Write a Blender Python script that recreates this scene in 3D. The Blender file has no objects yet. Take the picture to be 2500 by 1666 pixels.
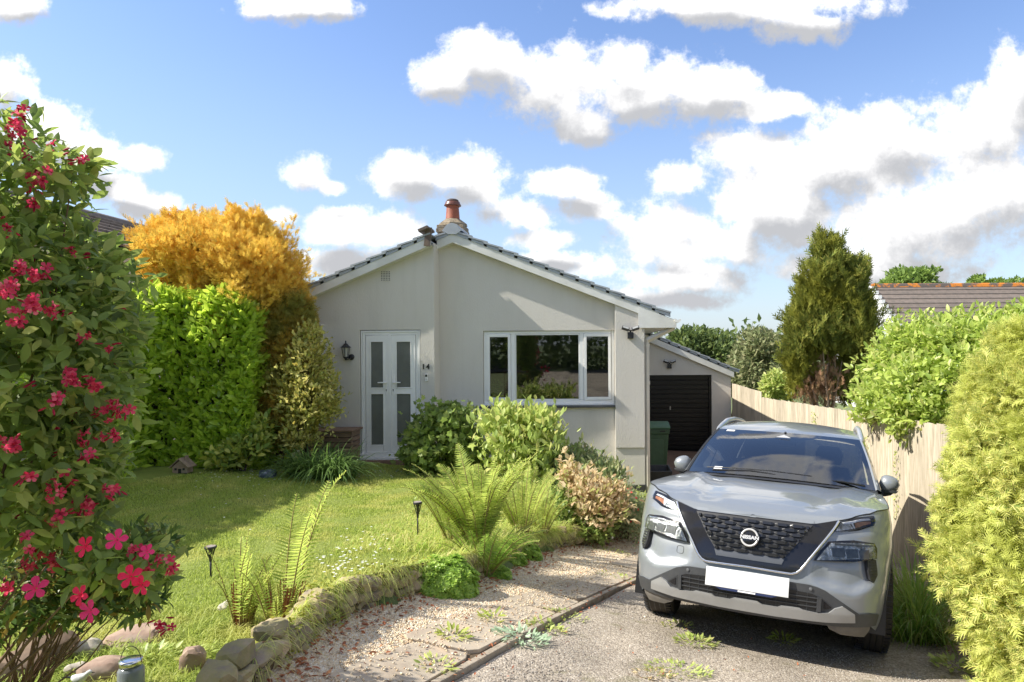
import bpy, bmesh, math, random
import numpy as np
from mathutils import Vector, Matrix, noise as mnoise
random.seed(7); RNG = np.random.default_rng(7)
SC = bpy.context.scene
COL = SC.collection
R = math.radians
# ---------------------------------------------------------------- camera, sky, sun, exposure
F, CX, CY, RO = 1667.0, 1468.0, 840.0, R(.35)
cam = bpy.data.objects.new('camera', bpy.data.cameras.new('camera')); COL.objects.link(cam)
cam.data.lens = 24; cam.data.sensor_width = 36; cam.data.shift_x = -(CX-1250)/2500; cam.data.shift_y = (CY-833)/2500
cam.data.clip_start = .05; cam.data.clip_end = 3000
cam.matrix_world = Matrix.Rotation(R(90), 4, 'X') @ Matrix.Rotation(-RO, 4, 'Z')
SC.camera = cam
SC.render.resolution_x, SC.render.resolution_y = 1024, 682
SC.view_settings.view_transform = 'Standard'; SC.view_settings.look = 'None'; SC.view_settings.gamma = 1
SC.view_settings.exposure = 1.27
SUN = Vector((-1.0, -.17, .93)).normalized()
sun = bpy.data.objects.new('sun', bpy.data.lights.new('sun', 'SUN')); COL.objects.link(sun)
sun.data.energy = 3.4; sun.data.angle = R(.5); sun.data.color = (1, .955, .86)
sun.rotation_euler = SUN.to_track_quat('Z', 'Y').to_euler()

def sky_world():
    w = bpy.data.worlds.new('World'); SC.world = w; w.use_nodes = True
    nt = w.node_tree; nt.nodes.clear(); N = nt.nodes.new; L = nt.links.new
    out = N('ShaderNodeOutputWorld'); bg = N('ShaderNodeBackground'); bg.inputs['Strength'].default_value = .15
    L(bg.outputs[0], out.inputs[0])
    sky = N('ShaderNodeTexSky'); sky.sky_type = 'NISHITA'; sky.sun_disc = False
    sky.sun_elevation = math.asin(SUN.z); sky.sun_rotation = math.atan2(SUN.x, SUN.y)
    sky.air_density = 1.1; sky.dust_density = .6; sky.ozone_density = 2.2
    # cloud field group: input P (gnomonic x/y, z/y, 0), output density
    g = bpy.data.node_groups.new('cloud_field', 'ShaderNodeTree')
    g.interface.new_socket('P', in_out='INPUT', socket_type='NodeSocketVector')
    g.interface.new_socket('D', in_out='OUTPUT', socket_type='NodeSocketFloat'); g.interface.new_socket('S', in_out='OUTPUT', socket_type='NodeSocketFloat')
    gi = g.nodes.new('NodeGroupInput'); go = g.nodes.new('NodeGroupOutput'); gl = g.links.new
    def gm(op, a, b=None):
        n = g.nodes.new('ShaderNodeMath'); n.operation = op
        for i, v in enumerate((a, b)):
            if v is None: continue
            if isinstance(v, (int, float)): n.inputs[i].default_value = v
            else: gl(v, n.inputs[i])
        return n.outputs[0]
    B = [(1130,140,110,70),(1020,185,85,60),(1440,150,90,60),(1290,190,150,95),(1480,215,150,95),(1640,225,120,60),(1760,250,110,40),(1340,290,90,60),
         (940,395,90,55),(1060,395,100,60),(1090,440,80,40),(700,395,62,48),(765,430,35,22),(100,300,110,75),(200,350,110,60),(330,355,75,42),(10,185,70,70),(340,470,80,34),
         (250,420,90,40),(780,520,85,52),(880,535,110,50),(1240,552,90,30),(1350,475,70,38),(1290,420,90,45),(1180,490,110,50),(1560,540,150,95),(1690,570,90,70),(1560,415,80,45),
         (1900,390,260,110),(2080,330,160,95),(2250,330,170,130),(2345,200,70,110),(1780,480,180,110),(2120,520,300,110),(2000,620,260,60),(1600,640,170,50),(1750,350,140,60),(2300,470,160,120),
         (1700,15,330,45),(1860,65,110,42),(700,10,130,40),(30,5,80,45),(640,490,50,30),(560,620,150,50),(1250,610,200,40),(820,600,160,40),(1500,690,200,30)]
    cur = None
    for (x, y, rx, ry) in B:
        u = (x*1.0625-CX)/F; v = (CY-y*1.0625)/F; a = rx*1.0625/F; b = ry*1.0625/F
        s = g.nodes.new('ShaderNodeVectorMath'); s.operation = 'SUBTRACT'; gl(gi.outputs[0], s.inputs[0]); s.inputs[1].default_value = (u, v, 0)
        m = g.nodes.new('ShaderNodeVectorMath'); m.operation = 'MULTIPLY'; gl(s.outputs[0], m.inputs[0]); m.inputs[1].default_value = (1/a, 1/b, 0)
        l = g.nodes.new('ShaderNodeVectorMath'); l.operation = 'LENGTH'; gl(m.outputs[0], l.inputs[0])
        d = gm('SUBTRACT', 1.06, gm('SQRT', gm('ADD', gm('MULTIPLY', l.outputs['Value'], l.outputs['Value']), .10)))
        if cur is None: cur = d
        else:
            n = g.nodes.new('ShaderNodeMath'); n.operation = 'SMOOTH_MAX'; gl(cur, n.inputs[0]); gl(d, n.inputs[1]); n.inputs[2].default_value = .22; cur = n.outputs[0]
    def nz(scale, detail, rough=.55, off=0):
        mp = g.nodes.new('ShaderNodeMapping'); mp.inputs['Location'].default_value = (off, off*.7, off*.3); gl(gi.outputs[0], mp.inputs['Vector'])
        n = g.nodes.new('ShaderNodeTexNoise'); n.inputs['Scale'].default_value = scale; n.inputs['Detail'].default_value = detail; n.inputs['Roughness'].default_value = rough
        gl(mp.outputs[0], n.inputs['Vector']); return n.outputs[0]
    n1 = gm('MULTIPLY', gm('SUBTRACT', nz(8, 9, .62), .5), 1.9)
    n2 = gm('MULTIPLY', gm('SUBTRACT', nz(30, 8, .66, 3.1), .5), 1.3)
    n3 = gm('MULTIPLY', gm('MAXIMUM', gm('SUBTRACT', nz(3.2, 7, .6, 7.7), .55), 0), 2.0)
    r = gm('ADD', gm('ADD', gm('ADD', cur, n1), n2), n3)
    gl(r, go.inputs[0]); gl(gm('ADD', cur, gm('ADD', gm('MULTIPLY', n1, .45), n3)), go.inputs[1])
    def m(op, a, b=None, c=None):
        n = N('ShaderNodeMath'); n.operation = op
        for i, v in enumerate((a, b, c)):
            if v is None: continue
            if isinstance(v, (int, float)): n.inputs[i].default_value = v
            else: L(v, n.inputs[i])
        return n.outputs[0]
    tc = N('ShaderNodeTexCoord'); sp = N('ShaderNodeSeparateXYZ'); L(tc.outputs['Generated'], sp.inputs[0])
    ya = m('MAXIMUM', m('ABSOLUTE', sp.outputs[1]), .08)
    cb = N('ShaderNodeCombineXYZ'); L(m('DIVIDE', sp.outputs[0], ya), cb.inputs[0]); L(m('DIVIDE', sp.outputs[2], ya), cb.inputs[1])
    def fld(off):
        a = N('ShaderNodeVectorMath'); a.operation = 'ADD'; L(cb.outputs[0], a.inputs[0]); a.inputs[1].default_value = off
        q = N('ShaderNodeGroup'); q.node_tree = g; L(a.outputs[0], q.inputs[0]); return q.outputs
    f0 = fld((0, 0, 0)); D0 = f0[0]; fu = fld((-.010, .040, 0)); fd = fld((.006, -.030, 0)); D1 = m('ADD', m('MULTIPLY', m('SUBTRACT', fu[1], fd[1]), 1.0), m('ADD', m('MULTIPLY', f0[1], .30), m('MULTIPLY', m('SUBTRACT', fu[0], f0[0]), .5)))
    # clouds overhead (above the photographed part of the sky)
    hn = N('ShaderNodeTexNoise'); hn.inputs['Scale'].default_value = 2.6; hn.inputs['Detail'].default_value = 8; L(tc.outputs['Generated'], hn.inputs['Vector'])
    high = m('MULTIPLY', m('SUBTRACT', hn.outputs[0], .42), 4.0)
    wz = N('ShaderNodeMapRange'); wz.interpolation_type = 'SMOOTHSTEP'; wz.inputs[1].default_value = .6; wz.inputs[2].default_value = .95; L(m('DIVIDE', sp.outputs[2], ya), wz.inputs[0])
    def mixf(a, b, t):
        n = N('ShaderNodeMix'); n.data_type = 'FLOAT'; L(t, n.inputs[0]); L(a, n.inputs[2]); L(b, n.inputs[3]); return n.outputs[0]
    D = mixf(D0, high, wz.outputs[0]); DL = mixf(D1, high, wz.outputs[0])
    def sm(x, lo, hi, a=0, b=1):
        n = N('ShaderNodeMapRange'); n.interpolation_type = 'SMOOTHSTEP'; n.inputs[1].default_value = lo; n.inputs[2].default_value = hi; n.inputs[3].default_value = a; n.inputs[4].default_value = b; L(x, n.inputs[0]); return n.outputs[0]
    mask = sm(D, -.12, .46)
    shade = m('MULTIPLY', sm(DL, -.38, .88), .95)
    cr = N('ShaderNodeMix'); cr.data_type = 'RGBA'; L(shade, cr.inputs[0]); cr.inputs[6].default_value = (3.9, 3.86, 3.82, 1); cr.inputs[7].default_value = (1.5, 1.53, 1.62, 1)
    hz = N('ShaderNodeMix'); hz.data_type = 'RGBA'; L(sm(sp.outputs[2], .0, .45, .6, 0), hz.inputs[0]); 
    tint = N('ShaderNodeMix'); tint.data_type = 'RGBA'; tint.blend_type = 'MULTIPLY'; tint.inputs[0].default_value = 1; L(sky.outputs[0], tint.inputs[6]); tint.inputs[7].default_value = (.53, .55, .64, 1)
    L(tint.outputs[2], hz.inputs[6]); hz.inputs[7].default_value = (1.6, 2.0, 2.45, 1)
    fx = N('ShaderNodeMix'); fx.data_type = 'RGBA'; L(mask, fx.inputs[0]); L(hz.outputs[2], fx.inputs[6]); L(cr.outputs[2], fx.inputs[7])
    L(fx.outputs[2], bg.inputs['Color'])
sky_world()

# ---------------------------------------------------------------- terrain and placing helpers
DA = [-60,0,2,3.5,5.25,7.9,9,11,14,17.5,60,400]; DZ = [-1.2,-1.45,-1.62,-1.82,-2.13,-2.64,-2.75,-2.8,-2.81,-2.82,-3.2,-6]
WY = [-5,2.6,3.3,3.9,4.6,5.6,7.15,7.9,9.3,10,11.4,12]; WX = [-1.5,-1.5,-1.55,-1.6,-1.4,-.98,-.77,-.42,.45,.62,.95,1.1]
def drive(X, Y):
    a = .347*X+.938*Y; l = .938*X-.347*Y
    k = np.clip((12-a)/4, 0, 1)*np.clip(a/3, 0, 1)
    return np.interp(a, DA, DZ)-.045*np.clip(l+1.46, -.8, 3)*k
def kerbx(Y): return -.69+.36*(np.asarray(Y)-3.75)
def wallx(Y): return np.interp(Y, WY, WX)
def terrain(X, Y):
    X = np.asarray(X, float); Y = np.asarray(Y, float)
    D = drive(X, Y); xk = kerbx(Y); xw = wallx(Y)
    G = D+.02+.12*np.clip((xk-.1-X)/np.maximum(xk-.1-xw, .2), 0, 1)
    Lw = -1.62-.034*np.clip(Y, -20, 13)+.08*np.clip(-X-3, 0, 3)*np.clip((Y-6)/3, 0, 1)
    t = xw-X
    h = np.interp(Y, [2,3,4,5.5,7,8.5,10], [.08,.14,.20,.20,.18,.16,.10])
    w = np.interp(Y, [3,5,6.5,8,10,12], [.15,.2,.5,1.2,2.2,2.6])
    u = np.clip(t/w, 0, 1); u = u*u*(3-2*u)
    top = G+h
    return np.where(t > 0, top+(Lw-top)*u, np.where(X < xk, G, D))
def T(X, Y): return float(terrain(X, Y))
def ray(px, py):
    dx, dy = (px-CX)/F, (CY-py)/F; c, s = math.cos(RO), math.sin(RO)
    return c*dx+s*dy, -s*dx+c*dy
def at(px, py, Y):                      # 2500-wide photo pixel at depth Y
    u, v = ray(px, py); return Vector((u*Y, Y, v*Y))
def ad(dx, dy, Y): return at(dx*1.0625, dy*1.0625, Y)
def blob(dx, dy, rx, ry, Y, rd=None):
    k = 1.0625*Y/F; c = ad(dx, dy, Y)
    return (np.array(c), np.array((rx*k, (rd if rd else rx*k), ry*k)))

# ---------------------------------------------------------------- object helpers
def tag(o, label=None, cat=None, group=None, kind=None):
    if label: o['label'] = label
    if cat: o['category'] = cat
    if group: o['group'] = group
    if kind: o['kind'] = kind
    return o
def thing(name, loc, label, cat, group=None, rz=0):
    o = bpy.data.objects.new(name, None); COL.objects.link(o); o.location = loc; o.rotation_euler = (0, 0, rz)
    o.empty_display_size = .1
    return tag(o, label, cat, group)
def link(name, me, m, parent=None, smooth=False):
    if m is not None:
        for x in (m if isinstance(m, (list, tuple)) else [m]): me.materials.append(x)
    o = bpy.data.objects.new(name, me); COL.objects.link(o)
    if parent is not None:
        o.parent = parent
    if smooth: me.shade_smooth()
    return o
def fast(name, V, Fc, m, parent=None, smooth=False):
    """V (n,3); Fc (m,k) equal-size faces; vertices in parent-local space"""
    V = np.asarray(V, np.float32); Fc = np.asarray(Fc, np.int32); me = bpy.data.meshes.new(name)
    k = Fc.shape[1]; me.vertices.add(len(V)); me.vertices.foreach_set('co', V.ravel())
    me.loops.add(Fc.size); me.loops.foreach_set('vertex_index', Fc.ravel())
    me.polygons.add(len(Fc)); me.polygons.foreach_set('loop_start', np.arange(0, Fc.size, k, dtype=np.int32))
    me.update(calc_edges=True); me.validate()
    return link(name, me, m, parent, smooth)
class MB:
    def __init__(s): s.v = []; s.f = []
    def add(s, vs, fs):
        n = len(s.v); s.v += [tuple(v) for v in vs]; s.f += [tuple(i+n for i in f) for f in fs]; return s
    def box(s, x0, x1, y0, y1, z0, z1, M=None):
        vs = [Vector(p) for p in ((x0,y0,z0),(x1,y0,z0),(x1,y1,z0),(x0,y1,z0),(x0,y0,z1),(x1,y0,z1),(x1,y1,z1),(x0,y1,z1))]
        if M: vs = [M @ v for v in vs]
        return s.add(vs, [(0,3,2,1),(4,5,6,7),(0,1,5,4),(1,2,6,5),(2,3,7,6),(3,0,4,7)])
    def prism(s, poly, axis, a, b):          # poly of 2D points, extruded along axis from a to b
        n = len(poly)
        def P(p, t): return (t, p[0], p[1]) if axis == 'x' else (p[0], t, p[1]) if axis == 'y' else (p[0], p[1], t)
        vs = [P(p, a) for p in poly]+[P(p, b) for p in poly]
        return s.add(vs, [tuple(range(n)), tuple(range(2*n-1, n-1, -1))]+[(i, i+n, (i+1) % n+n, (i+1) % n) for i in range(n)])
    def tube(s, pts, rad, seg=8, cap=True):
        pts = [Vector(p) for p in pts]; n = len(pts); rs = rad if isinstance(rad, (list, tuple)) else [rad]*n; base = len(s.v); vs = []; up = None
        for i, p in enumerate(pts):
            d = (pts[min(i+1, n-1)]-pts[max(i-1, 0)]).normalized()
            if up is None: up = Vector((0, 0, 1)) if abs(d.z) < .9 else Vector((1, 0, 0))
            x = d.cross(up)
            if x.length < 1e-4: x = d.cross(Vector((0, 1, 0)))
            x.normalize(); y = x.cross(d); up = y
            for k in range(seg):
                a = 2*math.pi*k/seg; vs.append(p+(x*math.cos(a)+y*math.sin(a))*rs[i])
        fs = [(i*seg+k, i*seg+(k+1) % seg, (i+1)*seg+(k+1) % seg, (i+1)*seg+k) for i in range(n-1) for k in range(seg)]
        if cap: fs += [tuple(range(seg))[::-1], tuple((n-1)*seg+k for k in range(seg))]
        return s.add(vs, fs)
    def lathe(s, c, prof, seg=20, axis='z', cap=True):
        c = Vector(c); n = len(prof); vs = []
        for (r, h) in prof:
            for k in range(seg):
                a = 2*math.pi*k/seg; u, w = r*math.cos(a), r*math.sin(a)
                vs.append(c+(Vector((u, w, h)) if axis == 'z' else Vector((h, u, w)) if axis == 'x' else Vector((u, h, w))))
        fs = [(i*seg+k, i*seg+(k+1) % seg, (i+1)*seg+(k+1) % seg, (i+1)*seg+k) for i in range(n-1) for k in range(seg)]
        if cap: fs += [tuple(range(seg))[::-1], tuple((n-1)*seg+k for k in range(seg))]
        return s.add(vs, fs)
    def grid(s, pts):                         # pts[i][j]
        a, b = len(pts), len(pts[0])
        return s.add([p for r in pts for p in r], [(i*b+j, i*b+j+1, (i+1)*b+j+1, (i+1)*b+j) for i in range(a-1) for j in range(b-1)])
    def build(s, name, m, parent=None, smooth=False, bevel=0, off=None, mats=None):
        me = bpy.data.meshes.new(name); vs = s.v
        if off is not None: vs = [(v[0]-off[0], v[1]-off[1], v[2]-off[2]) for v in vs]
        me.from_pydata(vs, [], s.f); me.update()
        bm = bmesh.new(); bm.from_mesh(me)
        if bevel: 
            bmesh.ops.remove_doubles(bm, verts=bm.verts, dist=1e-5)
            es = [e for e in bm.edges if len(e.link_faces) == 2 and e.calc_face_angle(0) > .5]
            bmesh.ops.bevel(bm, geom=es, offset=bevel, segments=2, affect='EDGES', profile=.6)
        bmesh.ops.recalc_face_normals(bm, faces=bm.faces); bm.to_mesh(me); bm.free()
        o = link(name, me, m, parent)
        if smooth: me.shade_auto_smooth(angle=R(40)) if hasattr(me, 'shade_auto_smooth') else me.shade_smooth()
        return o
def sm_angle(o, deg=35):
    me = o.data; me.shade_smooth()
    bm = bmesh.new(); bm.from_mesh(me)
    for e in bm.edges:
        if len(e.link_faces) == 2 and e.calc_face_angle(0) > R(deg): e.smooth = False
    bm.to_mesh(me); bm.free(); return o
# ---------------------------------------------------------------- materials
def mat(name, c1, c2=None, rough=.6, scale=6., metal=0., bump=0., bscale=None, detail=6, coat=0., spec=.5, stretch=(1, 1, 1), lo=.35, hi=.65, c3=None, emis=None, island=0., flat=False):
    m = bpy.data.materials.new(name); m.use_nodes = True; nt = m.node_tree; b = nt.nodes['Principled BSDF']; N = nt.nodes.new; L = nt.links.new
    b.inputs['Roughness'].default_value = rough; b.inputs['Metallic'].default_value = metal; b.inputs['Coat Weight'].default_value = coat; b.inputs['Specular IOR Level'].default_value = spec
    c2 = c2 or tuple(x*.85 for x in c1)
    geo = N('ShaderNodeTexCoord'); mp = N('ShaderNodeMapping'); mp.inputs['Scale'].default_value = stretch; L(geo.outputs['Object'], mp.inputs[0])
    n = N('ShaderNodeTexNoise'); n.inputs['Scale'].default_value = scale; n.inputs['Detail'].default_value = detail; n.inputs['Roughness'].default_value = .6; L(mp.outputs[0], n.inputs['Vector'])
    r = N('ShaderNodeValToRGB'); r.color_ramp.elements[0].position = lo; r.color_ramp.elements[1].position = hi
    r.color_ramp.elements[0].color = (*c1, 1); r.color_ramp.elements[1].color = (*c2, 1)
    if c3: e = r.color_ramp.elements.new((lo+hi)/2); e.color = (*c3, 1)
    L(n.outputs[0], r.inputs[0]); col = r.outputs[0]
    if island:
        g = N('ShaderNodeNewGeometry'); hs = N('ShaderNodeHueSaturation'); mr = N('ShaderNodeMapRange'); mr.inputs[3].default_value = 1-island; mr.inputs[4].default_value = 1+island
        L(g.outputs['Random Per Island'], mr.inputs[0]); L(mr.outputs[0], hs.inputs['Value']); L(col, hs.inputs['Color']); col = hs.outputs[0]
    L(col, b.inputs['Base Color'])
    if bump:
        n2 = N('ShaderNodeTexNoise'); n2.inputs['Scale'].default_value = bscale or scale*6; n2.inputs['Detail'].default_value = 5; L(mp.outputs[0], n2.inputs['Vector'])
        bp = N('ShaderNodeBump'); bp.inputs['Strength'].default_value = bump; bp.inputs['Distance'].default_value = .01; L(n2.outputs[0], bp.inputs['Height']); L(bp.outputs[0], b.inputs['Normal'])
    if emis: b.inputs['Emission Color'].default_value = (*emis[:3], 1); b.inputs['Emission Strength'].default_value = emis[3]
    return m
def leafm(name, cols, trans=.35, rough=.45, spec=.4, patch=None, pscale=1.5, gain=1.4):
    """cols: list of colours spread over the leaves at random; patch: colour of larger drifts through the plant"""
    m = bpy.data.materials.new(name); m.use_nodes = True; nt = m.node_tree; b = nt.nodes['Principled BSDF']; N = nt.nodes.new; L = nt.links.new
    out = nt.nodes['Material Output']; g = N('ShaderNodeNewGeometry'); r = N('ShaderNodeValToRGB')
    cols = [tuple(min(x*gain, .82) for x in c) for c in cols]; patch = tuple(min(x*gain, .82) for x in patch) if patch else None
    for i, c in enumerate(cols):
        p = i/(max(len(cols)-1, 1))
        e = r.color_ramp.elements[i] if i < 2 else r.color_ramp.elements.new(p)
        e.position = p; e.color = (*c, 1)
    if len(cols) > 2:
        els = sorted(range(len(r.color_ramp.elements)), key=lambda i: r.color_ramp.elements[i].position)
        for i, c in zip(range(len(cols)), cols):
            r.color_ramp.elements[i].position = i/(len(cols)-1); r.color_ramp.elements[i].color = (*c, 1)
    L(g.outputs['Random Per Island'], r.inputs[0]); col = r.outputs[0]
    if patch:
        tc = N('ShaderNodeTexCoord'); n = N('ShaderNodeTexNoise'); n.inputs['Scale'].default_value = pscale; n.inputs['Detail'].default_value = 3; L(tc.outputs['Object'], n.inputs['Vector'])
        mr = N('ShaderNodeMapRange'); mr.inputs[1].default_value = .45; mr.inputs[2].default_value = .62; L(n.outputs[0], mr.inputs[0])
        mx = N('ShaderNodeMix'); mx.data_type = 'RGBA'; L(mr.outputs[0], mx.inputs[0]); L(col, mx.inputs[6]); mx.inputs[7].default_value = (*patch, 1); col = mx.outputs[2]
    L(col, b.inputs['Base Color']); b.inputs['Roughness'].default_value = rough; b.inputs['Specular IOR Level'].default_value = spec
    t = N('ShaderNodeBsdfTranslucent'); hs = N('ShaderNodeHueSaturation'); hs.inputs['Value'].default_value = 1.5; L(col, hs.inputs['Color']); L(hs.outputs[0], t.inputs[0])
    mx = N('ShaderNodeMixShader'); mx.inputs[0].default_value = trans; L(b.outputs[0], mx.inputs[1]); L(t.outputs[0], mx.inputs[2]); L(mx.outputs[0], out.inputs[0])
    return m
def glassm(name, tint, opac, rough=.02, ior=1.5, dark=(.01, .012, .014)):
    """thin window glass: fresnel mirror over a tinted see-through sheet"""
    m = bpy.data.materials.new(name); m.use_nodes = True; nt = m.node_tree; nt.nodes.clear(); N = nt.nodes.new; L = nt.links.new
    out = N('ShaderNodeOutputMaterial'); fr = N('ShaderNodeFresnel'); fr.inputs[0].default_value = ior; gl = N('ShaderNodeBsdfGlossy'); gl.inputs['Roughness'].default_value = rough
    tr = N('ShaderNodeBsdfTransparent'); tr.inputs[0].default_value = (*tint, 1); df = N('ShaderNodeBsdfDiffuse'); df.inputs[0].default_value = (*dark, 1)
    a = N('ShaderNodeMixShader'); a.inputs[0].default_value = opac; L(tr.outputs[0], a.inputs[1]); L(df.outputs[0], a.inputs[2])
    tc = N('ShaderNodeTexCoord'); n = N('ShaderNodeTexNoise'); n.inputs['Scale'].default_value = 1.2; L(tc.outputs['Object'], n.inputs['Vector'])
    bp = N('ShaderNodeBump'); bp.inputs['Strength'].default_value = .03; bp.inputs['Distance'].default_value = .02; L(n.outputs[0], bp.inputs['Height']); L(bp.outputs[0], gl.inputs['Normal'])
    b = N('ShaderNodeMixShader'); L(fr.outputs[0], b.inputs[0]); L(a.outputs[0], b.inputs[1]); L(gl.outputs[0], b.inputs[2]); L(b.outputs[0], out.inputs[0])
    return m
M = {}
M['render'] = mat('wall_render', (.655,.62,.56), (.56,.525,.465), rough=.85, scale=1.1, bump=.35, bscale=45, lo=.3, hi=.78, c3=(.63,.59,.525), stretch=(1.6,1.6,.55), detail=9)
def streaks(m, amt=.16):
    nt = m.node_tree; N = nt.nodes.new; L = nt.links.new; b = nt.nodes['Principled BSDF']; src = b.inputs['Base Color'].links[0].from_socket
    tc = N('ShaderNodeTexCoord'); mp = N('ShaderNodeMapping'); mp.inputs['Scale'].default_value = (7, 7, .55); L(tc.outputs['Object'], mp.inputs[0]); n = N('ShaderNodeTexNoise'); n.inputs['Scale'].default_value = 1.0; n.inputs['Detail'].default_value = 8; n.inputs['Roughness'].default_value = .65; L(mp.outputs[0], n.inputs['Vector'])
    r = N('ShaderNodeMapRange'); r.inputs[1].default_value = .52; r.inputs[2].default_value = .75; r.inputs[3].default_value = 0; r.inputs[4].default_value = amt*2; L(n.outputs[0], r.inputs[0])
    x = N('ShaderNodeMix'); x.data_type = 'RGBA'; L(r.outputs[0], x.inputs[0]); L(src, x.inputs[6]); x.inputs[7].default_value = (.40, .37, .29, 1); L(x.outputs[2], b.inputs['Base Color'])
streaks(M['render'], .06)
M['upvc'] = mat('white_upvc', (.88,.87,.84), (.82,.81,.78), rough=.3, scale=3)
M['barge'] = mat('white_bargeboard', (.76,.75,.71), (.64,.63,.58), rough=.5, scale=2.5, bump=.05)
M['rooftile'] = mat('grey_rooftile', (.27,.29,.32), (.20,.215,.24), rough=.55, scale=4, bump=.2, island=.1)
M['vergecap'] = mat('verge_cap', (.40,.43,.46), (.33,.355,.385), rough=.5, scale=5)
M['oldtile'] = mat('old_tile', (.17,.12,.09), (.10,.08,.07), rough=.8, scale=9, bump=.3)
M['slate'] = mat('slate_sill', (.05,.055,.06), (.09,.09,.09), rough=.5, scale=9)
M['black'] = mat('black_paint', (.012,.012,.013), (.02,.02,.02), rough=.35, scale=5)
M['blackplastic'] = mat('black_plastic', (.018,.018,.02), (.03,.03,.032), rough=.5, scale=20)
M['garage'] = mat('garage_black', (.006,.006,.007), (.009,.009,.010), rough=.3, scale=3, spec=.35)
M['terracotta'] = mat('terracotta', (.33,.09,.04), (.22,.06,.03), rough=.6, scale=12, bump=.1)
M['mortar'] = mat('weathered_stack', (.20,.15,.10), (.10,.075,.055), rough=.95, scale=12, bump=.8, bscale=30, c3=(.28,.23,.16))
M['wood'] = mat('weathered_cedar', (.30,.20,.13), (.20,.125,.08), rough=.8, scale=5, stretch=(1,1,9), bump=.2, island=.12)
M['fence'] = mat('fence_wood', (.54,.47,.36), (.34,.29,.21), rough=.85, scale=7, stretch=(6,6,.5), bump=.3, bscale=18, island=.16, c3=(.47,.40,.295))
M['glass'] = glassm('window_glass', (.75,.78,.76), .2, ior=2.1)
M['frost'] = mat('obscure_glass', (.17,.18,.165), (.12,.125,.115), rough=.12, scale=1.5, bump=.35, bscale=160, spec=.6)
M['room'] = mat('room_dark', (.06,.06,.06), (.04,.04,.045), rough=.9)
M['binG'] = mat('green_bin_plastic', (.06,.115,.06), (.05,.095,.05), rough=.45, scale=8)
M['soil'] = mat('soil', (.10,.065,.04), (.05,.035,.022), rough=.95, scale=12, bump=.6, c3=(.13,.09,.05))
M['turf'] = mat('turf', (.15,.19,.03), (.20,.24,.045), rough=.9, scale=3, bump=.5, bscale=60)
M['field'] = mat('field', (.10,.14,.04), (.13,.15,.06), rough=.9, scale=.05)
M['flag'] = mat('sandstone_flag', (.52,.40,.28), (.38,.30,.22), rough=.85, scale=3.5, bump=.35, bscale=20, c3=(.44,.37,.28), island=.1)
M['kerb'] = mat('concrete_kerb', (.42,.35,.27), (.28,.23,.17), rough=.9, scale=8, bump=.5)
M['stone'] = mat('wall_stone', (.40,.30,.20), (.24,.19,.145), rough=.9, scale=7, bump=1., bscale=22, c3=(.30,.26,.12), island=.25)
M['rock'] = mat('sandstone_rock', (.46,.34,.25), (.30,.24,.19), rough=.85, scale=4, bump=.6, bscale=18, c3=(.30,.20,.15))
M['quartz'] = mat('pale_rock', (.50,.46,.38), (.30,.25,.19), rough=.8, scale=5, bump=.6, bscale=20)
M['brownrock'] = mat('brown_rock', (.20,.13,.08), (.12,.085,.06), rough=.85, scale=4, bump=.6, bscale=18)
def drive_mat():
    m = bpy.data.materials.new('chipped_tarmac'); m.use_nodes = True; nt = m.node_tree; b = nt.nodes['Principled BSDF']; N = nt.nodes.new; L = nt.links.new
    tc = N('ShaderNodeTexCoord'); v = N('ShaderNodeTexVoronoi'); v.inputs['Scale'].default_value = 85; L(tc.outputs['Object'], v.inputs['Vector'])
    r = N('ShaderNodeValToRGB'); L(v.outputs['Color'], r.inputs[0])
    for i, (p, c) in enumerate([(0,(.19,.155,.12)),(.35,(.30,.25,.195)),(.7,(.42,.36,.285)),(1,(.60,.53,.44))]):
        e = r.color_ramp.elements[i] if i < 2 else r.color_ramp.elements.new(p); e.position = p; e.color = (*c, 1)
    n = N('ShaderNodeTexNoise'); n.inputs['Scale'].default_value = 1.6; n.inputs['Detail'].default_value = 7; L(tc.outputs['Object'], n.inputs['Vector'])
    mr = N('ShaderNodeMapRange'); mr.inputs[1].default_value = .35; mr.inputs[2].default_value = .7; mr.inputs[3].default_value = 1.12; mr.inputs[4].default_value = .72; L(n.outputs[0], mr.inputs[0])
    hs = N('ShaderNodeHueSaturation'); L(r.outputs[0], hs.inputs['Color']); L(mr.outputs[0], hs.inputs['Value']); n5 = N('ShaderNodeTexNoise'); n5.inputs['Scale'].default_value = 3.1; n5.inputs['Detail'].default_value = 9; n5.inputs['Roughness'].default_value = .7; L(tc.outputs['Object'], n5.inputs['Vector']); m5 = N('ShaderNodeMapRange'); m5.inputs[1].default_value = .56; m5.inputs[2].default_value = .68; m5.inputs[4].default_value = .7; L(n5.outputs[0], m5.inputs[0]); x5 = N('ShaderNodeMix'); x5.data_type = 'RGBA'; L(m5.outputs[0], x5.inputs[0]); L(hs.outputs[0], x5.inputs[6]); x5.inputs[7].default_value = (.17,.155,.075,1)
    L(x5.outputs[2], b.inputs['Base Color'])
    bp = N('ShaderNodeBump'); bp.inputs['Strength'].default_value = .8; bp.inputs['Distance'].default_value = .006; L(v.outputs['Distance'], bp.inputs['Height']); bp.invert = True; L(bp.outputs[0], b.inputs['Normal'])
    b.inputs['Roughness'].default_value = .9; return m
M['drive'] = drive_mat()
def paving_mat():
    m = mat('brown_forecourt', (.16,.10,.07), (.10,.065,.05), rough=.85, scale=9, bump=.3); return m

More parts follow.
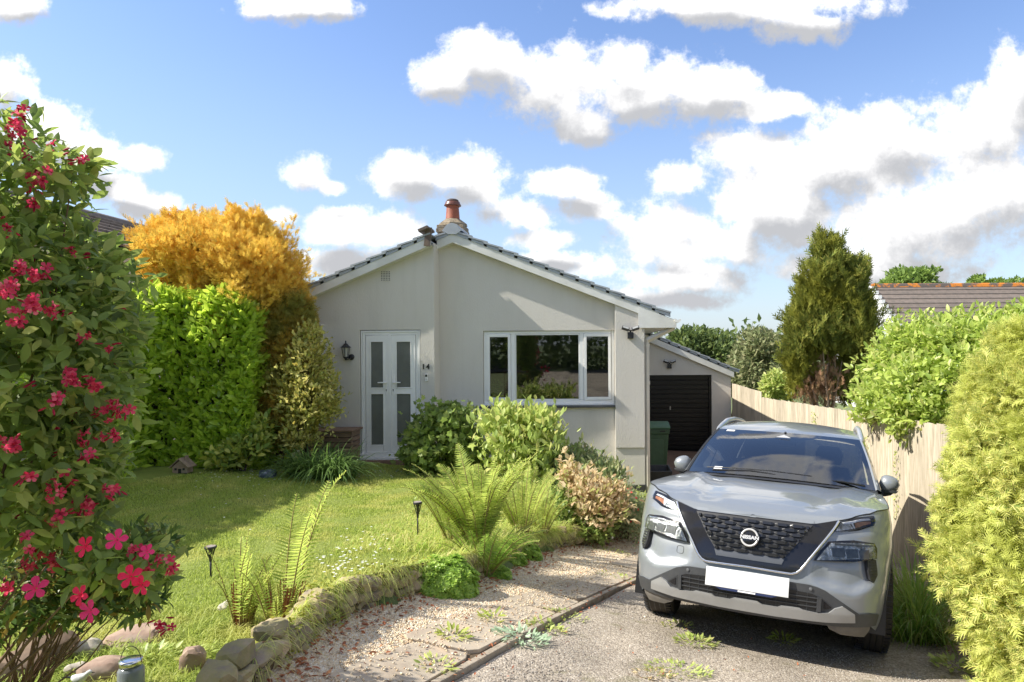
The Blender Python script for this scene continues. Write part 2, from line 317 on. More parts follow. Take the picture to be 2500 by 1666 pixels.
# ---------------------------------------------------------------- ground sheets
def sheet(name, m, ys, xlo, xhi, nx, dz, label=None, cat=None, kind='structure', amp=0.):
    V = []; ys = np.array(ys)
    for Y in ys:
        X = np.linspace(xlo(Y), xhi(Y), nx); Z = terrain(X, np.full(nx, Y))+dz
        if amp: Z = Z+np.array([mnoise.noise(Vector((x*1.7, Y*1.7, 3)))*amp for x in X])
        V.append(np.stack([X, np.full(nx, Y), Z], 1))
    V = np.concatenate(V); a = len(ys)
    i = np.arange(a-1)[:, None]*nx+np.arange(nx-1)[None]; i = i.ravel()
    o = fast(name, V, np.stack([i, i+1, i+1+nx, i+nx], 1), m, None, True); tag(o, label, cat, None, kind); return o
eps = .003
xs = np.unique(np.concatenate([np.linspace(-900,-60,12), np.linspace(-60,-12,12), np.linspace(-12,12,90), np.linspace(12,60,12), np.linspace(60,900,12)]))
ysg = np.unique(np.concatenate([np.linspace(-300,-20,8), np.linspace(-20,20,150), np.linspace(20,60,12), np.linspace(60,1600,14)]))
XX, YY = np.meshgrid(xs, ysg); ZZ = terrain(XX, YY)-.07
nX = len(xs); idx = (np.arange(len(ysg)-1)[:, None]*nX+np.arange(nX-1)[None]).ravel()
tag(fast('ground', np.stack([XX.ravel(), YY.ravel(), ZZ.ravel()], 1), np.stack([idx, idx+1, idx+1+nX, idx+nX], 1), M['field'], None, True), kind='structure')
yl = np.concatenate([np.arange(1.2, 11.75, .07)])
sheet('lawn', M['turf'], yl, lambda Y: -9.5, lambda Y: wallx(Y)-.02, 130, 0, amp=.02)
sheet('gravel_bed', M['soil'], yl, lambda Y: wallx(Y)-.02+eps, lambda Y: kerbx(Y)-.03, 26, 0)
sheet('driveway', M['drive'], np.concatenate([np.arange(-9, 13.6, .12)]), lambda Y: kerbx(Y)+.012 if Y > 1 else -3.0+.0*Y, lambda Y: 4.6, 60, 0, amp=.012)
sheet('forecourt', paving_mat(), np.arange(13.6, 17.4, .2), lambda Y: .74, lambda Y: 3.6, 20, .004)
# road behind the camera, seen only mirrored in the glass
sheet('road', mat('asphalt', (.06,.06,.06), (.08,.08,.08), rough=.9, scale=30), [-9.05,-12,-15], lambda Y: -40, lambda Y: 40, 30, .01)

# kerb edging
kb = MB()
Yk = 1.6
while Yk < 10.4:
    L_ = .9; y0, y1 = Yk+.005, Yk+L_-.005; jig = random.uniform(-.008, .008)
    pts = []
    for yy in (y0, y1):
        xk = float(kerbx(yy))+jig; z = T(xk+.1, yy); pts.append((xk, yy, z))
    for (a, b) in [(pts[0], pts[1])]:
        h = .055+random.uniform(-.01, .012); w = .05
        vs = [(a[0]-w,a[1],a[2]-.1),(a[0],a[1],a[2]-.1),(b[0],b[1],b[2]-.1),(b[0]-w,b[1],b[2]-.1),(a[0]-w,a[1],a[2]+h),(a[0],a[1],a[2]+h-.004),(b[0],b[1],b[2]+h-.004),(b[0]-w,b[1],b[2]+h)]
        kb.add(vs, [(0,3,2,1),(4,5,6,7),(0,1,5,4),(1,2,6,5),(2,3,7,6),(3,0,4,7)])
    Yk += L_
tag(kb.build('kerb', M['kerb'], bevel=.006), kind='structure')
# sandstone flags between the kerb and the gravel
fb = MB(); Yf = 2.2; rr = random.Random(3)
while Yf < 9.6:
    Ln = rr.uniform(.42, .68); w = rr.uniform(.30, .42); n = 7
    y0, y1 = Yf, Yf+Ln-.03; cpts = []
    for (yy, side) in ((y0,'r'),(y1,'r'),(y1,'l'),(y0,'l')):
        xk = float(kerbx(yy)); x = xk-.075 if side == 'r' else xk-.075-w+rr.uniform(-.05, .05); cpts.append((x, yy+rr.uniform(-.015, .015)))
    # cut corners for an uneven outline
    poly = []
    for i in range(4):
        p, q, r_ = cpts[i-1], cpts[i], cpts[(i+1) % 4]; t = rr.uniform(.05, .13)
        poly.append((q[0]+(p[0]-q[0])*t, q[1]+(p[1]-q[1])*t)); poly.append((q[0]+(r_[0]-q[0])*t*.8, q[1]+(r_[1]-q[1])*t*.8))
    tz = rr.uniform(.012, .024); k = len(poly)
    vs = [(x, y, T(x, y)+tz) for x, y in poly]+[(x, y, T(x, y)-.05) for x, y in poly]
    fb.add(vs, [tuple(range(k)), tuple(range(2*k-1, k-1, -1))]+[(i, i+k, (i+1) % k+k, (i+1) % k) for i in range(k)])
    Yf += Ln
tag(fb.build('path', M['flag'], bevel=.005), kind='structure')

# ---------------------------------------------------------------- leaf templates and scattering
def tmpl_leaf(w=.42, fold=.12, curl=.15):
    # base, 3 pairs, tip; along +y, width along x
    v = [(0,0,0)]; f = []
    rows = [(.25,.72),(.52,1.0),(.78,.66)]
    for y, k in rows:
        z = -curl*y*y
        v += [(-w*.5*k, y, z+fold*w*k), (0, y, z), (w*.5*k, y, z+fold*w*k)]
    v.append((0, 1, -curl))
    f = [(0,2,1,1),(0,3,2,2)]
    for r in range(2):
        a = 1+3*r; f += [(a,a+1,a+4,a+3),(a+1,a+2,a+5,a+4)]
    a = 7; f += [(a,a+1,10,10),(a+1,a+2,10,10)]
    return np.array(v), f
def tmpl_small(w=.5, fold=.15):
    v = [(0,0,0),(-w*.5,.45,fold*w),(0,.5,0),(w*.5,.45,fold*w),(0,1,-.08)]
    return np.array(v), [(0,2,1,1),(0,3,2,2),(1,2,4,4),(2,3,4,4)]
def tmpl_lobed(w=1.0):
    a = [(0,0),(.5,-.05),(.42,.28),(.62,.55),(.28,.58),(0,1.0)]
    v = [(0,.35,0)]+[(x*w, y, .10*abs(x)) for x, y in a]+[(-x*w, y, .10*abs(x)) for x, y in a[-2:0:-1]]
    n = len(v)-1
    return np.array(v), [(0, 1+i, 1+(i+1) % n, 1+(i+1) % n) for i in range(n)]
def tmpl_spray(n=4, w=.05, ang=38):
    v = []; f = []
    def strip(x0, y0, x1, y1, ww, z0, z1):
        d = math.hypot(x1-x0, y1-y0); px, py = -(y1-y0)/d*ww, (x1-x0)/d*ww; b = len(v)
        v.extend([(x0+px,y0+py,z0),(x0-px,y0-py,z0),(x1-px*.3,y1-py*.3,z1),(x1+px*.3,y1+py*.3,z1)]); f.append((b,b+1,b+2,b+3))
    strip(0,0,0,1,w*.7,0,-.12)
    for i in range(n):
        y = .12+.7*i/n; l = .48*(1-.6*i/n)
        for s in (-1, 1):
            strip(0, y, s*l*math.sin(R(ang)), y+l*math.cos(R(ang)), w, -.02, .06*(-1)**i-.04)
    return np.array(v), f
def tmpl_stone():
    v = np.array([(1,0,0),(-1,0,0),(0,1,0),(0,-1,0),(0,0,1),(0,0,-1)], float)
    return v, [(0,2,4,4),(2,1,4,4),(1,3,4,4),(3,0,4,4),(2,0,5,5),(1,2,5,5),(3,1,5,5),(0,3,5,5)]
def norm(a): return a/np.maximum(np.linalg.norm(a, axis=-1, keepdims=True), 1e-9)
def scatter(name, tm, P, U, Nn, S, m, parent=None, smooth=False, sx=None):
    tv, tf = tm; P = np.asarray(P, float); n = len(P); U = norm(np.asarray(U, float)); X = norm(np.cross(U, Nn)); Z = np.cross(X, U)
    S = np.broadcast_to(np.asarray(S, float), (n,))[:, None, None]
    sxx = 1. if sx is None else np.asarray(sx)[:, None, None]
    V = P[:, None]+S*(tv[None, :, 0:1]*X[:, None]*sxx+tv[None, :, 1:2]*U[:, None]+tv[None, :, 2:3]*Z[:, None])
    k = len(tv); V = V.reshape(-1, 3)
    tri = all(a[2] == a[3] for a in tf)
    if tri: Fc = np.array([a[:3] for a in tf])
    else:
        q = [a for a in tf if a[2] != a[3]]; t = [a for a in tf if a[2] == a[3]]
        Fc = np.array([b for a in q for b in ((a[0],a[1],a[2]),(a[0],a[2],a[3]))]+[a[:3] for a in t])
    Fc = (Fc[None]+(np.arange(n)*k)[:, None, None]).reshape(-1, 3)
    return fast(name, V, Fc, m, parent, smooth)
def crown(blobs, n, shell=.35, lump=.16, lf=2.5, seed=1, spike=.5):
    rg = np.random.default_rng(seed); ar = np.array([(b[1][0]*b[1][2]+b[1][0]*b[1][1]+b[1][1]*b[1][2]) for b in blobs]); ar /= ar.sum()
    ch = rg.choice(len(blobs), n, p=ar); d = norm(rg.normal(size=(n, 3))); C = np.array([b[0] for b in blobs])[ch]; Rr = np.array([b[1] for b in blobs])[ch]
    k = 1-shell*rg.random(n)**1.6
    lum = np.array([mnoise.noise(Vector((c[0]+q[0]*lf*r[0], c[1]+q[1]*lf*r[1], c[2]+q[2]*lf*r[2]))) for c, q, r in zip(C*1.3, d, Rr*1.0)])
    spk = np.array([mnoise.noise(Vector((c[0]*5+q[0]*lf*3.2*r[0], c[1]*5+q[1]*lf*3.2*r[1], c[2]*5+q[2]*lf*3.2*r[2]))) for c, q, r in zip(C, d, Rr)])
    k = k*(1+lump*2*lum)+np.maximum(0, spk-.12)*spike*(.12/np.maximum(Rr.mean(1), .12)*2+.35)
    P = C+d*Rr*k[:, None]; Nn = norm(d/Rr)
    keep = np.ones(n, bool)
    for j, b in enumerate(blobs):
        q = np.linalg.norm((P-b[0])/b[1], axis=1); keep &= ~((q < 1-shell*1.25) & (ch != j))
    return P[keep], Nn[keep]
def orient(Nn, out=1., up=.4, rnd=.6, seed=1, down=0.):
    rg = np.random.default_rng(seed); n = len(Nn)
    U = norm(Nn*out+np.array((0, 0, up-down))+rg.normal(size=(n, 3))*rnd)
    Z = norm(Nn*.6+np.array((0, 0, .7))+rg.normal(size=(n, 3))*.45)
    return U, Z
def stems(root, tips, r0=.02, parent=None, m=None, name='stems', bend=.25, seed=2, off=(0,0,0), seg=5):
    rg = random.Random(seed); mb = MB(); root = Vector(root)
    for t in tips:
        t = Vector(t); mid = root.lerp(t, .5)+Vector((rg.uniform(-1,1), rg.uniform(-1,1), rg.uniform(0,.6)))*bend*(t-root).length*.4
        q = root.lerp(mid, .5)+Vector((rg.uniform(-.03,.03), rg.uniform(-.03,.03), 0)); q2 = mid.lerp(t, .5)+Vector((rg.uniform(-.04,.04),)*3)
        mb.tube([root+Vector((rg.uniform(-.6,.6)*r0*2, rg.uniform(-.6,.6)*r0*2, -.03)), q, mid, q2, t], [r0, r0*.8, r0*.6, r0*.42, r0*.2], seg, cap=False)
    return mb.build(name, m, parent, off=off)
M['bark'] = mat('bark', (.14,.10,.07), (.07,.05,.035), rough=.95, scale=20, bump=.5)
M['twig'] = mat('twig', (.20,.12,.07), (.12,.07,.045), rough=.9, scale=20)
M['stem'] = mat('stem_brown', (.22,.09,.04), (.12,.05,.025), rough=.9, scale=20)
LEAF, SMALL, LOBED, SPRAY, SPRAYF = tmpl_leaf(), tmpl_small(), tmpl_lobed(), tmpl_spray(3, .055), tmpl_spray(6, .034, 42)
NARROW = tmpl_leaf(.3, .12, .2)
def shrub(name, label, cat, base, blobs, n, tm, size, m, ori=(1,.4,.6), seed=1, shell=.4, lump=.16, lf=2.5, stemn=8, r0=.02, group=None, sizevar=.35, stemm=None, leafname='foliage', tips=None, zmin=None, spike=.5):
    t = thing(name, base, label, cat, group)
    P, Nn = crown(blobs, n, shell, lump, lf, seed, spike)
    if zmin is not None:
        k = P[:, 2] > zmin; P, Nn = P[k], Nn[k]
    U, Z = orient(Nn, *ori, seed=seed+1); rg = np.random.default_rng(seed+2)
    scatter(leafname, tm, P-np.array(base), U, Z, size*(1+sizevar*rg.uniform(-1, 1, len(P))), m, t)
    if stemn:
        k = rg.choice(len(P), stemn); tp = [Vector(P[i])-Vector(Nn[i])*.1 for i in k]
        stems(base, tp, r0, t, stemm or M['bark'], 'trunk' if r0 > .03 else 'stems', off=base, seed=seed)
    return t, P, Nn
# LATER SECTIONS
# ---------------------------------------------------------------- the bungalow
def text_mesh(txt, size, m, name, parent, loc, rot=(R(90), 0, 0), ext=.004, sx=1., bold=0., align='CENTER'):
    cu = bpy.data.curves.new(name, 'FONT'); cu.body = txt; cu.size = size; cu.extrude = ext; cu.align_x = align; cu.align_y = 'CENTER'; cu.offset = bold; cu.resolution_u = 3
    o = bpy.data.objects.new(name, cu); COL.objects.link(o); bpy.context.view_layer.update()
    me = bpy.data.meshes.new_from_object(o.evaluated_get(bpy.context.evaluated_depsgraph_get())); bpy.data.objects.remove(o)
    me.name = name; mo = link(name, me, m, parent); mo.matrix_local = Matrix.Translation(loc) @ (rot if isinstance(rot, Matrix) else Matrix.Rotation(rot[2], 4, 'Z') @ Matrix.Rotation(rot[0], 4, 'X')) @ Matrix.Diagonal((sx, 1, 1, 1))
    return mo
HB = Vector((-2.0, 11.75, -2.0))
house = thing('bungalow', HB, 'pale rendered bungalow with grey tiled gable roof, white double front door and black garage door', 'house')
def hp(mb, name, m, parent=None, **k):
    if parent is None: return mb.build(name, m, house, off=HB, **k)
    o = mb.build(name, m, parent, off=HB, **k); return o
YR, YL, XS, XW = 11.75, 11.37, -2.783, -4.95
gr = lambda x: 1.80-.388*abs(x+2.52)          # underside of the roof over the right part
gl_ = lambda x: 1.70-.425*(-2.783-x)
w = MB()
def fac(x0, x1, y, z0, top):                   # facade strip with a sloping top
    n = max(1, int((x1-x0)/.5)); xsn = [x0+(x1-x0)*i/n for i in range(n+1)]
    if x0 < -2.52 < x1: xsn = sorted(set(xsn+[-2.52]))
    for a, b in zip(xsn[:-1], xsn[1:]): w.add([(a,y,z0),(b,y,z0),(b,y,top(b)),(a,y,top(a))], [(0,1,2,3)])
wx0, wx1, wz0, wz1 = -2.035, .225, -1.055, .235
c = lambda z: (lambda x: z)
fac(XS, wx0, YR, -3.1, gr); fac(wx1, .75, YR, -3.1, gr); fac(wx0, wx1, YR, -3.1, c(wz0)); fac(wx0, wx1, YR, wz1, gr)
rd = .09                                       # window reveal
w.add([(wx0,YR,wz0),(wx0,YR+rd,wz0),(wx0,YR+rd,wz1),(wx0,YR,wz1)], [(0,1,2,3)]); w.add([(wx1,YR,wz0),(wx1,YR+rd,wz0),(wx1,YR+rd,wz1),(wx1,YR,wz1)], [(0,1,2,3)])
w.add([(wx0,YR,wz1),(wx1,YR,wz1),(wx1,YR+rd,wz1),(wx0,YR+rd,wz1)], [(0,1,2,3)]); w.add([(wx0,YR,wz0),(wx1,YR,wz0),(wx1,YR+rd,wz0),(wx0,YR+rd,wz0)], [(0,1,2,3)])
dx0, dx1, dz0, dz1 = -4.02, -3.01, -1.90, .255
fac(XW, dx0, YL, -3.1, gl_); fac(dx1, XS, YL, -3.1, gl_); fac(dx0, dx1, YL, dz1, gl_); fac(dx0, dx1, YL, -3.1, c(dz0))
w.add([(XS,YL,-3.1),(XS,YR,-3.1),(XS,YR,1.70),(XS,YL,1.70)], [(0,1,2,3)])
for x in (dx0, dx1): w.add([(x,YL,dz0),(x,YL+.07,dz0),(x,YL+.07,dz1),(x,YL,dz1)], [(0,1,2,3)])
w.add([(dx0,YL,dz1),(dx1,YL,dz1),(dx1,YL+.07,dz1),(dx0,YL+.07,dz1)], [(0,1,2,3)])
w.add([(XW,YL,-3.1),(XW,19,-3.1),(XW,19,.76),(XW,YL,.76)], [(0,1,2,3)]); w.add([(.75,YR,-3.1),(.75,19,-3.1),(.75,19,.53),(.75,YR,.53)], [(0,1,2,3)])
w.add([(XW,19,-3.1),(.75,19,-3.1),(.75,19,.5),(-2.5,19,1.8),(XW,19,.7)], [(0,1,2,3,4)])
wall = hp(w, 'wall', M['render'])
# pier at the right corner with its band and plinth
pr = MB(); pr.prism([(.235,-1.775),(.735,-1.775),(.735,.53),(.235,.725)], 'y', 11.63, YR-.002); hp(pr, 'corner_pier', M['render'], bevel=.006)
pr = MB(); pr.box(.235,.735,11.655,YR-.002,-2.41,-1.778); hp(pr, 'pier_base', M['render'], bevel=.004)
pr = MB(); pr.box(.225,.742,11.64,YR-.003,-3.05,-2.413); hp(pr, 'plinth', mat('dark_plinth', (.035,.035,.037), (.05,.048,.046), rough=.8, scale=9))
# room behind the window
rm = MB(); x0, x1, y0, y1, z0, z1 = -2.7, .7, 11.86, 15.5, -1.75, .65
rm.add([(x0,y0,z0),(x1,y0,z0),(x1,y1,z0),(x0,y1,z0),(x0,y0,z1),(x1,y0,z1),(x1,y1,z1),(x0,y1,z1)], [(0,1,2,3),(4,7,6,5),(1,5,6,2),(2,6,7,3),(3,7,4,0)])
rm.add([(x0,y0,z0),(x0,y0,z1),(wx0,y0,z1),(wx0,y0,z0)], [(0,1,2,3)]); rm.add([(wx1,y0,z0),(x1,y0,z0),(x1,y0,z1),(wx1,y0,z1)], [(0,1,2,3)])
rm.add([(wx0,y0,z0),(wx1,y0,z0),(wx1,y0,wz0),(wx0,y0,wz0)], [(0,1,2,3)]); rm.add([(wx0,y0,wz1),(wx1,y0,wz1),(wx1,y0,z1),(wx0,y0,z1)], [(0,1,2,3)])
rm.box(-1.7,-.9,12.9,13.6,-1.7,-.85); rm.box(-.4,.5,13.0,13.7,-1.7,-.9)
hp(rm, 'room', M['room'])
# roof: verge boards, tile courses, caps
def slab(mb, p, q, y0, y1, th):               # slab whose underside runs p->q in the x,z plane
    dx, dz = q[0]-p[0], q[1]-p[1]; d = math.hypot(dx, dz); nx, nz = -dz/d*th, dx/d*th
    if nz < 0: nx, nz = -nx, -nz
    mb.prism([p, q, (q[0]+nx, q[1]+nz), (p[0]+nx, p[1]+nz)], 'y', y0, y1)
roof = MB()
slab(roof, (-2.52, 1.80), (1.22, 1.80-.388*3.74), YR-.10, 19.1, .03)
slab(roof, (-2.52, 1.80), (-5.12, 1.80-.425*2.6), YR-.10, 19.1, .03)
slab(roof, (-2.79, 1.69), (-5.12, 1.69-.425*2.33), YL-.12, YR-.102, .03)
roofo = hp(roof, 'roof', M['rooftile'])
bb = MB()
def barge(mb, xa, za, xb, zb, y, hgt): mb.add([(xa,y,za-hgt),(xb,y,zb-hgt),(xb,y,zb),(xa,y,za),(xa,y+.022,za-hgt),(xb,y+.022,zb-hgt),(xb,y+.022,zb),(xa,y+.022,za)], [(0,1,2,3),(7,6,5,4),(0,4,5,1),(3,2,6,7),(0,3,7,4),(1,5,6,2)])
VR, VL = 11.60, 11.20
barge(bb, -2.52, 1.885, .98, 1.885-.388*3.50, VR, .145); barge(bb, -2.785, 1.885-.265*.42, -2.52, 1.885, VR, .145)
hp(bb, 'bargeboard', M['barge'])
bb = MB(); barge(bb, -5.1, 1.775-.425*2.315, -2.79, 1.775, VL, .135); hp(bb, 'bargeboard', M['barge'])
so = MB()
for (xa, za, xb, zb, y0, y1) in [(-2.52,1.74,.9,1.74-.388*3.42,VR+.022,YR),(-2.783,1.74-.26*.42,-2.52,1.74,VR+.022,YR),(-5.1,1.64-.425*2.31,-2.785,1.64,VL+.022,YL)]:
    so.add([(xa,y0,za),(xb,y0,zb),(xb,y1,zb),(xa,y1,za)], [(0,1,2,3)])
so.box(.76,1.25,VR+.03,19.0,.27,.285)
hp(so, 'soffit', M['barge'])
ev = MB(); ev.add([(.63,VR-.004,.268),(1.262,VR-.004,.268),(1.262,VR-.004,.40),(.63,VR-.004,.645),(.63,VR+.02,.268),(1.262,VR+.02,.268),(1.262,VR+.02,.40),(.63,VR+.02,.645)], [(0,1,2,3),(7,6,5,4),(0,4,5,1),(3,2,6,7),(0,3,7,4),(1,5,6,2)])
ev.box(1.262,1.28,VR-.004,19,.268,.42); hp(ev, 'eaves_box', M['barge'])
lb = MB(); lb.add([(-5.1,VL-.004,.60),(-4.72,VL-.004,.72),(-4.55,VL-.004,.84),(-5.1,VL-.004,.68)], [(0,1,2,3)]); 
# tiles
def courses(x0, z0, slope, sgn, n, pitch, ys, ye, nm):
    tl = MB(); cp = MB(); c_, s_ = math.cos(math.atan(slope)), math.sin(math.atan(slope))
    for i in range(n):
        xa = x0+sgn*(pitch*i*c_-.035*(i > 0)); za = z0-pitch*i*s_+.035*slope*(i > 0)
        xb = x0+sgn*(pitch*(i+1)+.02)*c_; zb = z0-(pitch*(i+1)+.02)*s_
        # each course tilts up at its tail to lie over the next
        slab(tl, (xa, za+.038), (xb, zb+.062), ys+.055, ye, .022)
        k = 0
        poly = [(xa, za+.0), (xb, zb+.0), (xb, zb+.062), (xa, za+.036)]
        cp.prism(poly, 'y', ys-.012, ys+.05)
        poly = [(xa, za+.040), (xb+sgn*.012, zb+.066), (xb+sgn*.012, zb+.094), (xa, za+.066)]
        cp.prism(poly, 'y', ys-.028, ys+.052)
    return tl, cp
rt, rc = courses(-2.47, 1.865, .388, 1, 14, .278, VR, 19.1, 'r')
hp(rt, 'roof_tiles', M['rooftile'], roofo.parent and None); hp(rc, 'verge_caps', M['vergecap'])
rt, rc = courses(-2.57, 1.865, .42, -1, 1, .235, VR, 19.1, 'm'); hp(rt, 'roof_tiles', M['rooftile']); hp(rc, 'verge_caps', M['vergecap'])
rt, rc = courses(-2.79, 1.775, .425, -1, 9, .278, VL, 19.1, 'l'); hp(rt, 'roof_tiles', M['rooftile']); hp(rc, 'verge_caps', M['vergecap'])
rg_ = MB()
hexp = [(-.17,-.02),(-.085,.085),(0,.115),(.085,.085),(.17,-.02),(.13,-.02),(.06,.055),(-.06,.055),(-.13,-.02)]
for i in range(17):
    y = VR-.03+i*.44; k = 1.0+(.04 if i % 2 else 0)
    rg_.prism([(-2.52+a*k, 1.955+b*k) for a, b in hexp], 'y', y, y+.436)
rg_.prism([(-2.52+a*.92, 1.955+b*.92) for a, b in hexp[:5]]+[(-2.45,1.875),(-2.59,1.875)], 'y', VR-.035, VR-.005)
hp(rg_, 'ridge_tiles', M['vergecap'])
# old dark verge end at the step between the two roofs
od = MB(); M_ = Matrix.Translation((-2.83, VL+.1, 1.78)) @ Matrix.Rotation(R(7), 4, 'Y')
od.box(-.05,.05,-.125,-.09,-.16,.15, M_); M2 = Matrix.Translation((-2.875, VL-.0, 1.905)) @ Matrix.Rotation(R(-23), 4, 'Y')
od.box(-.10,.07,-.13,.34,-.035,.012, M2)
hp(od, 'old_verge_end', M['oldtile'], bevel=.004)
# chimney
ch = MB(); cx_, cy_ = -3.04, 14.0
ch.box(cx_-.25, cx_+.27, cy_-.25, cy_+.27, 1.6, 2.27); ch.box(cx_-.275, cx_+.295, cy_-.275, cy_+.295, 2.27, 2.345); ch.box(cx_-.262, cx_+.282, cy_-.262, cy_+.282, 2.349, 2.42)
chimney = hp(ch, 'chimney', M['mortar'], bevel=.012)
fl = MB()
prof = [(.30,2.42),(.29,2.47),(.21,2.53),(.155,2.57),(.14,2.575)]
fl.lathe((cx_+.01, cy_, 0), prof, 8); fo = fl.build('flaunching', M['mortar'], chimney, off=HB)
po = MB(); po.lathe((cx_+.01, cy_, 0), [(.150,2.56),(.142,2.58),(.125,2.80),(.122,2.815),(.14,2.825),(.14,2.84)], 24)
po.build('chimney_pot', M['terracotta'], chimney, True, off=HB)
po = MB(); po.lathe((cx_+.01, cy_, 0), [(.128,2.84),(.172,2.845),(.172,2.862),(.148,2.90),(.145,2.925),(.13,2.93)], 24); po.build('pot_rim', mat('brown_glaze', (.17,.055,.035), (.10,.05,.04), rough=.35, scale=5), chimney, True, off=HB)
po = MB(); po.lathe((cx_+.01, cy_, 0), [(.125,2.925),(.118,2.965),(.08,2.985),(.01,2.99)], 20); po.build('pot_cap', mat('sooty_cap', (.07,.05,.045), (.11,.08,.07), rough=.8, scale=12), chimney, True, off=HB)
# gutter and downpipe
gt = MB(); gp = [(1.30+.055*math.cos(a), .405+.055*math.sin(a)) for a in [math.pi+math.pi*i/8 for i in range(9)]]+[(1.362,.415),(1.30,.40),(1.238,.415)]
gt.prism(gp, 'y', VR-.04, 19); hp(gt, 'gutter', M['upvc'])
dp = MB(); yd = 11.70
def sqtube(mb, pts, h=.033): mb.tube(pts, h*1.41, 4)
sqtube(dp, [(1.24, yd, .37), (1.235, yd, .27), (.79, yd, .055), (.775, yd, -.02)])
sqtube(dp, [(.775, yd, 0), (.775, yd, -2.62)], .034); sqtube(dp, [(.775, yd, -.64),(.775, yd, -.70)], .040); sqtube(dp, [(.775, yd, -.0),(.775, yd, -.06)], .039)
hp(dp, 'downpipe', mat('cream_pipe', (.60,.56,.49), (.52,.48,.42), rough=.5, scale=4))
# air brick, blanked hole
ab = MB(); X0, X1, Z0, Z1 = -3.665, -3.505, 1.07, 1.235
nb = 6
for i in range(nb+1):
    x = X0+(X1-X0)*i/nb; ab.box(x-.0055, x+.0055, YL-.008, YL-.001, Z0-.006, Z1+.006)
    z = Z0+(Z1-Z0)*i/nb; ab.box(X0-.006, X1+.006, YL-.010, YL-.003, z-.0055, z+.0055)
hp(ab, 'air_brick', M['render']); ab = MB(); ab.box(X0, X1, YL-.0025, YL-.0015, Z0, Z1); hp(ab, 'air_brick_holes', M['room'])
dk = MB(); dk.lathe((-4.43, YL-.004, .50), [(.068,0),(.072,-.002),(.07,.003)], 24, 'y'); hp(dk, 'blanking_disc', M['render'])
# window
WY_ = YR+.035
def ring(mb, x0, x1, z0, z1, t, y0, y1, tb=None):
    tb = tb or t
    mb.box(x0, x0+t, y0, y1, z0, z1); mb.box(x1-t, x1, y0, y1, z0, z1); mb.box(x0+t, x1-t, y0, y1, z0, z0+tb); mb.box(x0+t, x1-t, y0, y1, z1-t, z1)
win = thing('window', (0,0,0), None, None); 
win.parent = house; win.location = (0,0,0)
HBo = HB
wf = MB(); ring(wf, -2.03, .222, -1.02, .232, .052, WY_, WY_+.06)
m1, m2 = at(1252,900,YR).x, at(1420,900,YR).x
wf.box(m1-.034, m1+.034, WY_, WY_+.06, -.968, .18); wf.box(m2-.034, m2+.034, WY_, WY_+.06, -.968, .18)
wf.box(-2.04, .235, WY_-.035, WY_+.03, -1.052, -1.022)
wf.build('window_frame', M['upvc'], win, off=HB, bevel=.006)
ws = MB(); ring(ws, -1.974, m1-.038, -.964, .176, .048, WY_-.014, WY_+.045); ws.build('sash', M['upvc'], win, off=HB, bevel=.006)
ws = MB(); ring(ws, m2+.038, .166, -.964, .176, .048, WY_-.014, WY_+.045); ws.build('sash', M['upvc'], win, off=HB, bevel=.006)
ws = MB(); ring(ws, m1+.036, m2-.036, -.964, .176, .018, WY_+.01, WY_+.05); ws.build('glazing_bead', M['upvc'], win, off=HB, bevel=.003)
for (a, b, tb) in ((-1.930, m1-.082, .045), (m1+.05, m2-.05, .014), (m2+.082, .122, .045)):
    p = MB(); p.box(a, b, WY_+.02, WY_+.024, -.968+tb, .18-tb); p.build('pane', M['glass'], win, off=HB)
sl = MB(); sl.box(-2.09, .232, YR-.075, YR+.03, -1.09, -1.056); sl.build('sill', M['slate'], win, off=HB, bevel=.006)
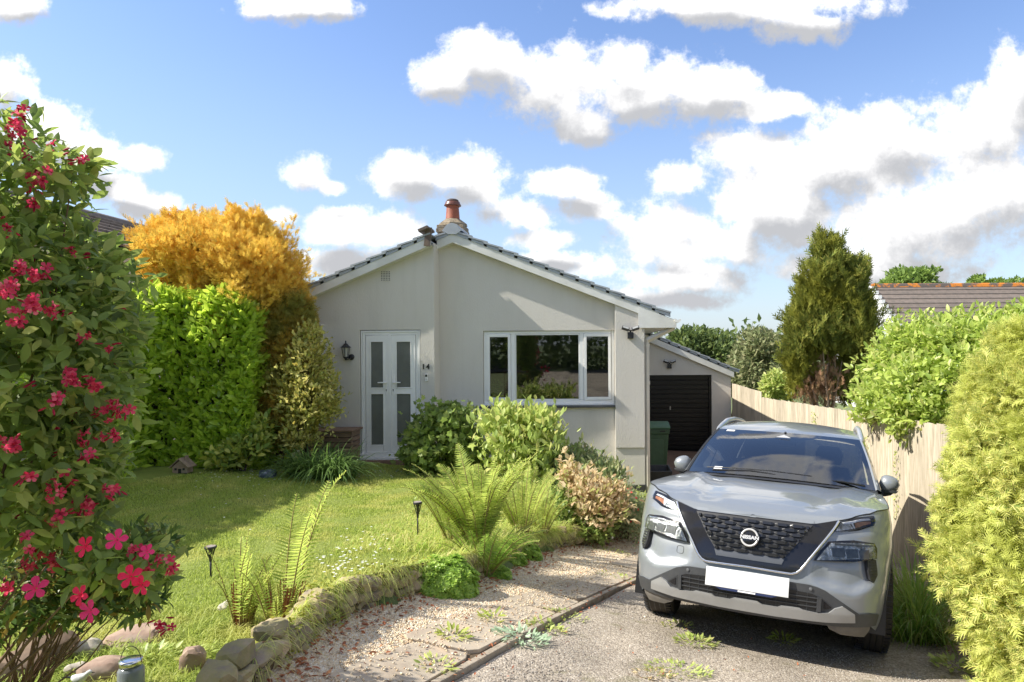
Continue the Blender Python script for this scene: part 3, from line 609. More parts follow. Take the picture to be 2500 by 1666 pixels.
# front door
door = thing('front_door', (0,0,0), None, None); door.parent = house; door.location = (0,0,0)
DY = YL+.02
df = MB(); ring(df, -4.012, -3.018, -1.86, .245, .075, DY, DY+.07, .05); ring(df, -4.004, -3.026, -1.82, .237, .022, DY-.012, DY)
df.build('door_frame', M['upvc'], door, off=HB, bevel=.005)
th = MB(); th.box(-4.03, -3.0, YL-.07, DY+.06, -1.90, -1.862); th.box(-4.02, -3.01, YL-.03, DY+.05, -1.86, -1.80); th.build('threshold', M['upvc'], door, off=HB, bevel=.004)
xm = at(951, 900, YL).x
def leaf_(x0, x1, hs):
    mb = MB(); zb, zt = -1.795, .165; gx0, gx1 = x0+.085, x1-.085; zc = -.86+.0
    mb.box(x0, gx0, DY-.006, DY+.05, zb, zt); mb.box(gx1, x1, DY-.006, DY+.05, zb, zt)
    mb.box(gx0, gx1, DY-.006, DY+.05, zb, -1.66); mb.box(gx0, gx1, DY-.006, DY+.05, -.815, -.705); mb.box(gx0, gx1, DY-.006, DY+.05, .055, zt)
    for (a, b) in ((-1.66,-.815),(-.705,.055)): ring(mb, gx0-.018, gx1+.018, a-.018, b+.018, .018, DY-.013, DY-.006)
    mb.box(x0+.01, x1-.01, DY-.02, DY-.006, zb, zb+.022)
    lo_ = mb.build('door_leaf', M['upvc'], door, off=HB, bevel=.004)
    for (a, b) in ((-1.66,-.815),(-.705,.055)):
        q = MB(); q.box(gx0, gx1, DY+.01, DY+.016, a, b); q.build('glass_panel', M['frost'], lo_, off=HB)
    h = MB(); hx = x1-.03 if hs < 0 else x0+.03
    h.box(hx-.016, hx+.016, DY-.016, DY-.006, -.83, -.50); h.lathe((hx, DY-.03, -.62), [(.011,-.02),(.011,.02)], 10, 'y')
    h.tube([(hx, DY-.045, -.62), (hx+hs*.02, DY-.055, -.62), (hx+hs*.13, DY-.055, -.622)], [.011,.012,.009], 8); h.build('door_handle', M['upvc'], lo_, off=HB)
    k = MB(); k.lathe((hx, DY-.018, -.745), [(.010,-.001),(.010,.001)], 12, 'y'); k.box(hx-.004, hx+.004, DY-.0195, DY-.0175, -.77, -.745); k.build('keyhole', M['black'], lo_, off=HB)
leaf_(-3.93, xm-.028, -1); leaf_(xm+.028, -3.10, 1)
ms = MB(); ms.box(xm-.027, xm+.027, DY-.014, DY+.04, -1.795, .168); ms.build('door_post', M['upvc'], door, off=HB, bevel=.004)
st = MB(); st.box(-4.05, -2.95, YL-.13, YL-.001, -2.06, -1.905); hp(st, 'door_step', mat('step_brown', (.28,.17,.11), (.20,.12,.08), rough=.8, scale=9, bump=.2), bevel=.008)
# meter box on the left
mb_ = MB(); mb_.box(-4.93, -4.62, YL-.14, YL-.001, -1.1, .33); mb_.box(-4.95, -4.60, YL-.16, YL-.001, .332, .352); mb_.box(-4.90,-4.70, YL-.15, YL-.14, -.9, .28)
hp(mb_, 'meter_cabinet', M['render'], bevel=.006)
# garage
GY = 17.3
gw = MB(); gt_ = lambda x: .235-.428*(x-1.06)
gdx0, gdx1, gdz = 1.10, 2.79, -.80
gw.add([(.75,GY,-3),(gdx0,GY,-3),(gdx0,GY,gt_(gdx0)),(.75,GY,gt_(.75))], [(0,1,2,3)]); gw.add([(gdx1,GY,-3),(3.28,GY,-3),(3.28,GY,gt_(3.28)),(gdx1,GY,gt_(gdx1))], [(0,1,2,3)])
gw.add([(gdx0,GY,gdz),(gdx1,GY,gdz),(gdx1,GY,gt_(gdx1)),(gdx0,GY,gt_(gdx0))], [(0,1,2,3)])
gw.add([(gdx1,GY,-3),(gdx1,GY+.16,-3),(gdx1,GY+.16,gdz),(gdx1,GY,gdz)], [(0,1,2,3)]); gw.add([(gdx0,GY,gdz),(gdx1,GY,gdz),(gdx1,GY+.16,gdz),(gdx0,GY+.16,gdz)], [(0,1,2,3)])
gw.add([(3.28,GY,-3),(3.28,GY+5,-3),(3.28,GY+5,gt_(3.28)),(3.28,GY,gt_(3.28))], [(0,1,2,3)])
hp(gw, 'garage_wall', M['render'])
gr_ = MB(); slab(gr_, (.70, gt_(.70)), (3.36, gt_(3.36)), GY-.06, GY+5, .03); hp(gr_, 'garage_roof', M['rooftile'])
gb = MB(); barge(gb, .76, gt_(.76)+.02, 3.34, gt_(3.34)+.02, GY-.10, .15); hp(gb, 'bargeboard', M['barge'])
rt, rc = courses(.72, gt_(.72)+.04, .428, 1, 11, .27, GY-.10, GY+5, 'g'); hp(rt, 'roof_tiles', M['rooftile']); hp(rc, 'verge_caps', M['vergecap'])
gd = MB(); nrb = 17; H = 2.02/nrb
prof = []
for i in range(nrb):
    z = -2.82+i*H; prof += [(0,z),(0,z+H*.72),(.022,z+H*.78),(.022,z+H*.93)]
prof.append((0,-2.82+nrb*H))
gd.grid([[(x, GY+.12+p[0], p[1]) for p in prof] for x in (gdx0+.04, gdx1-.06)])
gdo = hp(gd, 'garage_door', M['garage'])
gfm = MB(); gfm.box(gdx1-.06, gdx1-.005, GY+.06, GY+.15, -2.82, gdz-.002); gfm.box(gdx0, gdx0+.04, GY+.06, GY+.15, -2.82, gdz-.002); gfm.box(gdx0+.04, gdx1-.06, GY+.07, GY+.15, gdz-.04, gdz-.003); gfm.build('door_frame', M['garage'], gdo, off=HB)
gh = MB(); gx = at(1637, 998, GY).x; gh.box(gx-.008, gx+.008, GY+.075, GY+.09, -1.69, -1.60); gh.box(gx-.012, gx+.012, GY+.09, GY+.118, -1.66, -1.63); gh.build('door_handle', mat('steel', (.6,.6,.6), rough=.3, metal=1), gdo, off=HB)
# small fittings: things of their own
def floodlight(loc, label, s=1.):
    t = thing('security_light', loc, label, 'light', 'twin security lights on the walls')
    b = MB(); b.box(-.05*s, .05*s, -.07*s, -.001, -.07*s, .04*s); b.tube([(0,-.05*s,.03*s),(0,-.06*s,.075*s)], .018*s, 8); b.build('sensor_base', M['blackplastic'], t, bevel=.006*s)
    for sg in (-1, 1):
        h = MB(); Mx = Matrix.Translation((sg*.085*s, -.09*s, .10*s)) @ Matrix.Rotation(R(sg*-18), 4, 'Y') @ Matrix.Rotation(R(-20), 4, 'X')
        h.box(-.062*s,.062*s,-.05*s,.05*s,-.02*s,.02*s, Mx); h.tube([(0,-.055*s,.06*s),(sg*.04*s,-.06*s,.085*s)], .012*s, 6); ho = h.build('lamp_head', M['blackplastic'], t, bevel=.004*s)
        g = MB(); g.box(-.05*s,.05*s,-.054*s,-.0505*s,-.015*s,.015*s, Mx); g.build('lens', mat('lens', (.5,.5,.48), rough=.1), ho)
p = at(1539, 817, 11.63); floodlight((p.x, 11.63, p.z), 'black twin head security light on the corner pier of the house')
p = at(1634, 893, GY); floodlight((p.x, GY, p.z), 'black twin head security light above the black garage door', 1.05)
# wall lantern
p = at(850, 862, YL); lt = thing('wall_lantern', (p.x, YL, p.z), 'black carriage style lantern on the wall left of the front door', 'lantern')
b = MB(); b.lathe((.055, -.012, -.07), [(.05,.011),(.048,-.006),(.03,-.014)], 16, 'y'); b.tube([(.055,-.02,-.07),(.05,-.08,-.10),(.01,-.11,-.11),(0,-.11,-.075)], [.012,.011,.01,.012], 8); b.build('bracket', M['blackplastic'], lt, True)
cg = MB(); hexr = lambda r, z: [(r*math.cos(R(60*i+30)), -.11+r*math.sin(R(60*i+30)), z) for i in range(6)]
for a in range(6): cg.tube([hexr(.040,-.07)[a], hexr(.064,.09)[a]], .005, 5)
cg.lathe((0,-.11,0), [(.030,-.085),(.046,-.07),(.044,-.062)], 6); cg.lathe((0,-.11,0), [(.012,-.12),(.02,-.10),(.03,-.085)], 8); cg.build('cage', M['blackplastic'], lt)
rf = MB(); rf.lathe((0,-.11,0), [(.088,.088),(.086,.096),(.045,.128),(.03,.15),(.012,.16),(.009,.178),(.013,.185),(.004,.205)], 6); rf.build('lantern_roof', M['blackplastic'], lt)
gg = MB(); gg.lathe((0,-.11,0), [(.036,-.062),(.058,.086)], 6); gg.build('lantern_glass', mat('lantern_glass', (.55,.54,.48), (.42,.41,.36), rough=.15, scale=9), lt)
# number and doorbell
p = at(1039.5, 896, YL); hn = thing('house_number', (p.x, YL, p.z), 'black metal number 14 fixed beside the front door', 'house number')
for ch_, xo in (('1', -.038), ('4', .036)): text_mesh(ch_, .115, M['black'], 'digit', hn, (xo, -.006, 0), bold=.0035)
p = at(1041.5, 922, YL); db = thing('doorbell', (p.x, YL, p.z), 'white video doorbell with black camera top under the house number', 'doorbell')
b = MB(); b.box(-.024,.024,-.026,-.001,-.066,.064); b.build('case', M['upvc'], db, bevel=.010)
b = MB(); b.box(-.017,.017,-.029,-.0262,.012,.050); b.build('camera_lens', M['black'], db, bevel=.001); b = MB(); b.lathe((0,-.0275,-.025), [(.014,.001),(.013,-.001)], 16, 'y'); b.build('button', M['barge'], db)
# things on the inner window sill
def pot_plant(x, y, z, h, label, seed, m):
    t = thing('houseplant', (x, y, z), label, 'houseplant', 'houseplants behind the window')
    b = MB(); b.lathe((0,0,0), [(.045,0),(.06,.09),(.064,.092),(.064,.105)], 14); b.build('pot', M['terracotta'], t, True)
    P, Nn = crown([(np.array((0,0,.10+h*.5)), np.array((h*.45,.10,h*.5)))], 150, .9, seed=seed); U, Z = orient(Nn, .8, .8, .6, seed); scatter('foliage', LEAF, P, U, Z, h*.3, m, t)
lm_in = leafm('houseplant_leaf', [(.06,.14,.03),(.12,.24,.05)])
zs = wz0+.03
sb = MB(); sb.box(-2.0, .2, YR+.10, YR+.31, wz0-.02, wz0+.03); hp(sb, 'window_board', M['upvc'])
pot_plant(at(1215,960,YR).x, YR+.2, zs, .26, 'leafy houseplant behind the narrow left pane of the window', 3, lm_in)
pot_plant(at(1315,960,YR).x, YR+.2, zs, .22, 'spiky houseplant left of centre behind the middle pane', 5, lm_in)
pot_plant(at(1345,960,YR).x, YR+.22, zs, .30, 'taller houseplant at the centre behind the middle pane', 9, lm_in)
for (px, s_, lab, c_) in ((1358,.10,'white squat vase on the window board by the houseplants',(.7,.7,.68)),(1396,.13,'yellowish goblet at the right end of the middle pane',(.5,.42,.15)),(1372,.2,'tall pale glass vase behind the middle pane',(.45,.48,.46))):
    x = at(px,960,YR).x; t = MB(); t.lathe((0,0,0), [(.03,0),(.045,s_*.35),(.03,s_*.75),(.04,s_)], 14); o = t.build('vase', mat('vase_glaze', c_, rough=.2), None, True); o.location = (x, YR+.2, zs); tag(o, lab, 'vase')
t = MB(); t.box(-.055,.055,-.004,.004,0,.10, Matrix.Rotation(R(-10), 4, 'X')); 
for (px, lab) in ((1196,'white card propped behind the left pane, the left one of two'),(1211,'white card propped behind the left pane, the right one of two')):
    q = MB(); q.box(-.045,.045,-.003,.003,-.035,.035); o = q.build('card', mat('card_white', (.55,.58,.62), rough=.6), None); o.location = (at(px,863,YR).x, YR+.12, at(px,863,YR).z); tag(o, lab, 'card')
b = MB(); b.box(-.13,.13,-.09,.09,0,.02); b.box(-.12,.12,-.085,.085,.02,.04); o = b.build('book', mat('blue_cover', (.05,.16,.45), (.4,.45,.5), rough=.4, scale=15), None, bevel=.003); o.location = (at(1473,966,YR).x, YR+.2, zs); tag(o, 'blue covered book lying behind the narrow right pane', 'book')
# planter left of the door
PB = (-4.34, 11.02, -1.9)
pl = thing('wooden_planter', (PB[0], PB[1], T(-4.3, 11)), 'slatted wooden planter box with flat top rim left of the front door', 'planter')
z_ = T(-4.3, 11); ztop = at(850, 1050, 10.95).z-z_
b = MB(); nS = 6; hS = (ztop-.05)/nS
for i in range(nS): b.box(-.34,.33,-.12,-.1,.02+i*hS,.02+(i+1)*hS-.012); b.box(.31,.33,-.099,.3,.02+i*hS,.02+(i+1)*hS-.012)
b.build('slats', M['wood'], pl, bevel=.003); b = MB(); b.box(-.38,.37,-.15,.33,ztop-.028,ztop); b.build('rim', M['wood'], pl, bevel=.004); b = MB(); b.box(.332,.36,-.13,-.097,0,ztop-.03); b.build('corner_post', M['wood'], pl); b = MB(); b.box(-.36,-.343,-.13,-.097,0,ztop-.03); b.build('corner_post', M['wood'], pl)
b = MB(); b.box(-.3,.3,-.08,.28,.0,ztop-.09); b.build('soil', M['soil'], pl)
# little metal bird stake
bs = thing('garden_stake', (-4.2, 10.6, T(-4.2,10.6)), 'small black metal bird on a stake in front of the wooden planter', 'garden ornament')
b = MB(); zb_ = .25; b.tube([(0,0,-.05),(0,0,zb_)], .003, 5)
b.prism([(-.06,zb_+.055),(-.035,zb_+.03),(-.03,zb_),(0,zb_-.02),(.035,zb_-.005),(.045,zb_+.03),(.06,zb_+.035),(.045,zb_+.05),(.02,zb_+.055),(0,zb_+.025),(-.03,zb_+.06)], 'y', -.003, .003); b.build('bird', M['black'], bs)
# wheelie bin
WB = Vector((1.14, 14.4, T(1.14,14.4)))
wb = thing('wheelie_bin', WB, 'green wheelie bin with closed lid standing in front of the garage', 'wheelie bin')
b = MB()
def fr(z, w, d0, d1): return [(-w,d0,z),(w,d0,z),(w,d1,z),(-w,d1,z)]
lv = [fr(.03,.20,-.19,.22), fr(.80,.245,-.27,.24), fr(.80,.262,-.29,.255), fr(.90,.265,-.30,.26)]
vs = [p for l in lv for p in l]; b.add(vs, [(0,3,2,1)]+[(i*4+k, i*4+(k+1) % 4, i*4+4+(k+1) % 4, i*4+4+k) for i in range(3) for k in range(4)]+[(12,13,14,15)])
b.build('body', M['binG'], wb, bevel=.014)
b = MB(); b.prism([(-.32,.905),(-.33,.935),(-.25,.965),(0,1.01),(.24,1.01),(.29,.98),(.29,.905)], 'x', -.275, .275); b.build('lid', mat('bin_lid', (.06,.14,.07), (.05,.115,.055), rough=.5, scale=9), wb, bevel=.012)
b = MB(); b.tube([(-.24,.30,.95),(.24,.30,.95)], .014, 8); b.build('handle', M['binG'], wb)
for s_ in (-1, 1): b = MB(); b.lathe((s_*.215,.2,.10), [(.10,-.02),(.10,.02)], 16, 'x'); b.build('wheel', M['blackplastic'], wb)
b = MB(); b.box(.06,.17,-.302,-.2995,.845,.872); b.build('label', M['black'], wb)
b = MB(); b.prism([(-.13,.16),(.13,.16),(.14,.66),(.10,.69),(-.10,.69),(-.14,.66)], 'y', -.268, -.225); b.build('front_panel', M['binG'], wb, bevel=.004)
rb = MB(); z = T(.98,12.35); 
vs = [(-.17,-.27,0),(.17,-.27,0),(.17,.27,0),(-.17,.27,0),(-.22,-.33,.30),(.22,-.33,.30),(.22,.33,.30),(-.22,.33,.30),(-.19,-.30,.30),(.19,-.30,.30),(.19,.30,.30),(-.19,.30,.30),(-.15,-.25,.03),(.15,-.25,.03),(.15,.25,.03),(-.15,.25,.03)]
rb.add(vs, [(0,3,2,1),(0,1,5,4),(1,2,6,5),(2,3,7,6),(3,0,4,7),(4,5,9,8),(5,6,10,9),(6,7,11,10),(7,4,8,11),(8,9,13,12),(9,10,14,13),(10,11,15,14),(11,8,12,15),(12,13,14,15)])
o = rb.build('recycling_box', M['blackplastic'], None, bevel=.008); o.location = (1.02, 12.35, T(1.02,12.35)+.01); tag(o, 'low black open recycling box on the drive beside the house corner', 'recycling box')

# ---------------------------------------------------------------- neighbouring houses
nb_ = thing('house', (17, 30, -3.5), 'brown tiled roof of the next house behind the fence, lichen spotted ridge', 'house')
def nbp(mb, n, m, **k): return mb.build(n, m, nb_, off=(17,30,-3.5), **k)
rtile = mat('brown_rooftile', (.17,.135,.115), (.12,.10,.085), rough=.8, scale=6, bump=.3, island=.12)
b = MB(); ridge = (30, 2.47); sl_ = .645
xg = lambda u: 11.85
nc = 15
for i in range(nc):
    y0 = 30-i*.33; z0_ = 2.47-i*.33*sl_; y1 = y0-.36; z1_ = z0_-.36*sl_+.0
    b.add([(11.9,y0,z0_),(26,y0,z0_),(26,y1,z1_+.045),(11.9,y1,z1_+.045),(11.9,y0,z0_-.03),(26,y0,z0_-.03),(26,y1,z1_-.01),(11.9,y1,z1_-.01)], [(0,1,2,3),(3,2,6,7),(0,3,7,4),(1,5,6,2)])
nbp(b, 'roof', rtile)
b = MB(); b.add([(11.9,30,2.47),(26,30,2.47),(26,35,-.8),(11.9,35,-.8)], [(0,1,2,3)]); nbp(b, 'roof_back', rtile)
b = MB()
for i in range(32): b.prism([(29.83,2.40),(29.9,2.53),(30,2.58),(30.1,2.53),(30.17,2.40)], 'x', 11.86+i*.445, 11.86+i*.445+.44)
nbp(b, 'ridge_tiles', mat('lichen_ridge', (.10,.08,.07), (.50,.17,.02), rough=.9, scale=2.6, lo=.50, hi=.56, bump=.3))
b = MB(); b.add([(11.93,30,2.44),(11.93,24.9,2.44-5.1*sl_),(11.93,24.9,-3.5),(11.93,35,-3.5),(11.93,35,-.8)], [(0,1,2,3,4)]); b.box(11.93,26,25.5,25.6,-3.5,-.6); nbp(b, 'wall', mat('white_render_wall', (.72,.72,.71), (.6,.6,.6), rough=.8, scale=2))
b = MB(); b.add([(11.80,30.1,2.50),(11.80,24.9,2.50-5.2*sl_),(11.80,24.9,2.22-5.2*sl_),(11.80,30.1,2.22),(11.92,30.1,2.50),(11.92,24.9,2.50-5.2*sl_),(11.92,24.9,2.22-5.2*sl_),(11.92,30.1,2.22)], [(0,1,2,3),(4,7,6,5),(0,4,5,1),(3,2,6,7),(1,5,6,2)]); 
for i in range(nc): y=30-i*.33; b.box(11.76,11.93,y-.36,y-.02,2.45-(i+1)*.33*sl_+.03,2.45-(i+.6)*.33*sl_+.10)
nbp(b, 'bargeboard', M['upvc'])
nl = thing('house', (-10, 12, -2), 'brown tiled roof of the left neighbour showing above the hedge', 'house')
def nlp(mb, n, m): return mb.build(n, m, nl, off=(-10,12,-2))
b = MB(); nt_ = 8
for i in range(nt_):
    x0 = -10.1+i*.30; z0_ = 2.62-i*.30*.42; x1 = x0+.33; z1_ = z0_-.33*.42
    for j in range(23):
        y0 = 6+j*.45; b.add([(x0,y0,z0_),(x0,y0+.44,z0_),(x1,y0+.44,z1_+.05),(x1,y0,z1_+.05),(x1,y0+.44,z1_+.01),(x1,y0,z1_+.01)], [(0,1,2,3),(3,2,4,5)])
nlp(b, 'roof', mat('brown_tile_b', (.20,.155,.125), (.12,.095,.08), rough=.85, scale=5, bump=.3, island=.18))
b = MB(); b.add([(-10.1,6,2.62),(-10.1,16.4,2.62),(-12.6,16.4,1.5),(-12.6,6,1.5)], [(0,1,2,3)]); nlp(b, 'roof_back', rtile)
b = MB()
for i in range(23): b.prism([(-10.26,2.54),(-10.18,2.66),(-10.1,2.70),(-10.02,2.66),(-9.94,2.54)], 'y', 6+i*.45, 6+i*.45+.44)
nlp(b, 'ridge_tiles', rtile)
b = MB(); b.box(-12.3,-7.9,6.3,16.1,-2.4,1.5); b.add([(-7.9,16.1,1.5),(-12.3,16.1,1.5),(-10.1,16.1,2.5)], [(0,1,2)]); b.add([(-7.9,6.3,1.5),(-12.3,6.3,1.5),(-10.1,6.3,2.5)], [(0,1,2)]); nlp(b, 'wall', M['render'])

# ---------------------------------------------------------------- fence
fx = lambda Y: 3.30+(17.25-Y)*.052
ft = thing('fence', (3.5, 12, -2.8), 'tall weathered closeboard wooden fence along the right of the drive', 'fence')
FO = (3.5, 12, -2.8)
b = MB(); y = 17.2; rf_ = random.Random(4)
def ftop(Y):
    if Y > 14.75: return at(1784, 936, 17.3).z-(17.3-Y)*.012
    return np.interp(Y, [2, 7.74, 14.6], [-.28, -.93, -1.165])
while y > 2.2:
    wd = .105+rf_.uniform(-.01,.01); x = fx(y)+rf_.uniform(-.004,.004); tp = ftop(y)+rf_.uniform(-.008,.008); zb = T(fx(y), y)-.05
    a = .004; 
    b.add([(x-.012,y,zb),(x-.002,y-wd-.01,zb),(x+.012,y-wd-.01,zb),(x+.002,y,zb),(x-.012,y,tp),(x-.002,y-wd-.01,tp),(x+.012,y-wd-.01,tp),(x+.002,y,tp)], [(0,3,2,1),(4,5,6,7),(0,1,5,4),(1,2,6,5),(2,3,7,6),(3,0,4,7)])
    y -= wd
b.build('fence_boards', M['fence'], ft, off=FO)
for y in (17.22, 14.7, 12.2, 9.7, 7.2, 4.7, 2.3):
    q = MB(); q.box(fx(y)+.02, fx(y)+.12, y-.05, y+.05, T(fx(y),y)-.1, ftop(y)-.02); q.build('post', M['fence'], ft, off=FO)
q = MB()
for h_ in (.25, .9, 1.4): q.tube([(fx(y)+.045, y, T(fx(y),y)+h_) for y in (2.2,5,8,11,14,17.2)], .03, 4)
q.build('rails', M['fence'], ft, off=FO)
# ---------------------------------------------------------------- the car (its own frame: x across, y from the nose backwards, z up)
M['paint'] = mat('pale_grey_paint', (.245,.262,.278), (.235,.252,.268), rough=.35, scale=2, coat=.8, metal=.25)
M['paint'].node_tree.nodes['Principled BSDF'].inputs['Coat Roughness'].default_value = .03
M['trim'] = mat('charcoal_trim', (.055,.057,.06), (.045,.047,.05), rough=.5, scale=30, bump=.05, bscale=300)
M['skid'] = mat('satin_silver', (.36,.36,.355), (.32,.32,.315), rough=.4, metal=.35, scale=5)
M['gloss'] = mat('gloss_black', (.010,.010,.012), (.014,.014,.016), rough=.08, scale=4, spec=.45)
M['chrome'] = mat('chrome', (.82,.81,.80), (.74,.73,.72), rough=.2, metal=1., scale=8)
M['rubber'] = mat('tyre_rubber', (.022,.02,.018), (.04,.033,.026), rough=.85, scale=5, bump=.2)
M['rim'] = mat('alloy', (.25,.25,.26), rough=.3, metal=.9)
M['lampglass'] = glassm('lamp_cover', (.92,.93,.94), .04, ior=1.5)
M['lampin'] = mat('lamp_reflector', (.62,.63,.62), (.16,.17,.16), rough=.15, metal=.85, scale=22, lo=.4, hi=.6, bump=.9, bscale=60)
M['lampdark'] = mat('lamp_dark', (.07,.075,.07), (.14,.15,.14), rough=.3, scale=30)
M['amber'] = mat('amber', (.50,.24,.12), (.30,.12,.06), rough=.25, scale=20)
M['carglass'] = glassm('car_glass', (.62,.68,.68), .12, ior=2.9)
M['tint'] = glassm('tinted_glass', (.10,.11,.11), .4, ior=1.6)
M['frit'] = mat('frit', (.035,.037,.04), rough=.12)
M['cabin'] = mat('cabin_trim', (.06,.063,.068), (.05,.052,.056), rough=.7, scale=10)
M['seat'] = mat('seat_cloth', (.045,.047,.05), (.03,.03,.033), rough=.85, scale=30, bump=.2)
CAR_Q = (-0.35384, -0.19135, 0.04287, 0.87357, 4.29458, -1.98745)
def RQ(yaw, pit, rol):
    cy,sy=math.cos(yaw),math.sin(yaw);cp,sp=math.cos(pit),math.sin(pit);cr,sr=math.cos(rol),math.sin(rol)
    Rz=np.array([[cy,-sy,0],[sy,cy,0],[0,0,1]]);Rx=np.array([[1,0,0],[0,cp,-sp],[0,sp,cp]]);Ry=np.array([[cr,0,sr],[0,1,0],[-sr,0,cr]])
    return Rz@Rx@Ry
_m = Matrix([list(r)+[0] for r in RQ(*CAR_Q[:3])]+[[0,0,0,1]])
car = thing('parked_car', (0,0,0), 'pale grey five door SUV parked nose forward on the drive', 'car')
car.matrix_world = Matrix.Translation(CAR_Q[3:6]) @ _m
def cpart(name, mb, m, parent=None, deg=35, bevel=0):
    o = mb.build(name, m, parent or car, bevel=bevel); sm_angle(o, deg); return o
OUTL=np.array([(0,0),(.2,.004),(.4,.022),(.55,.055),(.66,.10),(.74,.155),(.80,.23),(.845,.33),(.870,.46),(.884,.65),(.890,.95),(.893,1.5),(.893,2.5),(.893,3.5),(.88,4.0),(.86,4.4),(.78,4.55),(.6,4.64),(.3,4.675),(0,4.68)])
def catmull(P,n=20):
    P=np.vstack([2*P[0]-P[1],P,2*P[-1]-P[-2]]);o=[]
    for i in range(1,len(P)-2):
        for t in np.arange(n)/n:
            a,b,c,d=P[i-1],P[i],P[i+1],P[i+2]
            o.append(.5*((2*b)+(-a+c)*t+(2*a-5*b+4*c-d)*t*t+(-a+3*b-3*c+d)*t**3))
    o.append(P[-2]);return np.array(o)
CC=catmull(OUTL);CL=np.r_[0,np.cumsum(np.hypot(*np.diff(CC,axis=0).T))]
CN=np.gradient(CC,axis=0);CN/=np.hypot(*CN.T)[:,None];CN=np.stack([CN[:,1],-CN[:,0]],1)
FZ=np.array([.18,.25,.35,.5,.62,.75,.85,.92,.98,1.03]);FR=np.array([.12,.06,.02,.0,.012,.045,.085,.13,.20,.30])
SZ=np.array([.18,.3,.45,.6,.75,.9,1.0,1.08,1.13]);SR=np.array([.08,.05,.03,.015,.0,.01,.03,.06,.10])
from functools import lru_cache
def BS0(s,z,d=0.):
    sg=-1 if s<0 else 1;a=abs(s)
    x=np.interp(a,CL,CC[:,0]);y=np.interp(a,CL,CC[:,1]);nx=np.interp(a,CL,CN[:,0]);ny=np.interp(a,CL,CN[:,1])
    w=np.clip((a-.75)/.45,0,1);w=w*w*(3-2*w)
    r=(1-w)*np.interp(z,FZ,FR)+w*np.interp(z,SZ,SR)-d
    return Vector((sg*(x-nx*r),y-ny*r,z))
def sst(x,a,b): t=min(max((x-a)/(b-a),0),1); return t*t*(3-2*t)
def dent(s,z):
    """sculpting of the bumper corners: hollow under the lower lamp with a crease that runs to a point"""
    a=abs(s); e=sst(a,.36,.50)*(1-sst(a,.80,.90)); lo=np.interp(a,[.36,.48,.655,.80,.9],[.53,.505,.475,.55,.6])
    d=.032*e*sst(z,lo-.012,lo+.035)*(1-sst(z,.69,.735)*.85)*(1-sst(z,.79,.84))
    d-=.012*sst(a,.3,.6)*(1-sst(a,.85,.95))*sst(z,.80,.825)*(1-sst(z,.83,.87))*.6
    return d
def BS(s,z,d=0.): return BS0(s,z,d-dent(s,z))
TS=[0,.4,.54,.75,.94,1.03,1.3,1.62,2.1,3.1,4.1,4.9,5.3,6.2]; TZ=[.868,.868,.90,.94,.965,.992,1.022,1.05,1.085,1.115,1.13,1.12,1.09,1.06]
ztop=lambda s: float(np.interp(abs(s),TS,TZ))
SMAX=float(CL[-1])
def s_at_y(y): i=np.argmax(CC[:,1]>=y); return float(CL[i])
ss=sorted(set([round(float(v),4) for v in np.concatenate([np.arange(0,1.4,.03),np.arange(1.4,5.2,.06),np.linspace(5.2,SMAX-.001,14)])]))
ss=[-v for v in ss[::-1] if v>0]+ss
nz_=26
b=MB(); rows=[]
WHY=(.93,3.63)
for s in ss:
    zt=ztop(s); zb=.30 if abs(s)<.75 else .30-.06*sst(abs(s),.75,1.0); rows.append([BS(s,zb+(zt-zb)*k/nz_) for k in range(nz_+1)])
vs=[p for r in rows for p in r]; fs=[]
for i in range(len(rows)-1):
    for j in range(nz_):
        c_=(rows[i][j]+rows[i+1][j+1])*.5
        if abs(c_.x)>.7 and any((c_.y-wy)**2+(c_.z-.36)**2<.415**2 for wy in WHY): continue
        fs.append((i*(nz_+1)+j,i*(nz_+1)+j+1,(i+1)*(nz_+1)+j+1,(i+1)*(nz_+1)+j))
b.add(vs,fs)
cpart('body',b,M['paint'],deg=50)
# wheel arch cladding and sills
for sx in (-1,1):
    for wy in WHY:
        b=MB(); pts=[]
        for k in range(25):
            a=R(-12+204*k/24); row=[]
            for rr_,dd in ((.385,-.02),(.385,.004),(.43,.007),(.455,.004),(.458,-.01)):
                y=wy+rr_*math.cos(a); z=max(.36+rr_*math.sin(a),.22); q=BS0(s_at_y(min(max(y,.3),4.4)),z,dd); row.append(Vector((sx*q.x,q.y if True else y,z)))
            pts.append(row)
        b.grid(pts); cpart('wheel_arch',b,M['trim'],deg=60)
    b=MB(); b.grid([[Vector((sx*(BS0(s_at_y(y),z,.012).x),y,z)) for z in (.20,.26,.34,.40)] for y in np.linspace(1.36,3.22,10)]); cpart('sill',b,M['trim'])
# bonnet / lid
def edge(s): return BS(s,ztop(s))
def lid_z(x,y,ze,xe):
    zc=float(np.interp(y,[.06,.12,.2,.3,.45,.65,.9,1.15,1.4,1.6],[.868,.893,.928,.962,1.0,1.038,1.078,1.112,1.132,1.145]))
    t=min(abs(x)/xe,1.); z=ze+(zc-ze)*(1-t**3.2)
    k=sst(y,.15,.45); rx=.50+.10*(y-.3)
    z+=k*(.014*math.exp(-((abs(x)-rx)/.05)**2)-.012*math.exp(-((abs(x)-rx+.14)/.09)**2)+.006*math.exp(-((abs(x)-.70)/.04)**2))
    return z
b=MB(); pts=[]
for s in np.concatenate([np.arange(.02,.40,.05),np.arange(.40,1.0,.03),np.arange(1.0,2.15,.05)]):
    e=edge(float(s)); row=[]
    n=30
    for k in range(n+1):
        t=-1+2*k/n; x=e.x*t
        y=e.y-(.0 if s>1.0 else 0)
        row.append(Vector((x,y,lid_z(x,y,e.z,e.x)+.0015)))
    pts.append(row)
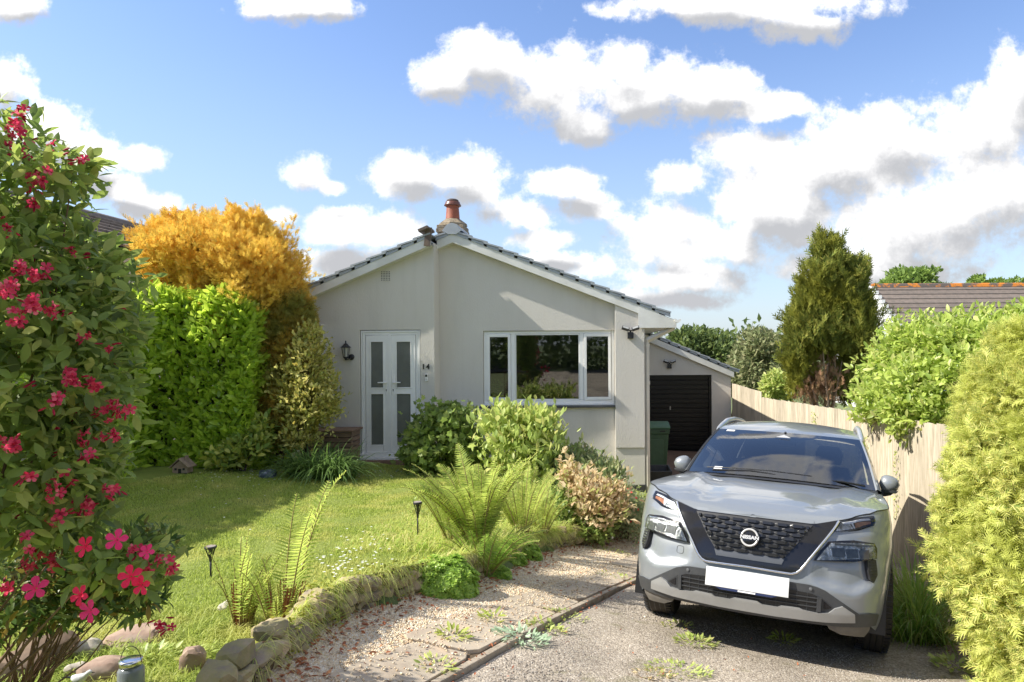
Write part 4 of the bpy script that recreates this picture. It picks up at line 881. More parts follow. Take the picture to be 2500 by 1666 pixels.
# start the bonnet along the true front edge so that its lip follows the grille
sf=[float(v) for v in np.linspace(-.40,.40,31)]
lip=[edge(v)+Vector((0,-.004,.001)) for v in sf]; lip2=[edge(v)+Vector((0,.012,.022)) for v in sf]
b.grid(pts)
b.grid([lip,lip2,[Vector((p.x,pts[7][0].y+.01,lid_z(p.x,pts[7][0].y+.01,.868,.45)+.0016)) for p in lip]])
bonnet=cpart('bonnet',b,M['paint'],deg=60)
# shut line of the bonnet
b=MB(); 
for sx in (-1,1):
    b.tube([BS(sx*v,ztop(v)-.001,.0005) for v in np.arange(.02,1.9,.04)],.0045,5)
cpart('shut_line',b,M['black'],bonnet)
def patch(poly,off=.004,thick=.012,n=3,fn=BS0,usedent=False):
    """polygon in (s,z) laid on the nose, subdivided so that it follows the curve; returns an MB with an outer face and a rim"""
    bm=bmesh.new(); vs=[bm.verts.new((p[0],p[1],0)) for p in poly]; bm.faces.new(vs)
    bmesh.ops.triangulate(bm,faces=bm.faces[:]); bmesh.ops.subdivide_edges(bm,edges=bm.edges[:],cuts=n,use_grid_fill=True)
    g=BS if usedent else BS0
    mb=MB(); bm.verts.ensure_lookup_table(); bm.verts.index_update(); out=[g(v.co.x,v.co.y,off) for v in bm.verts]; inn=[g(v.co.x,v.co.y,off-thick) for v in bm.verts]; N_=len(out)
    fs=[tuple(v.index for v in f.verts) for f in bm.faces]; bd=[tuple(v.index for v in e.verts) for e in bm.edges if len(e.link_faces)==1]
    mb.add(out+inn,fs+[(a,b_,b_+N_,a+N_) for a,b_ in bd]); bm.free(); return mb
mir=lambda P:[(-s,z) for s,z in P][::-1]
# lower headlamps
LL=[(.835,.700),(.858,.758),(.845,.785),(.669,.786),(.583,.779),(.508,.771),(.458,.717),(.416,.657),(.504,.666),(.655,.684),(.75,.692)]
def shrink(P,k,cx=None):
    c=np.mean(P,axis=0); return [tuple(c+(np.array(p)-c)*k) for p in P]
def offp(P,d):
    c=np.mean(P,axis=0); o=[]
    for p in P: v=np.array(p)-c; l=np.hypot(*v); o.append(tuple(c+v*(l+d)/l))
    return o
for sx in (-1,1):
    P=[(sx*s,z) for s,z in LL]
    h=cpart('headlight',patch(offp(P,.014),.004,.05),M['gloss'],deg=30)
    cpart('reflector',patch(offp(P,-.004),.007,.02,4),M['lampin'],h,deg=10)
    b=MB()
    for k,(s0,s1) in enumerate(((.52,.60),(.615,.69),(.705,.78))):
        b2=patch([(sx*s0,.69),(sx*s1,.698),(sx*(s1-.005),.748),(sx*(s0-.01),.742)],.0105,.01,1); b.add(b2.v,b2.f)
    cpart('projector',b,M['lampdark'],h)
    b=patch([(sx*.54,.762),(sx*.835,.772),(sx*.835,.780),(sx*.53,.772)],.012,.008,3); cpart('light_strip',b,M['lampdark'],h)
    cpart('cover',patch(offp(P,0),.016,.002,4),M['lampglass'],h,deg=80)
    V=[(sx*s,z) for s,z in ((.762,.697),(.842,.69),(.838,.60),(.80,.555),(.772,.57),(.755,.62))]
    v_=cpart('side_vent',patch(V,.004,.03,2),M['blackplastic'],deg=30)
    b=MB()
    for k in range(6): z=.59+k*.017; b2=patch([(sx*.772,z),(sx*.828,z+.004),(sx*.828,z+.009),(sx*.772,z+.006)],.008,.006,1); b.add(b2.v,b2.f)
    cpart('vent_louvre',b,M['lampin' if sx<0 else 'blackplastic'],v_)
    # upper lamps
    UL=[(.91,.898),(.94,.925),(.958,.955),(.865,.944),(.737,.926),(.590,.900),(.552,.868),(.520,.829),(.624,.848),(.742,.870)]
    P=[(sx*s,z) for s,z in UL]; h=cpart('daytime_lamp',patch(offp(P,.008),.004,.04),M['gloss'],deg=30)
    cpart('reflector',patch([(sx*s,z) for s,z in ((.59,.892),(.66,.905),(.68,.868),(.62,.857),(.545,.842),(.562,.868))],.007,.01,3),M['lampin'],h,deg=10)
    cpart('light_guide',patch([(sx*s,z) for s,z in ((.60,.899),(.74,.921),(.90,.938),(.90,.929),(.74,.912),(.69,.900),(.70,.872),(.685,.868),(.675,.896),(.612,.889))],.010,.006,2),mat('white_diffuser',(.7,.72,.75),rough=.25),h)
    cpart('indicator',patch([(sx*s,z) for s,z in ((.705,.874),(.712,.903),(.80,.914),(.895,.921),(.88,.905),(.80,.893))],.008,.01,2),M['amber'],h)
    cpart('cover',patch(offp(P,-.002),.015,.002,4),M['lampglass'],h,deg=80)
# V-shaped grille surround
zv=[(.573,.905),(.507,.828),(.444,.753),(.377,.664),(.326,.591),(.300,.568),(.270,.557),(.192,.558),(0,.562)]
zv=zv+mir(zv)[1:]                            # + side (image right first) to - side
inner=[(-.398,.868),(-.342,.798),(-.286,.719),(-.224,.645),(-.206,.602),(.206,.602),(.224,.645),(.286,.719),(.342,.798),(.398,.868)]
sur=[p for p in zv]+[(-.50,.892),(-.398,.871),(-.2,.869),(0,.869),(.2,.869),(.398,.871),(.50,.892)]
gs=cpart('grille_surround',patch(sur,.012,.05,5),M['gloss'],deg=30)
def strip(P,w,off,rad=.006):
    b=MB(); b.tube([BS0(s,z,off) for s,z in P],w,6); return b
def dens(P,n=6):
    o=[]
    for a,c in zip(P[:-1],P[1:]):
        for k in range(n): t=k/n; o.append((a[0]+(c[0]-a[0])*t,a[1]+(c[1]-a[1])*t))
    o.append(P[-1]); return o
cpart('chrome_strip',strip(dens(zv),.0085,.018),M['chrome'],gs,deg=80)
msh=[(-.392,.864),(-.338,.798),(-.282,.719),(-.222,.648),(-.1,.643),(.1,.643),(.222,.648),(.282,.719),(.338,.798),(.392,.864)]
gm_=cpart('grille',patch(msh,.016,.004,5),M['blackplastic'],deg=30)
b=MB(); gr_bar=mat('grille_bar',(.018,.018,.02),(.025,.025,.027),rough=.22,scale=9); nr=8
def half(z): return np.interp(z,[.645,.719,.798,.866],[.222,.284,.340,.394])
for r_ in range(nr):
    z=.655+r_*.0272; hw=half(z)-.006; pitch=.098; off=(r_%2)*pitch/2; x=-hw
    cuts=sorted(set([-hw,hw]+[v for v in (off+pitch*k for k in range(-8,9)) if -hw<v<hw]))
    for a,c in zip(cuts[:-1],cuts[1:]):
        if c-a<.015: continue
        def P_(s,zz,d): return BS0(s,zz,.018+d)
        m1_,m2_=a+(c-a)*.22,c-(c-a)*.22; hh,h2=.0085,.0035
        vs=[P_(a+.001,z-h2,.004),P_(a+.001,z+h2,.004),P_(m1_,z-hh,.012),P_(m1_,z+hh,.016),P_(m2_,z-hh,.012),P_(m2_,z+hh,.016),P_(c-.001,z-h2,.004),P_(c-.001,z+h2,.004)]
        b.add(vs,[(0,2,3,1),(2,4,5,3),(4,6,7,5),(1,3,(3),5)] if False else [(0,2,3,1),(2,4,5,3),(4,6,7,5)])
        b.add([vs[1],vs[3],vs[5],vs[7],P_(a,z+h2,-.006),P_(m1_,z+hh,-.006),P_(m2_,z+hh,-.006),P_(c,z+h2,-.006)],[(0,4,5,1),(1,5,6,2),(2,6,7,3)])
b.build('grille_bars',gr_bar,gm_)
cpart('grille_shelf',patch([(-.224,.643),(-.208,.604),(.208,.604),(.224,.643)],.017,.01,3),mat('grey_shelf',(.09,.095,.105),rough=.3),gs)
# badge
bg=Vector(BS0(0,.742,.045)); nb=Vector((0,-1,.22)).normalized(); Mr=nb.to_track_quat('-Y','Z').to_matrix().to_4x4(); Mb=Matrix.Translation(bg)@Mr
b=MB(); b.lathe((0,0,0),[(.062,.03),(.062,-.001),(.055,-.006)],32,'y'); b.v=[tuple(Mb@Vector(v)) for v in b.v]; bd=cpart('badge',b,M['gloss'],deg=40)
b=MB(); pr_=[]
for k in range(49):
    a=2*math.pi*k/48
    if abs(math.sin(a))<.24: pr_.append(None); continue
    pr_.append(Mb@Vector((.052*math.cos(a),-.008,.052*math.sin(a))))
seg=[]
for p in pr_+[None]:
    if p is None:
        if len(seg)>2: b.tube(seg,.0068,8)
        seg=[]
    else: seg.append(p)
M['silver']=mat('badge_silver',(.62,.61,.59),(.55,.54,.52),rough=.35,metal=.25)
cpart('badge_ring',b,M['silver'],bd,deg=60)
text_mesh('NISSAN',.030,M['silver'],'badge_lettering',bd,bg+nb*.009,rot=Mr@Matrix.Rotation(R(90),4,'X'),ext=.002,sx=1.18,bold=.0016)
# lower trim band, intake, skid plate
TR=[(.785,.368),(.700,.362),(.625,.402),(.560,.437),(.475,.484),(.43,.498),(.38,.506),(.26,.508),(0,.512)]
TR=TR+mir(TR)[1:]
low=[(-.885,.355),(-.90,.285),(-.70,.285),(0,.27),(.70,.285),(.90,.285),(.885,.355)]
band=TR+[(-.885,.358),(-.90,.285),(-.6,.272),(0,.262),(.6,.272),(.90,.285),(.885,.358)]
cpart('lower_bumper',patch(band,.008,.04,6),M['trim'],deg=35)
IN=[(-.445,.438),(-.40,.455),(-.25,.464),(0,.466),(.25,.464),(.40,.455),(.445,.438),(.440,.355),(.2,.345),(-.2,.345),(-.440,.355)]
ai=cpart('air_intake',patch(IN,.011,.02,5),M['black'],deg=35)
b=MB()
for z,x in ((.378,.43),(.405,.43),(.432,.43)):
    b2=patch([(-x,z-.003),(x,z-.003),(x,z+.003),(-x,z+.003)],.020,.01,5); b.add(b2.v,b2.f)
for sx in (-1,1): b2=patch([(sx*.43,.352),(sx*.455,.352),(sx*.455,.436),(sx*.43,.44)],.024,.02,1); b.add(b2.v,b2.f)
for k in range(-6,7): b2=patch([(k*.062-.0015,.352),(k*.062+.0015,.352),(k*.062+.0015,.455),(k*.062-.0015,.455)],.015,.004,1); b.add(b2.v,b2.f)
cpart('intake_bars',b,mat('intake_grey',(.05,.052,.055),rough=.4),ai)
for sx in (-1,1):
    P=[(sx*s,z) for s,z in ((.462,.435),(.492,.417),(.540,.384),(.517,.372),(.485,.362),(.462,.362))]; fp=cpart('fog_pocket',patch(P,.011,.02,2),mat('pocket',(.035,.036,.038),rough=.5))
    cpart('fog_lens',patch(shrink(P,.62),.014,.006,2),M['gloss'],fp)
SK=[(.585,.402),(.537,.384),(.504,.353),(.435,.344),(.350,.352),(.327,.361),(.219,.358),(.197,.345),(.103,.345),(.071,.361),(0,.361)]
SKb=[(0,.283),(.181,.283),(.353,.288),(.490,.292),(.675,.308),(.660,.362)]
P=SK+[(-s,z) for s,z in SK[::-1]][1:]+[(-s,z) for s,z in SKb[::-1]][:-1]+SKb
cpart('skid_plate',patch(P,.028,.05,5),M['skid'],deg=35,bevel=0)
for sx in (-1,1):
    P=[(sx*s,z) for s,z in ((.50,.286),(.86,.286),(.88,.235),(.88,.20),(.62,.215),(.53,.245))]; cpart('wheel_deflector',patch(P,-.01,.015,3),mat('dusty_flap',(.17,.155,.135),(.12,.11,.10),rough=.8,scale=8))
# parking sensors, tow cap
b=MB()
for s_,z_ in ((.39,.482),(-.39,.482)): 
    q=BS0(s_,z_,.010); b.lathe(q,[(.010,.004),(.010,-.003),(.008,-.004)],14,'y')
cpart('parking_sensor',b,mat('sensor_grey',(.12,.122,.125),rough=.4))
b=MB(); tc_=[BS(-.475+.028*math.copysign(abs(math.cos(a))**.5,math.cos(a)),.598+.024*math.copysign(abs(math.sin(a))**.5,math.sin(a)),.0012) for a in np.linspace(0,2*math.pi,33)]
b.tube(tc_,.0016,4,cap=False); cpart('tow_cap',b,M['trim'])
# number plate (blank in the photograph)
Mp=Matrix.Translation(BS0(0,.473,.030))@Matrix.Rotation(R(-4),4,'X')
b=MB(); b.box(-.262,.262,-.004,.004,-.058,.058,Mp); npz=cpart('number_plate',b,mat('plate_white',(.74,.74,.73),(.70,.70,.68),rough=.35,scale=4),bevel=.002)
b=MB(); b.prism([(-.20,-.0585),(-.16,-.073),(.16,-.073),(.20,-.0585)],'y',-.002,.003); b.v=[tuple(Mp@Vector(v)) for v in b.v]; cpart('plate_holder',b,mat('plate_navy',(.03,.04,.10),rough=.3),npz)
b=MB(); b.box(-.05,.06,-.0035,-.0022,-.0705,-.0615,Mp); cpart('dealer_strip',b,M['upvc'],npz)
# windscreen
def wsp(t,v):
    bx,by,bz=.785*t,1.13+.37*abs(t)**2.3,1.135-.022*t*t; tx,ty,tz=.650*t,2.02+.17*t*t,1.556
    h=.035*math.sin(math.pi*v); return Vector((bx+(tx-bx)*v,by+(ty-by)*v-h*.55,bz+(tz-bz)*v+h*.8))
G=[[wsp(-1+2*i/24,j/12) for i in range(25)] for j in range(13)]
b=MB(); b.grid(G); wso=cpart('windscreen',b,M['carglass'],deg=80)
def wband(u0,u1,v0,v1,nu=12,nv=2,d=.003):
    return [[wsp(u0+(u1-u0)*i/nu,v0+(v1-v0)*j/nv)+Vector((0,.55,-.83))*d for i in range(nu+1)] for j in range(nv+1)]
b=MB(); b.grid(wband(-1,1,0,.075,24)); b.grid(wband(-1,1,.90,1.0,24)); b.grid(wband(-1,-.95,.075,.90,2,10)); b.grid(wband(.95,1,.075,.90,2,10))
bmx=[wsp(-.20,.90),wsp(.20,.90),wsp(.13,.70),wsp(-.13,.70)]; b.add([p+Vector((0,.55,-.83))*.003 for p in bmx],[(0,1,2,3)])
bmx=[wsp(-.42,.90),wsp(-.20,.90),wsp(-.13,.72)]; b.add([p+Vector((0,.55,-.83))*.003 for p in bmx],[(0,1,2)]); bmx=[wsp(.42,.90),wsp(.20,.90),wsp(.13,.72)]; b.add([p+Vector((0,.55,-.83))*.003 for p in bmx],[(0,1,2)])
cpart('windscreen_border',b,M['frit'],wso,deg=80)
b=MB(); b.prism([(-.065,-.02),(.065,-.02),(0,.03)],'y',-.001,.001); Mw=Matrix.Translation(wsp(0,.83)+Vector((0,-.01,.012)))@Matrix.Rotation(R(-57),4,'X'); b.v=[tuple(Mw@Vector(v)) for v in b.v]; cpart('camera_mount',b,mat('mount_grey',(.45,.45,.46),rough=.3),wso)
for (u,v,w,h) in ((-.80,.955,.045,.022),(-.62,.085,.035,.02)):
    b=MB(); b.grid([[wsp(u+du*w/.7,v+dv*h)+Vector((0,-.55,.83))*.0015 for du in (-1,1)] for dv in (-1,1)]); cpart('sticker',b,M['upvc'],wso)
# scuttle, dashboard, cabin
b=MB(); b.grid([[Vector((t*.80,1.06+.36*abs(t)**2.3+d,1.112-.02*t*t+.012*k)) for t in np.linspace(-1,1,25)] for k,d in enumerate((0,.06,.12))]); cpart('scuttle',b,M['blackplastic'])
b=MB(); b.grid([[Vector((t*.74,y0+.30*abs(t)**2.3*(1 if y0<1.5 else .3),z0-(0.01*t*t))) for t in np.linspace(-1,1,17)] for y0,z0 in ((1.18,1.125),(1.4,1.15),(1.7,1.165),(1.95,1.14),(1.97,.8))]); 
cpart('dashboard',b,M['cabin'])
b=MB(); b.prism([(-.62,1.16),(-.60,1.215),(-.52,1.24),(-.24,1.24),(-.14,1.215),(-.12,1.16)],'y',1.72,1.94); cpart('instrument_hood',b,M['cabin'],bevel=.01)
b=MB(); b.box(-.10,.16,1.86,1.875,1.14,1.24,Matrix.Identity(4)); cpart('screen',b,M['gloss'])
b=MB(); cw=Vector((-.37,2.02,1.10)); t1=Vector((1,0,0)); t2=Vector((0,.42,.9)).normalized()
b.tube([cw+(t1*math.cos(a)+t2*math.sin(a))*.185 for a in np.linspace(0,2*math.pi,41)],.016,8,cap=False); b.tube([cw-t1*.17,cw,cw+t1*.17],.018,6); b.tube([cw,cw-t2*.17],.018,6); b.tube([cw,cw+Vector((0,-.12,-.06))],.05,8)
cpart('steering_wheel',b,mat('wheel_leather',(.09,.095,.10),rough=.5),deg=60)
for sx in (-1,1):
    b=MB()
    for (z0,z1,wt,d0,d1) in ((.45,.70,.26,2.05,2.6),):
        b.box(sx*.37-.25,sx*.37+.25,2.15,2.75,.55,.72)
    b.prism([(sx*.37-.24,.70),(sx*.37+.24,.70),(sx*.37+.25,1.1),(sx*.37+.19,1.30),(sx*.37-.19,1.30),(sx*.37-.25,1.1)],'y',2.68,2.80)
    st_=cpart('seat',b,M['seat'],bevel=.03)
    b=MB(); b.prism([(sx*.37-.12,1.32),(sx*.37+.12,1.32),(sx*.37+.135,1.42),(sx*.37+.10,1.50),(sx*.37-.10,1.50),(sx*.37-.135,1.42)],'y',2.72,2.82); cpart('headrest',b,M['seat'],st_,bevel=.025)
b=MB(); b.box(-.62,.62,3.3,3.42,.6,1.22); cpart('rear_seat',b,M['seat'],bevel=.03)
b=MB(); b.box(-.10,.10,2.06,2.075,1.445,1.50); b.tube([(0,2.065,1.49),(0,2.0,1.56)],.01,6); cpart('rear_view_mirror',b,M['blackplastic'])
b=MB(); b.box(-.84,.84,.35,4.5,.22,.50); b.box(-.80,.80,1.3,4.4,.50,.56); cpart('underbody_light_block',b,M['black'])  # plain dark box added under the car to block light
# roof and pillars
def roofp(t,y):
    xe=.650-.045*sst(y,2.1,3.2); zc=float(np.interp(y,[2.02,2.1,2.25,2.5,2.8,3.2,3.7,4.25],[1.556,1.585,1.625,1.678,1.722,1.742,1.725,1.66])); ze=zc-.05*sst(y,2.02,2.6)
    yy=y+(.17*t*t if y<2.1 else .17*t*t*max(0,1-(y-2.1)/.6))
    return Vector((xe*t,yy,zc-(zc-ze)*t*t))
b=MB(); b.grid([[roofp(t,y) for t in np.linspace(-1,1,25)] for y in np.linspace(2.02,4.25,22)])
b.grid([[roofp(1,y)+d for d in (Vector((0,0,0)),Vector((.025,0,-.02)),Vector((.04,0,-.06)))] for y in np.linspace(2.02,4.25,22)]); b.grid([[roofp(-1,y)+d for d in (Vector((0,0,0)),Vector((-.025,0,-.02)),Vector((-.04,0,-.06)))] for y in np.linspace(2.02,4.25,22)])
roofc=cpart('roof',b,M['paint'],deg=60)
for sx in (-1,1):
    e=lambda y: Vector((sx*(.692-.045*sst(y,2.1,3.2)),y,float(np.interp(y,[2.19,2.5,2.8,3.5,4.25],[1.515,1.57,1.60,1.61,1.54]))))
    beltz=lambda y: float(np.interp(y,[1.5,2.5,3.5,4.3],[1.085,1.115,1.13,1.15])); belt=lambda y: Vector((sx*.832,y,beltz(y)))
    # A pillar: from the base corner of the screen to the roof
    b=MB(); rowsA=[]
    for v in np.linspace(0,1,9):
        p=wsp(sx*1.0,v); q=belt(1.60).lerp(e(2.36),v); rowsA.append([p,p+Vector((sx*.012,.0,.010)),p.lerp(q,.5)+Vector((sx*.022,0,.008)),q])
    b.grid(rowsA); cpart('front_pillar',b,M['trim' if sx<0 else 'paint'],deg=50)
    b=MB(); yb=np.linspace(1.60,4.25,14)
    # glasshouse side: front window, post, rear window, quarter
    for (a0,a1,c0,c1,nm) in ((1.62,2.62,2.38,2.68,'w'),(2.70,3.55,2.74,3.50,'w'),(3.62,4.22,3.56,3.95,'w')):
        b=MB(); b.grid([[belt(a0+(a1-a0)*i/6).lerp(e(c0+(c1-c0)*i/6),j/4)+Vector((sx*.012*math.sin(math.pi*j/4),0,0)) for j in range(5)] for i in range(7)]); cpart('side_window',b,M['tint'],deg=80)
    b=MB(); b.grid([[belt(y0).lerp(e(y1),j/4)+Vector((sx*(.004+.012*math.sin(math.pi*j/4)),0,0)) for j in range(5)] for y0,y1 in ((2.60,2.66),(2.72,2.76))]); b.grid([[belt(y0).lerp(e(y1),j/4)+Vector((sx*(.004+.012*math.sin(math.pi*j/4)),0,0)) for j in range(5)] for y0,y1 in ((3.53,3.48),(3.64,3.58))]); cpart('door_pillar',b,M['gloss'],deg=50)
    b=MB(); b.grid([[belt(y0).lerp(e(y1),j/4) for j in range(5)] for y0,y1 in ((4.20,3.93),(4.42,4.27))]); cpart('rear_pillar',b,M['paint'],deg=50)
    b=MB(); b.grid([[BS0(sx*s_at_y(y),min(beltz(y),1.13)-.02,.0),Vector((sx*.845,y,beltz(y)-.002)),belt(y)+Vector((-sx*.01,0,.004))] for y in np.linspace(1.45,4.3,20)]); cpart('waist_strip',b,M['paint'],deg=60)
    # roof rail
    rp=[(.672,2.16,1.54),(.668,2.24,1.565),(.66,2.36,1.605),(.645,2.55,1.668),(.625,2.85,1.712),(.61,3.3,1.732),(.60,3.9,1.71),(.60,4.2,1.65)]
    b=MB(); b.tube([(sx*x,y,z) for x,y,z in catm(rp)] if False else [(sx*x,y,z) for x,y,z in rp],[.010,.022,.026,.026,.024,.024,.02,.008],8); cpart('roof_rail',b,mat('satin_rail',(.55,.56,.56),rough=.3,metal=.6),deg=60)
    # mirrors
    b=MB(); prof=[]
    mc=Vector((sx*.898,1.77,1.178)); seg_=[]
    for i in range(9):
        a=math.pi*i/8; r_=math.sin(a)**.36; seg_.append([mc+Vector((sx*(.115*0 if False else .083*(i/4-1)),.0,0))+Vector((0,.06*r_*math.cos(p_)-.01,.086*r_*math.sin(p_)*(1.0-.30*(i/8)))) for p_ in np.linspace(0,2*math.pi,17)])
    b.grid(seg_); mo=cpart('door_mirror',b,M['paint'],deg=80)
    b=MB(); b.prism([(sx*.80,1.085),(sx*.86,1.07),(sx*.91,1.085),(sx*.95,1.12),(sx*.88,1.125),(sx*.80,1.12)],'y',1.74,1.80); b.prism([(sx*.86,1.10),(sx*.95,1.105),(sx*.97,1.125),(sx*.86,1.14)],'y',1.72,1.81); cpart('mirror_arm',b,M['blackplastic'],mo,bevel=.006)
    b=MB(); b.grid([[mc+Vector((sx*x,.052,z)) for z in (-.055,.055)] for x in (-.06,.06)]); cpart('mirror_glass',b,M['chrome'],mo)
    # door handles and door lines
    for y in (2.42,3.42):
        b=MB(); q=BS0(s_at_y(y),.93,.03); b.tube([(sx*q.x,y-.09,.93),(sx*(q.x+.012),y,.932),(sx*q.x,y+.09,.93)],[.012,.016,.012],8); cpart('door_handle',b,M['paint'],deg=60)
    b=MB()
    for y in (1.52,2.66,3.60): b.tube([Vector((sx*BS0(s_at_y(y),z,.001).x,y,z)) for z in (.30,.5,.7,.9,1.05)],.004,4)
    cpart('door_gap',b,M['black'])
# rear end
b=MB(); b.grid([[Vector((x*(.66+.12*k),4.25+.36*k,1.64-.50*k-.04*x*x)) for x in np.linspace(-1,1,13)] for k in (0,.5,1)]); cpart('rear_window',b,M['tint'],deg=60)
b=MB(); b.grid([[Vector((x*.84,y,1.07+.06*k)) for x in np.linspace(-1,1,7)] for k,y in enumerate((4.66,4.58))]); cpart('tailgate',b,M['paint'])
for sx in (-1,1): cpart('tail_light',patch([(sx*4.95,.98),(sx*5.35,.98),(sx*5.35,1.06),(sx*4.95,1.06)],.006,.02,2),mat('red_lamp',(.4,.01,.01),rough=.2))
# wipers
for pts in ([(-.50,1.20,1.135),(-.18,1.165,1.16),(.02,1.145,1.15)],[(-.56,1.26,1.155),(-.30,1.20,1.17),(-.02,1.16,1.175),(.30,1.16,1.165)],[(.70,1.42,1.13),(.52,1.33,1.145),(.38,1.28,1.14)]):
    b=MB(); b.tube([Vector(p)+Vector((0,-.02,.012)) for p in pts],[.010,.008,.004] if len(pts)==3 else .005,6); cpart('wiper',b,M['black'],deg=60)
# wheels
for sx in (-1,1):
    for wy in WHY:
        wt=bpy.data.objects.new('wheel',None); COL.objects.link(wt); wt.parent=car; wt.location=(sx*.765,wy,.36)
        if wy<1: wt.rotation_euler=(0,0,R(3))
        b=MB(); b.lathe((0,0,0),[(.24,-.10),(.30,-.116),(.335,-.112),(.353,-.095),(.359,-.06),(.360,.06),(.353,.095),(.335,.112),(.30,.116),(.24,.10)],48,'x',cap=False)
        ty=cpart('tyre',b,M['rubber'],wt,deg=40)
        b=MB()
        for gx in (-.06,-.02,.02,.06): b.lathe((gx,0,0),[(.3605,-.004),(.3612,0),(.3605,.004)],48,'x',cap=False)
        for k in range(60):
            a=2*math.pi*k/60; M_=Matrix.Rotation(a,4,'X'); b.box(.066,.104,-.0025,.0025,.345,.3615,M_); b.box(-.104,-.066,-.0025,.0025,.345,.3615,M_)
        b.build('tread_groove',M['black'],wt)
        b=MB(); b.lathe((0,0,0),[(.242,-.10),(.225,-.08),(.225,.08),(.242,.10)],36,'x',cap=False); b.lathe((sx*.06,0,0),[(.07,-.02),(.07,.02)],16,'x')
        for k in range(5):
            M_=Matrix.Rotation(2*math.pi*k/5,4,'X'); b.box(sx*.06-.015,sx*.06+.015,-.035,.035,.05,.23,M_)
        b.lathe((-sx*.03,0,0),[(.20,-.01),(.20,.01)],24,'x'); cpart('rim',b,M['rim'],wt)
# ---------------------------------------------------------------- planting
LM = {}
LM['laurel'] = leafm('laurel_leaf', [(.26,.36,.04),(.40,.48,.07),(.33,.42,.05),(.17,.26,.035)], .45, .3, .5)
LM['gold'] = leafm('gold_conifer_leaf', [(.52,.34,.06),(.58,.42,.08),(.40,.30,.06),(.56,.33,.055)], .35, .7, .15, patch=(.54,.40,.08), pscale=1.3)
LM['goldgreen'] = leafm('gold_green_leaf', [(.27,.32,.07),(.50,.48,.15),(.15,.21,.05),(.36,.34,.10),(.60,.54,.22)], .34, .7, .15, patch=(.34,.36,.09), pscale=3.5, gain=1.45)
LM['goldshaded'] = leafm('shaded_conifer_leaf', [(.34,.24,.05),(.46,.30,.06),(.20,.19,.05)], .3, .7, .15, patch=(.20,.19,.045), pscale=2.4)  # darker leaf colour paints in the shade below the sunlit gold top
LM['varieg'] = leafm('variegated_leaf', [(.44,.38,.10),(.24,.26,.06),(.50,.44,.16),(.17,.19,.05),(.34,.27,.06)], .3, .5, .3)
LM['cypress'] = leafm('cypress_leaf', [(.12,.15,.03),(.20,.21,.04),(.07,.10,.025),(.26,.23,.05)], .25, .7, .15, patch=(.17,.17,.025), pscale=.9)
LM['cydead'] = leafm('dry_cypress', [(.34,.20,.12),(.28,.16,.09),(.22,.17,.08)], .2, .8, .1)
LM['climber'] = leafm('climber_leaf', [(.26,.33,.06),(.36,.42,.10),(.16,.23,.04),(.42,.42,.15)], .42, .4, .4)
LM['weigela'] = leafm('weigela_leaf', [(.13,.19,.045),(.22,.28,.06),(.08,.12,.035),(.32,.34,.09)], .48, .45, .4)
LM['azalea'] = leafm('azalea_leaf', [(.06,.11,.03),(.12,.16,.03),(.04,.08,.025),(.22,.15,.03)], .35, .4, .4)
LM['wflower'] = leafm('weigela_flower', [(.50,.025,.075),(.68,.08,.16),(.34,.012,.04),(.58,.04,.10),(.75,.20,.25)], .35, .5, .3, gain=1.1)
LM['wbud'] = leafm('weigela_bud', [(.25,.01,.03),(.33,.015,.04),(.2,.008,.025)], .25, .5, .3)
LM['aflower'] = leafm('azalea_flower', [(.78,.03,.16),(.82,.05,.20)], .4, .5, .3, gain=1.)
LM['aflowerd'] = leafm('azalea_flower_dark', [(.55,.012,.05),(.6,.02,.07)], .35, .5, .3)
LM['currant'] = leafm('currant_leaf', [(.13,.19,.05),(.20,.27,.06),(.09,.13,.035),(.28,.32,.09)], .35, .5, .3)
LM['light'] = leafm('fresh_leaf', [(.28,.35,.09),(.40,.44,.14),(.20,.27,.07),(.44,.41,.16)], .4, .45, .4)
LM['fern'] = leafm('fern_leaf', [(.28,.34,.07),(.38,.42,.10),(.18,.25,.05)], .45, .55, .2)
LM['sedum'] = leafm('sedum_leaf', [(.21,.33,.05),(.32,.42,.08),(.14,.24,.04)], .35, .35, .4)
LM['grass'] = leafm('grass_blade', [(.20,.25,.05),(.27,.32,.065),(.33,.37,.09),(.15,.20,.04)], .4, .5, .3, patch=(.36,.36,.11), pscale=2.1)
LM['drygrass'] = leafm('long_grass', [(.34,.38,.08),(.46,.44,.16),(.22,.34,.05),(.50,.42,.22)], .4, .6, .2)
LM['lily'] = leafm('lily_leaf', [(.07,.12,.035),(.12,.19,.05),(.05,.09,.025)], .3, .35, .4)
LM['sedge'] = leafm('sedge_leaf', [(.10,.19,.03),(.17,.28,.05),(.22,.30,.06),(.14,.14,.05)], .35, .45, .3)
LM['copper'] = leafm('copper_leaf', [(.42,.34,.19),(.54,.44,.28),(.34,.23,.13),(.26,.30,.09)], .35, .5, .3)
LM['grey'] = leafm('grey_leaf', [(.20,.24,.12),(.28,.30,.16),(.14,.19,.09)], .3, .6, .2)
LM['dark'] = leafm('dark_tree_leaf', [(.055,.085,.03),(.085,.12,.035),(.12,.15,.04)], .25, .55, .25)
LM['olive'] = leafm('olive_tree_leaf', [(.17,.18,.08),(.12,.15,.06),(.22,.21,.11)], .25, .6, .25)
LM['mid'] = leafm('mid_tree_leaf', [(.12,.18,.04),(.17,.24,.05),(.09,.14,.035)], .3, .55, .25)
LM['silver'] = leafm('silver_leaf', [(.30,.38,.26),(.22,.30,.19),(.38,.44,.33)], .25, .6, .2)
LM['white'] = leafm('white_petal', [(.85,.85,.82),(.8,.8,.78)], .3, .6, .2, gain=1.)
LM['red'] = leafm('red_petal', [(.72,.06,.05),(.78,.12,.10)], .3, .5, .2)
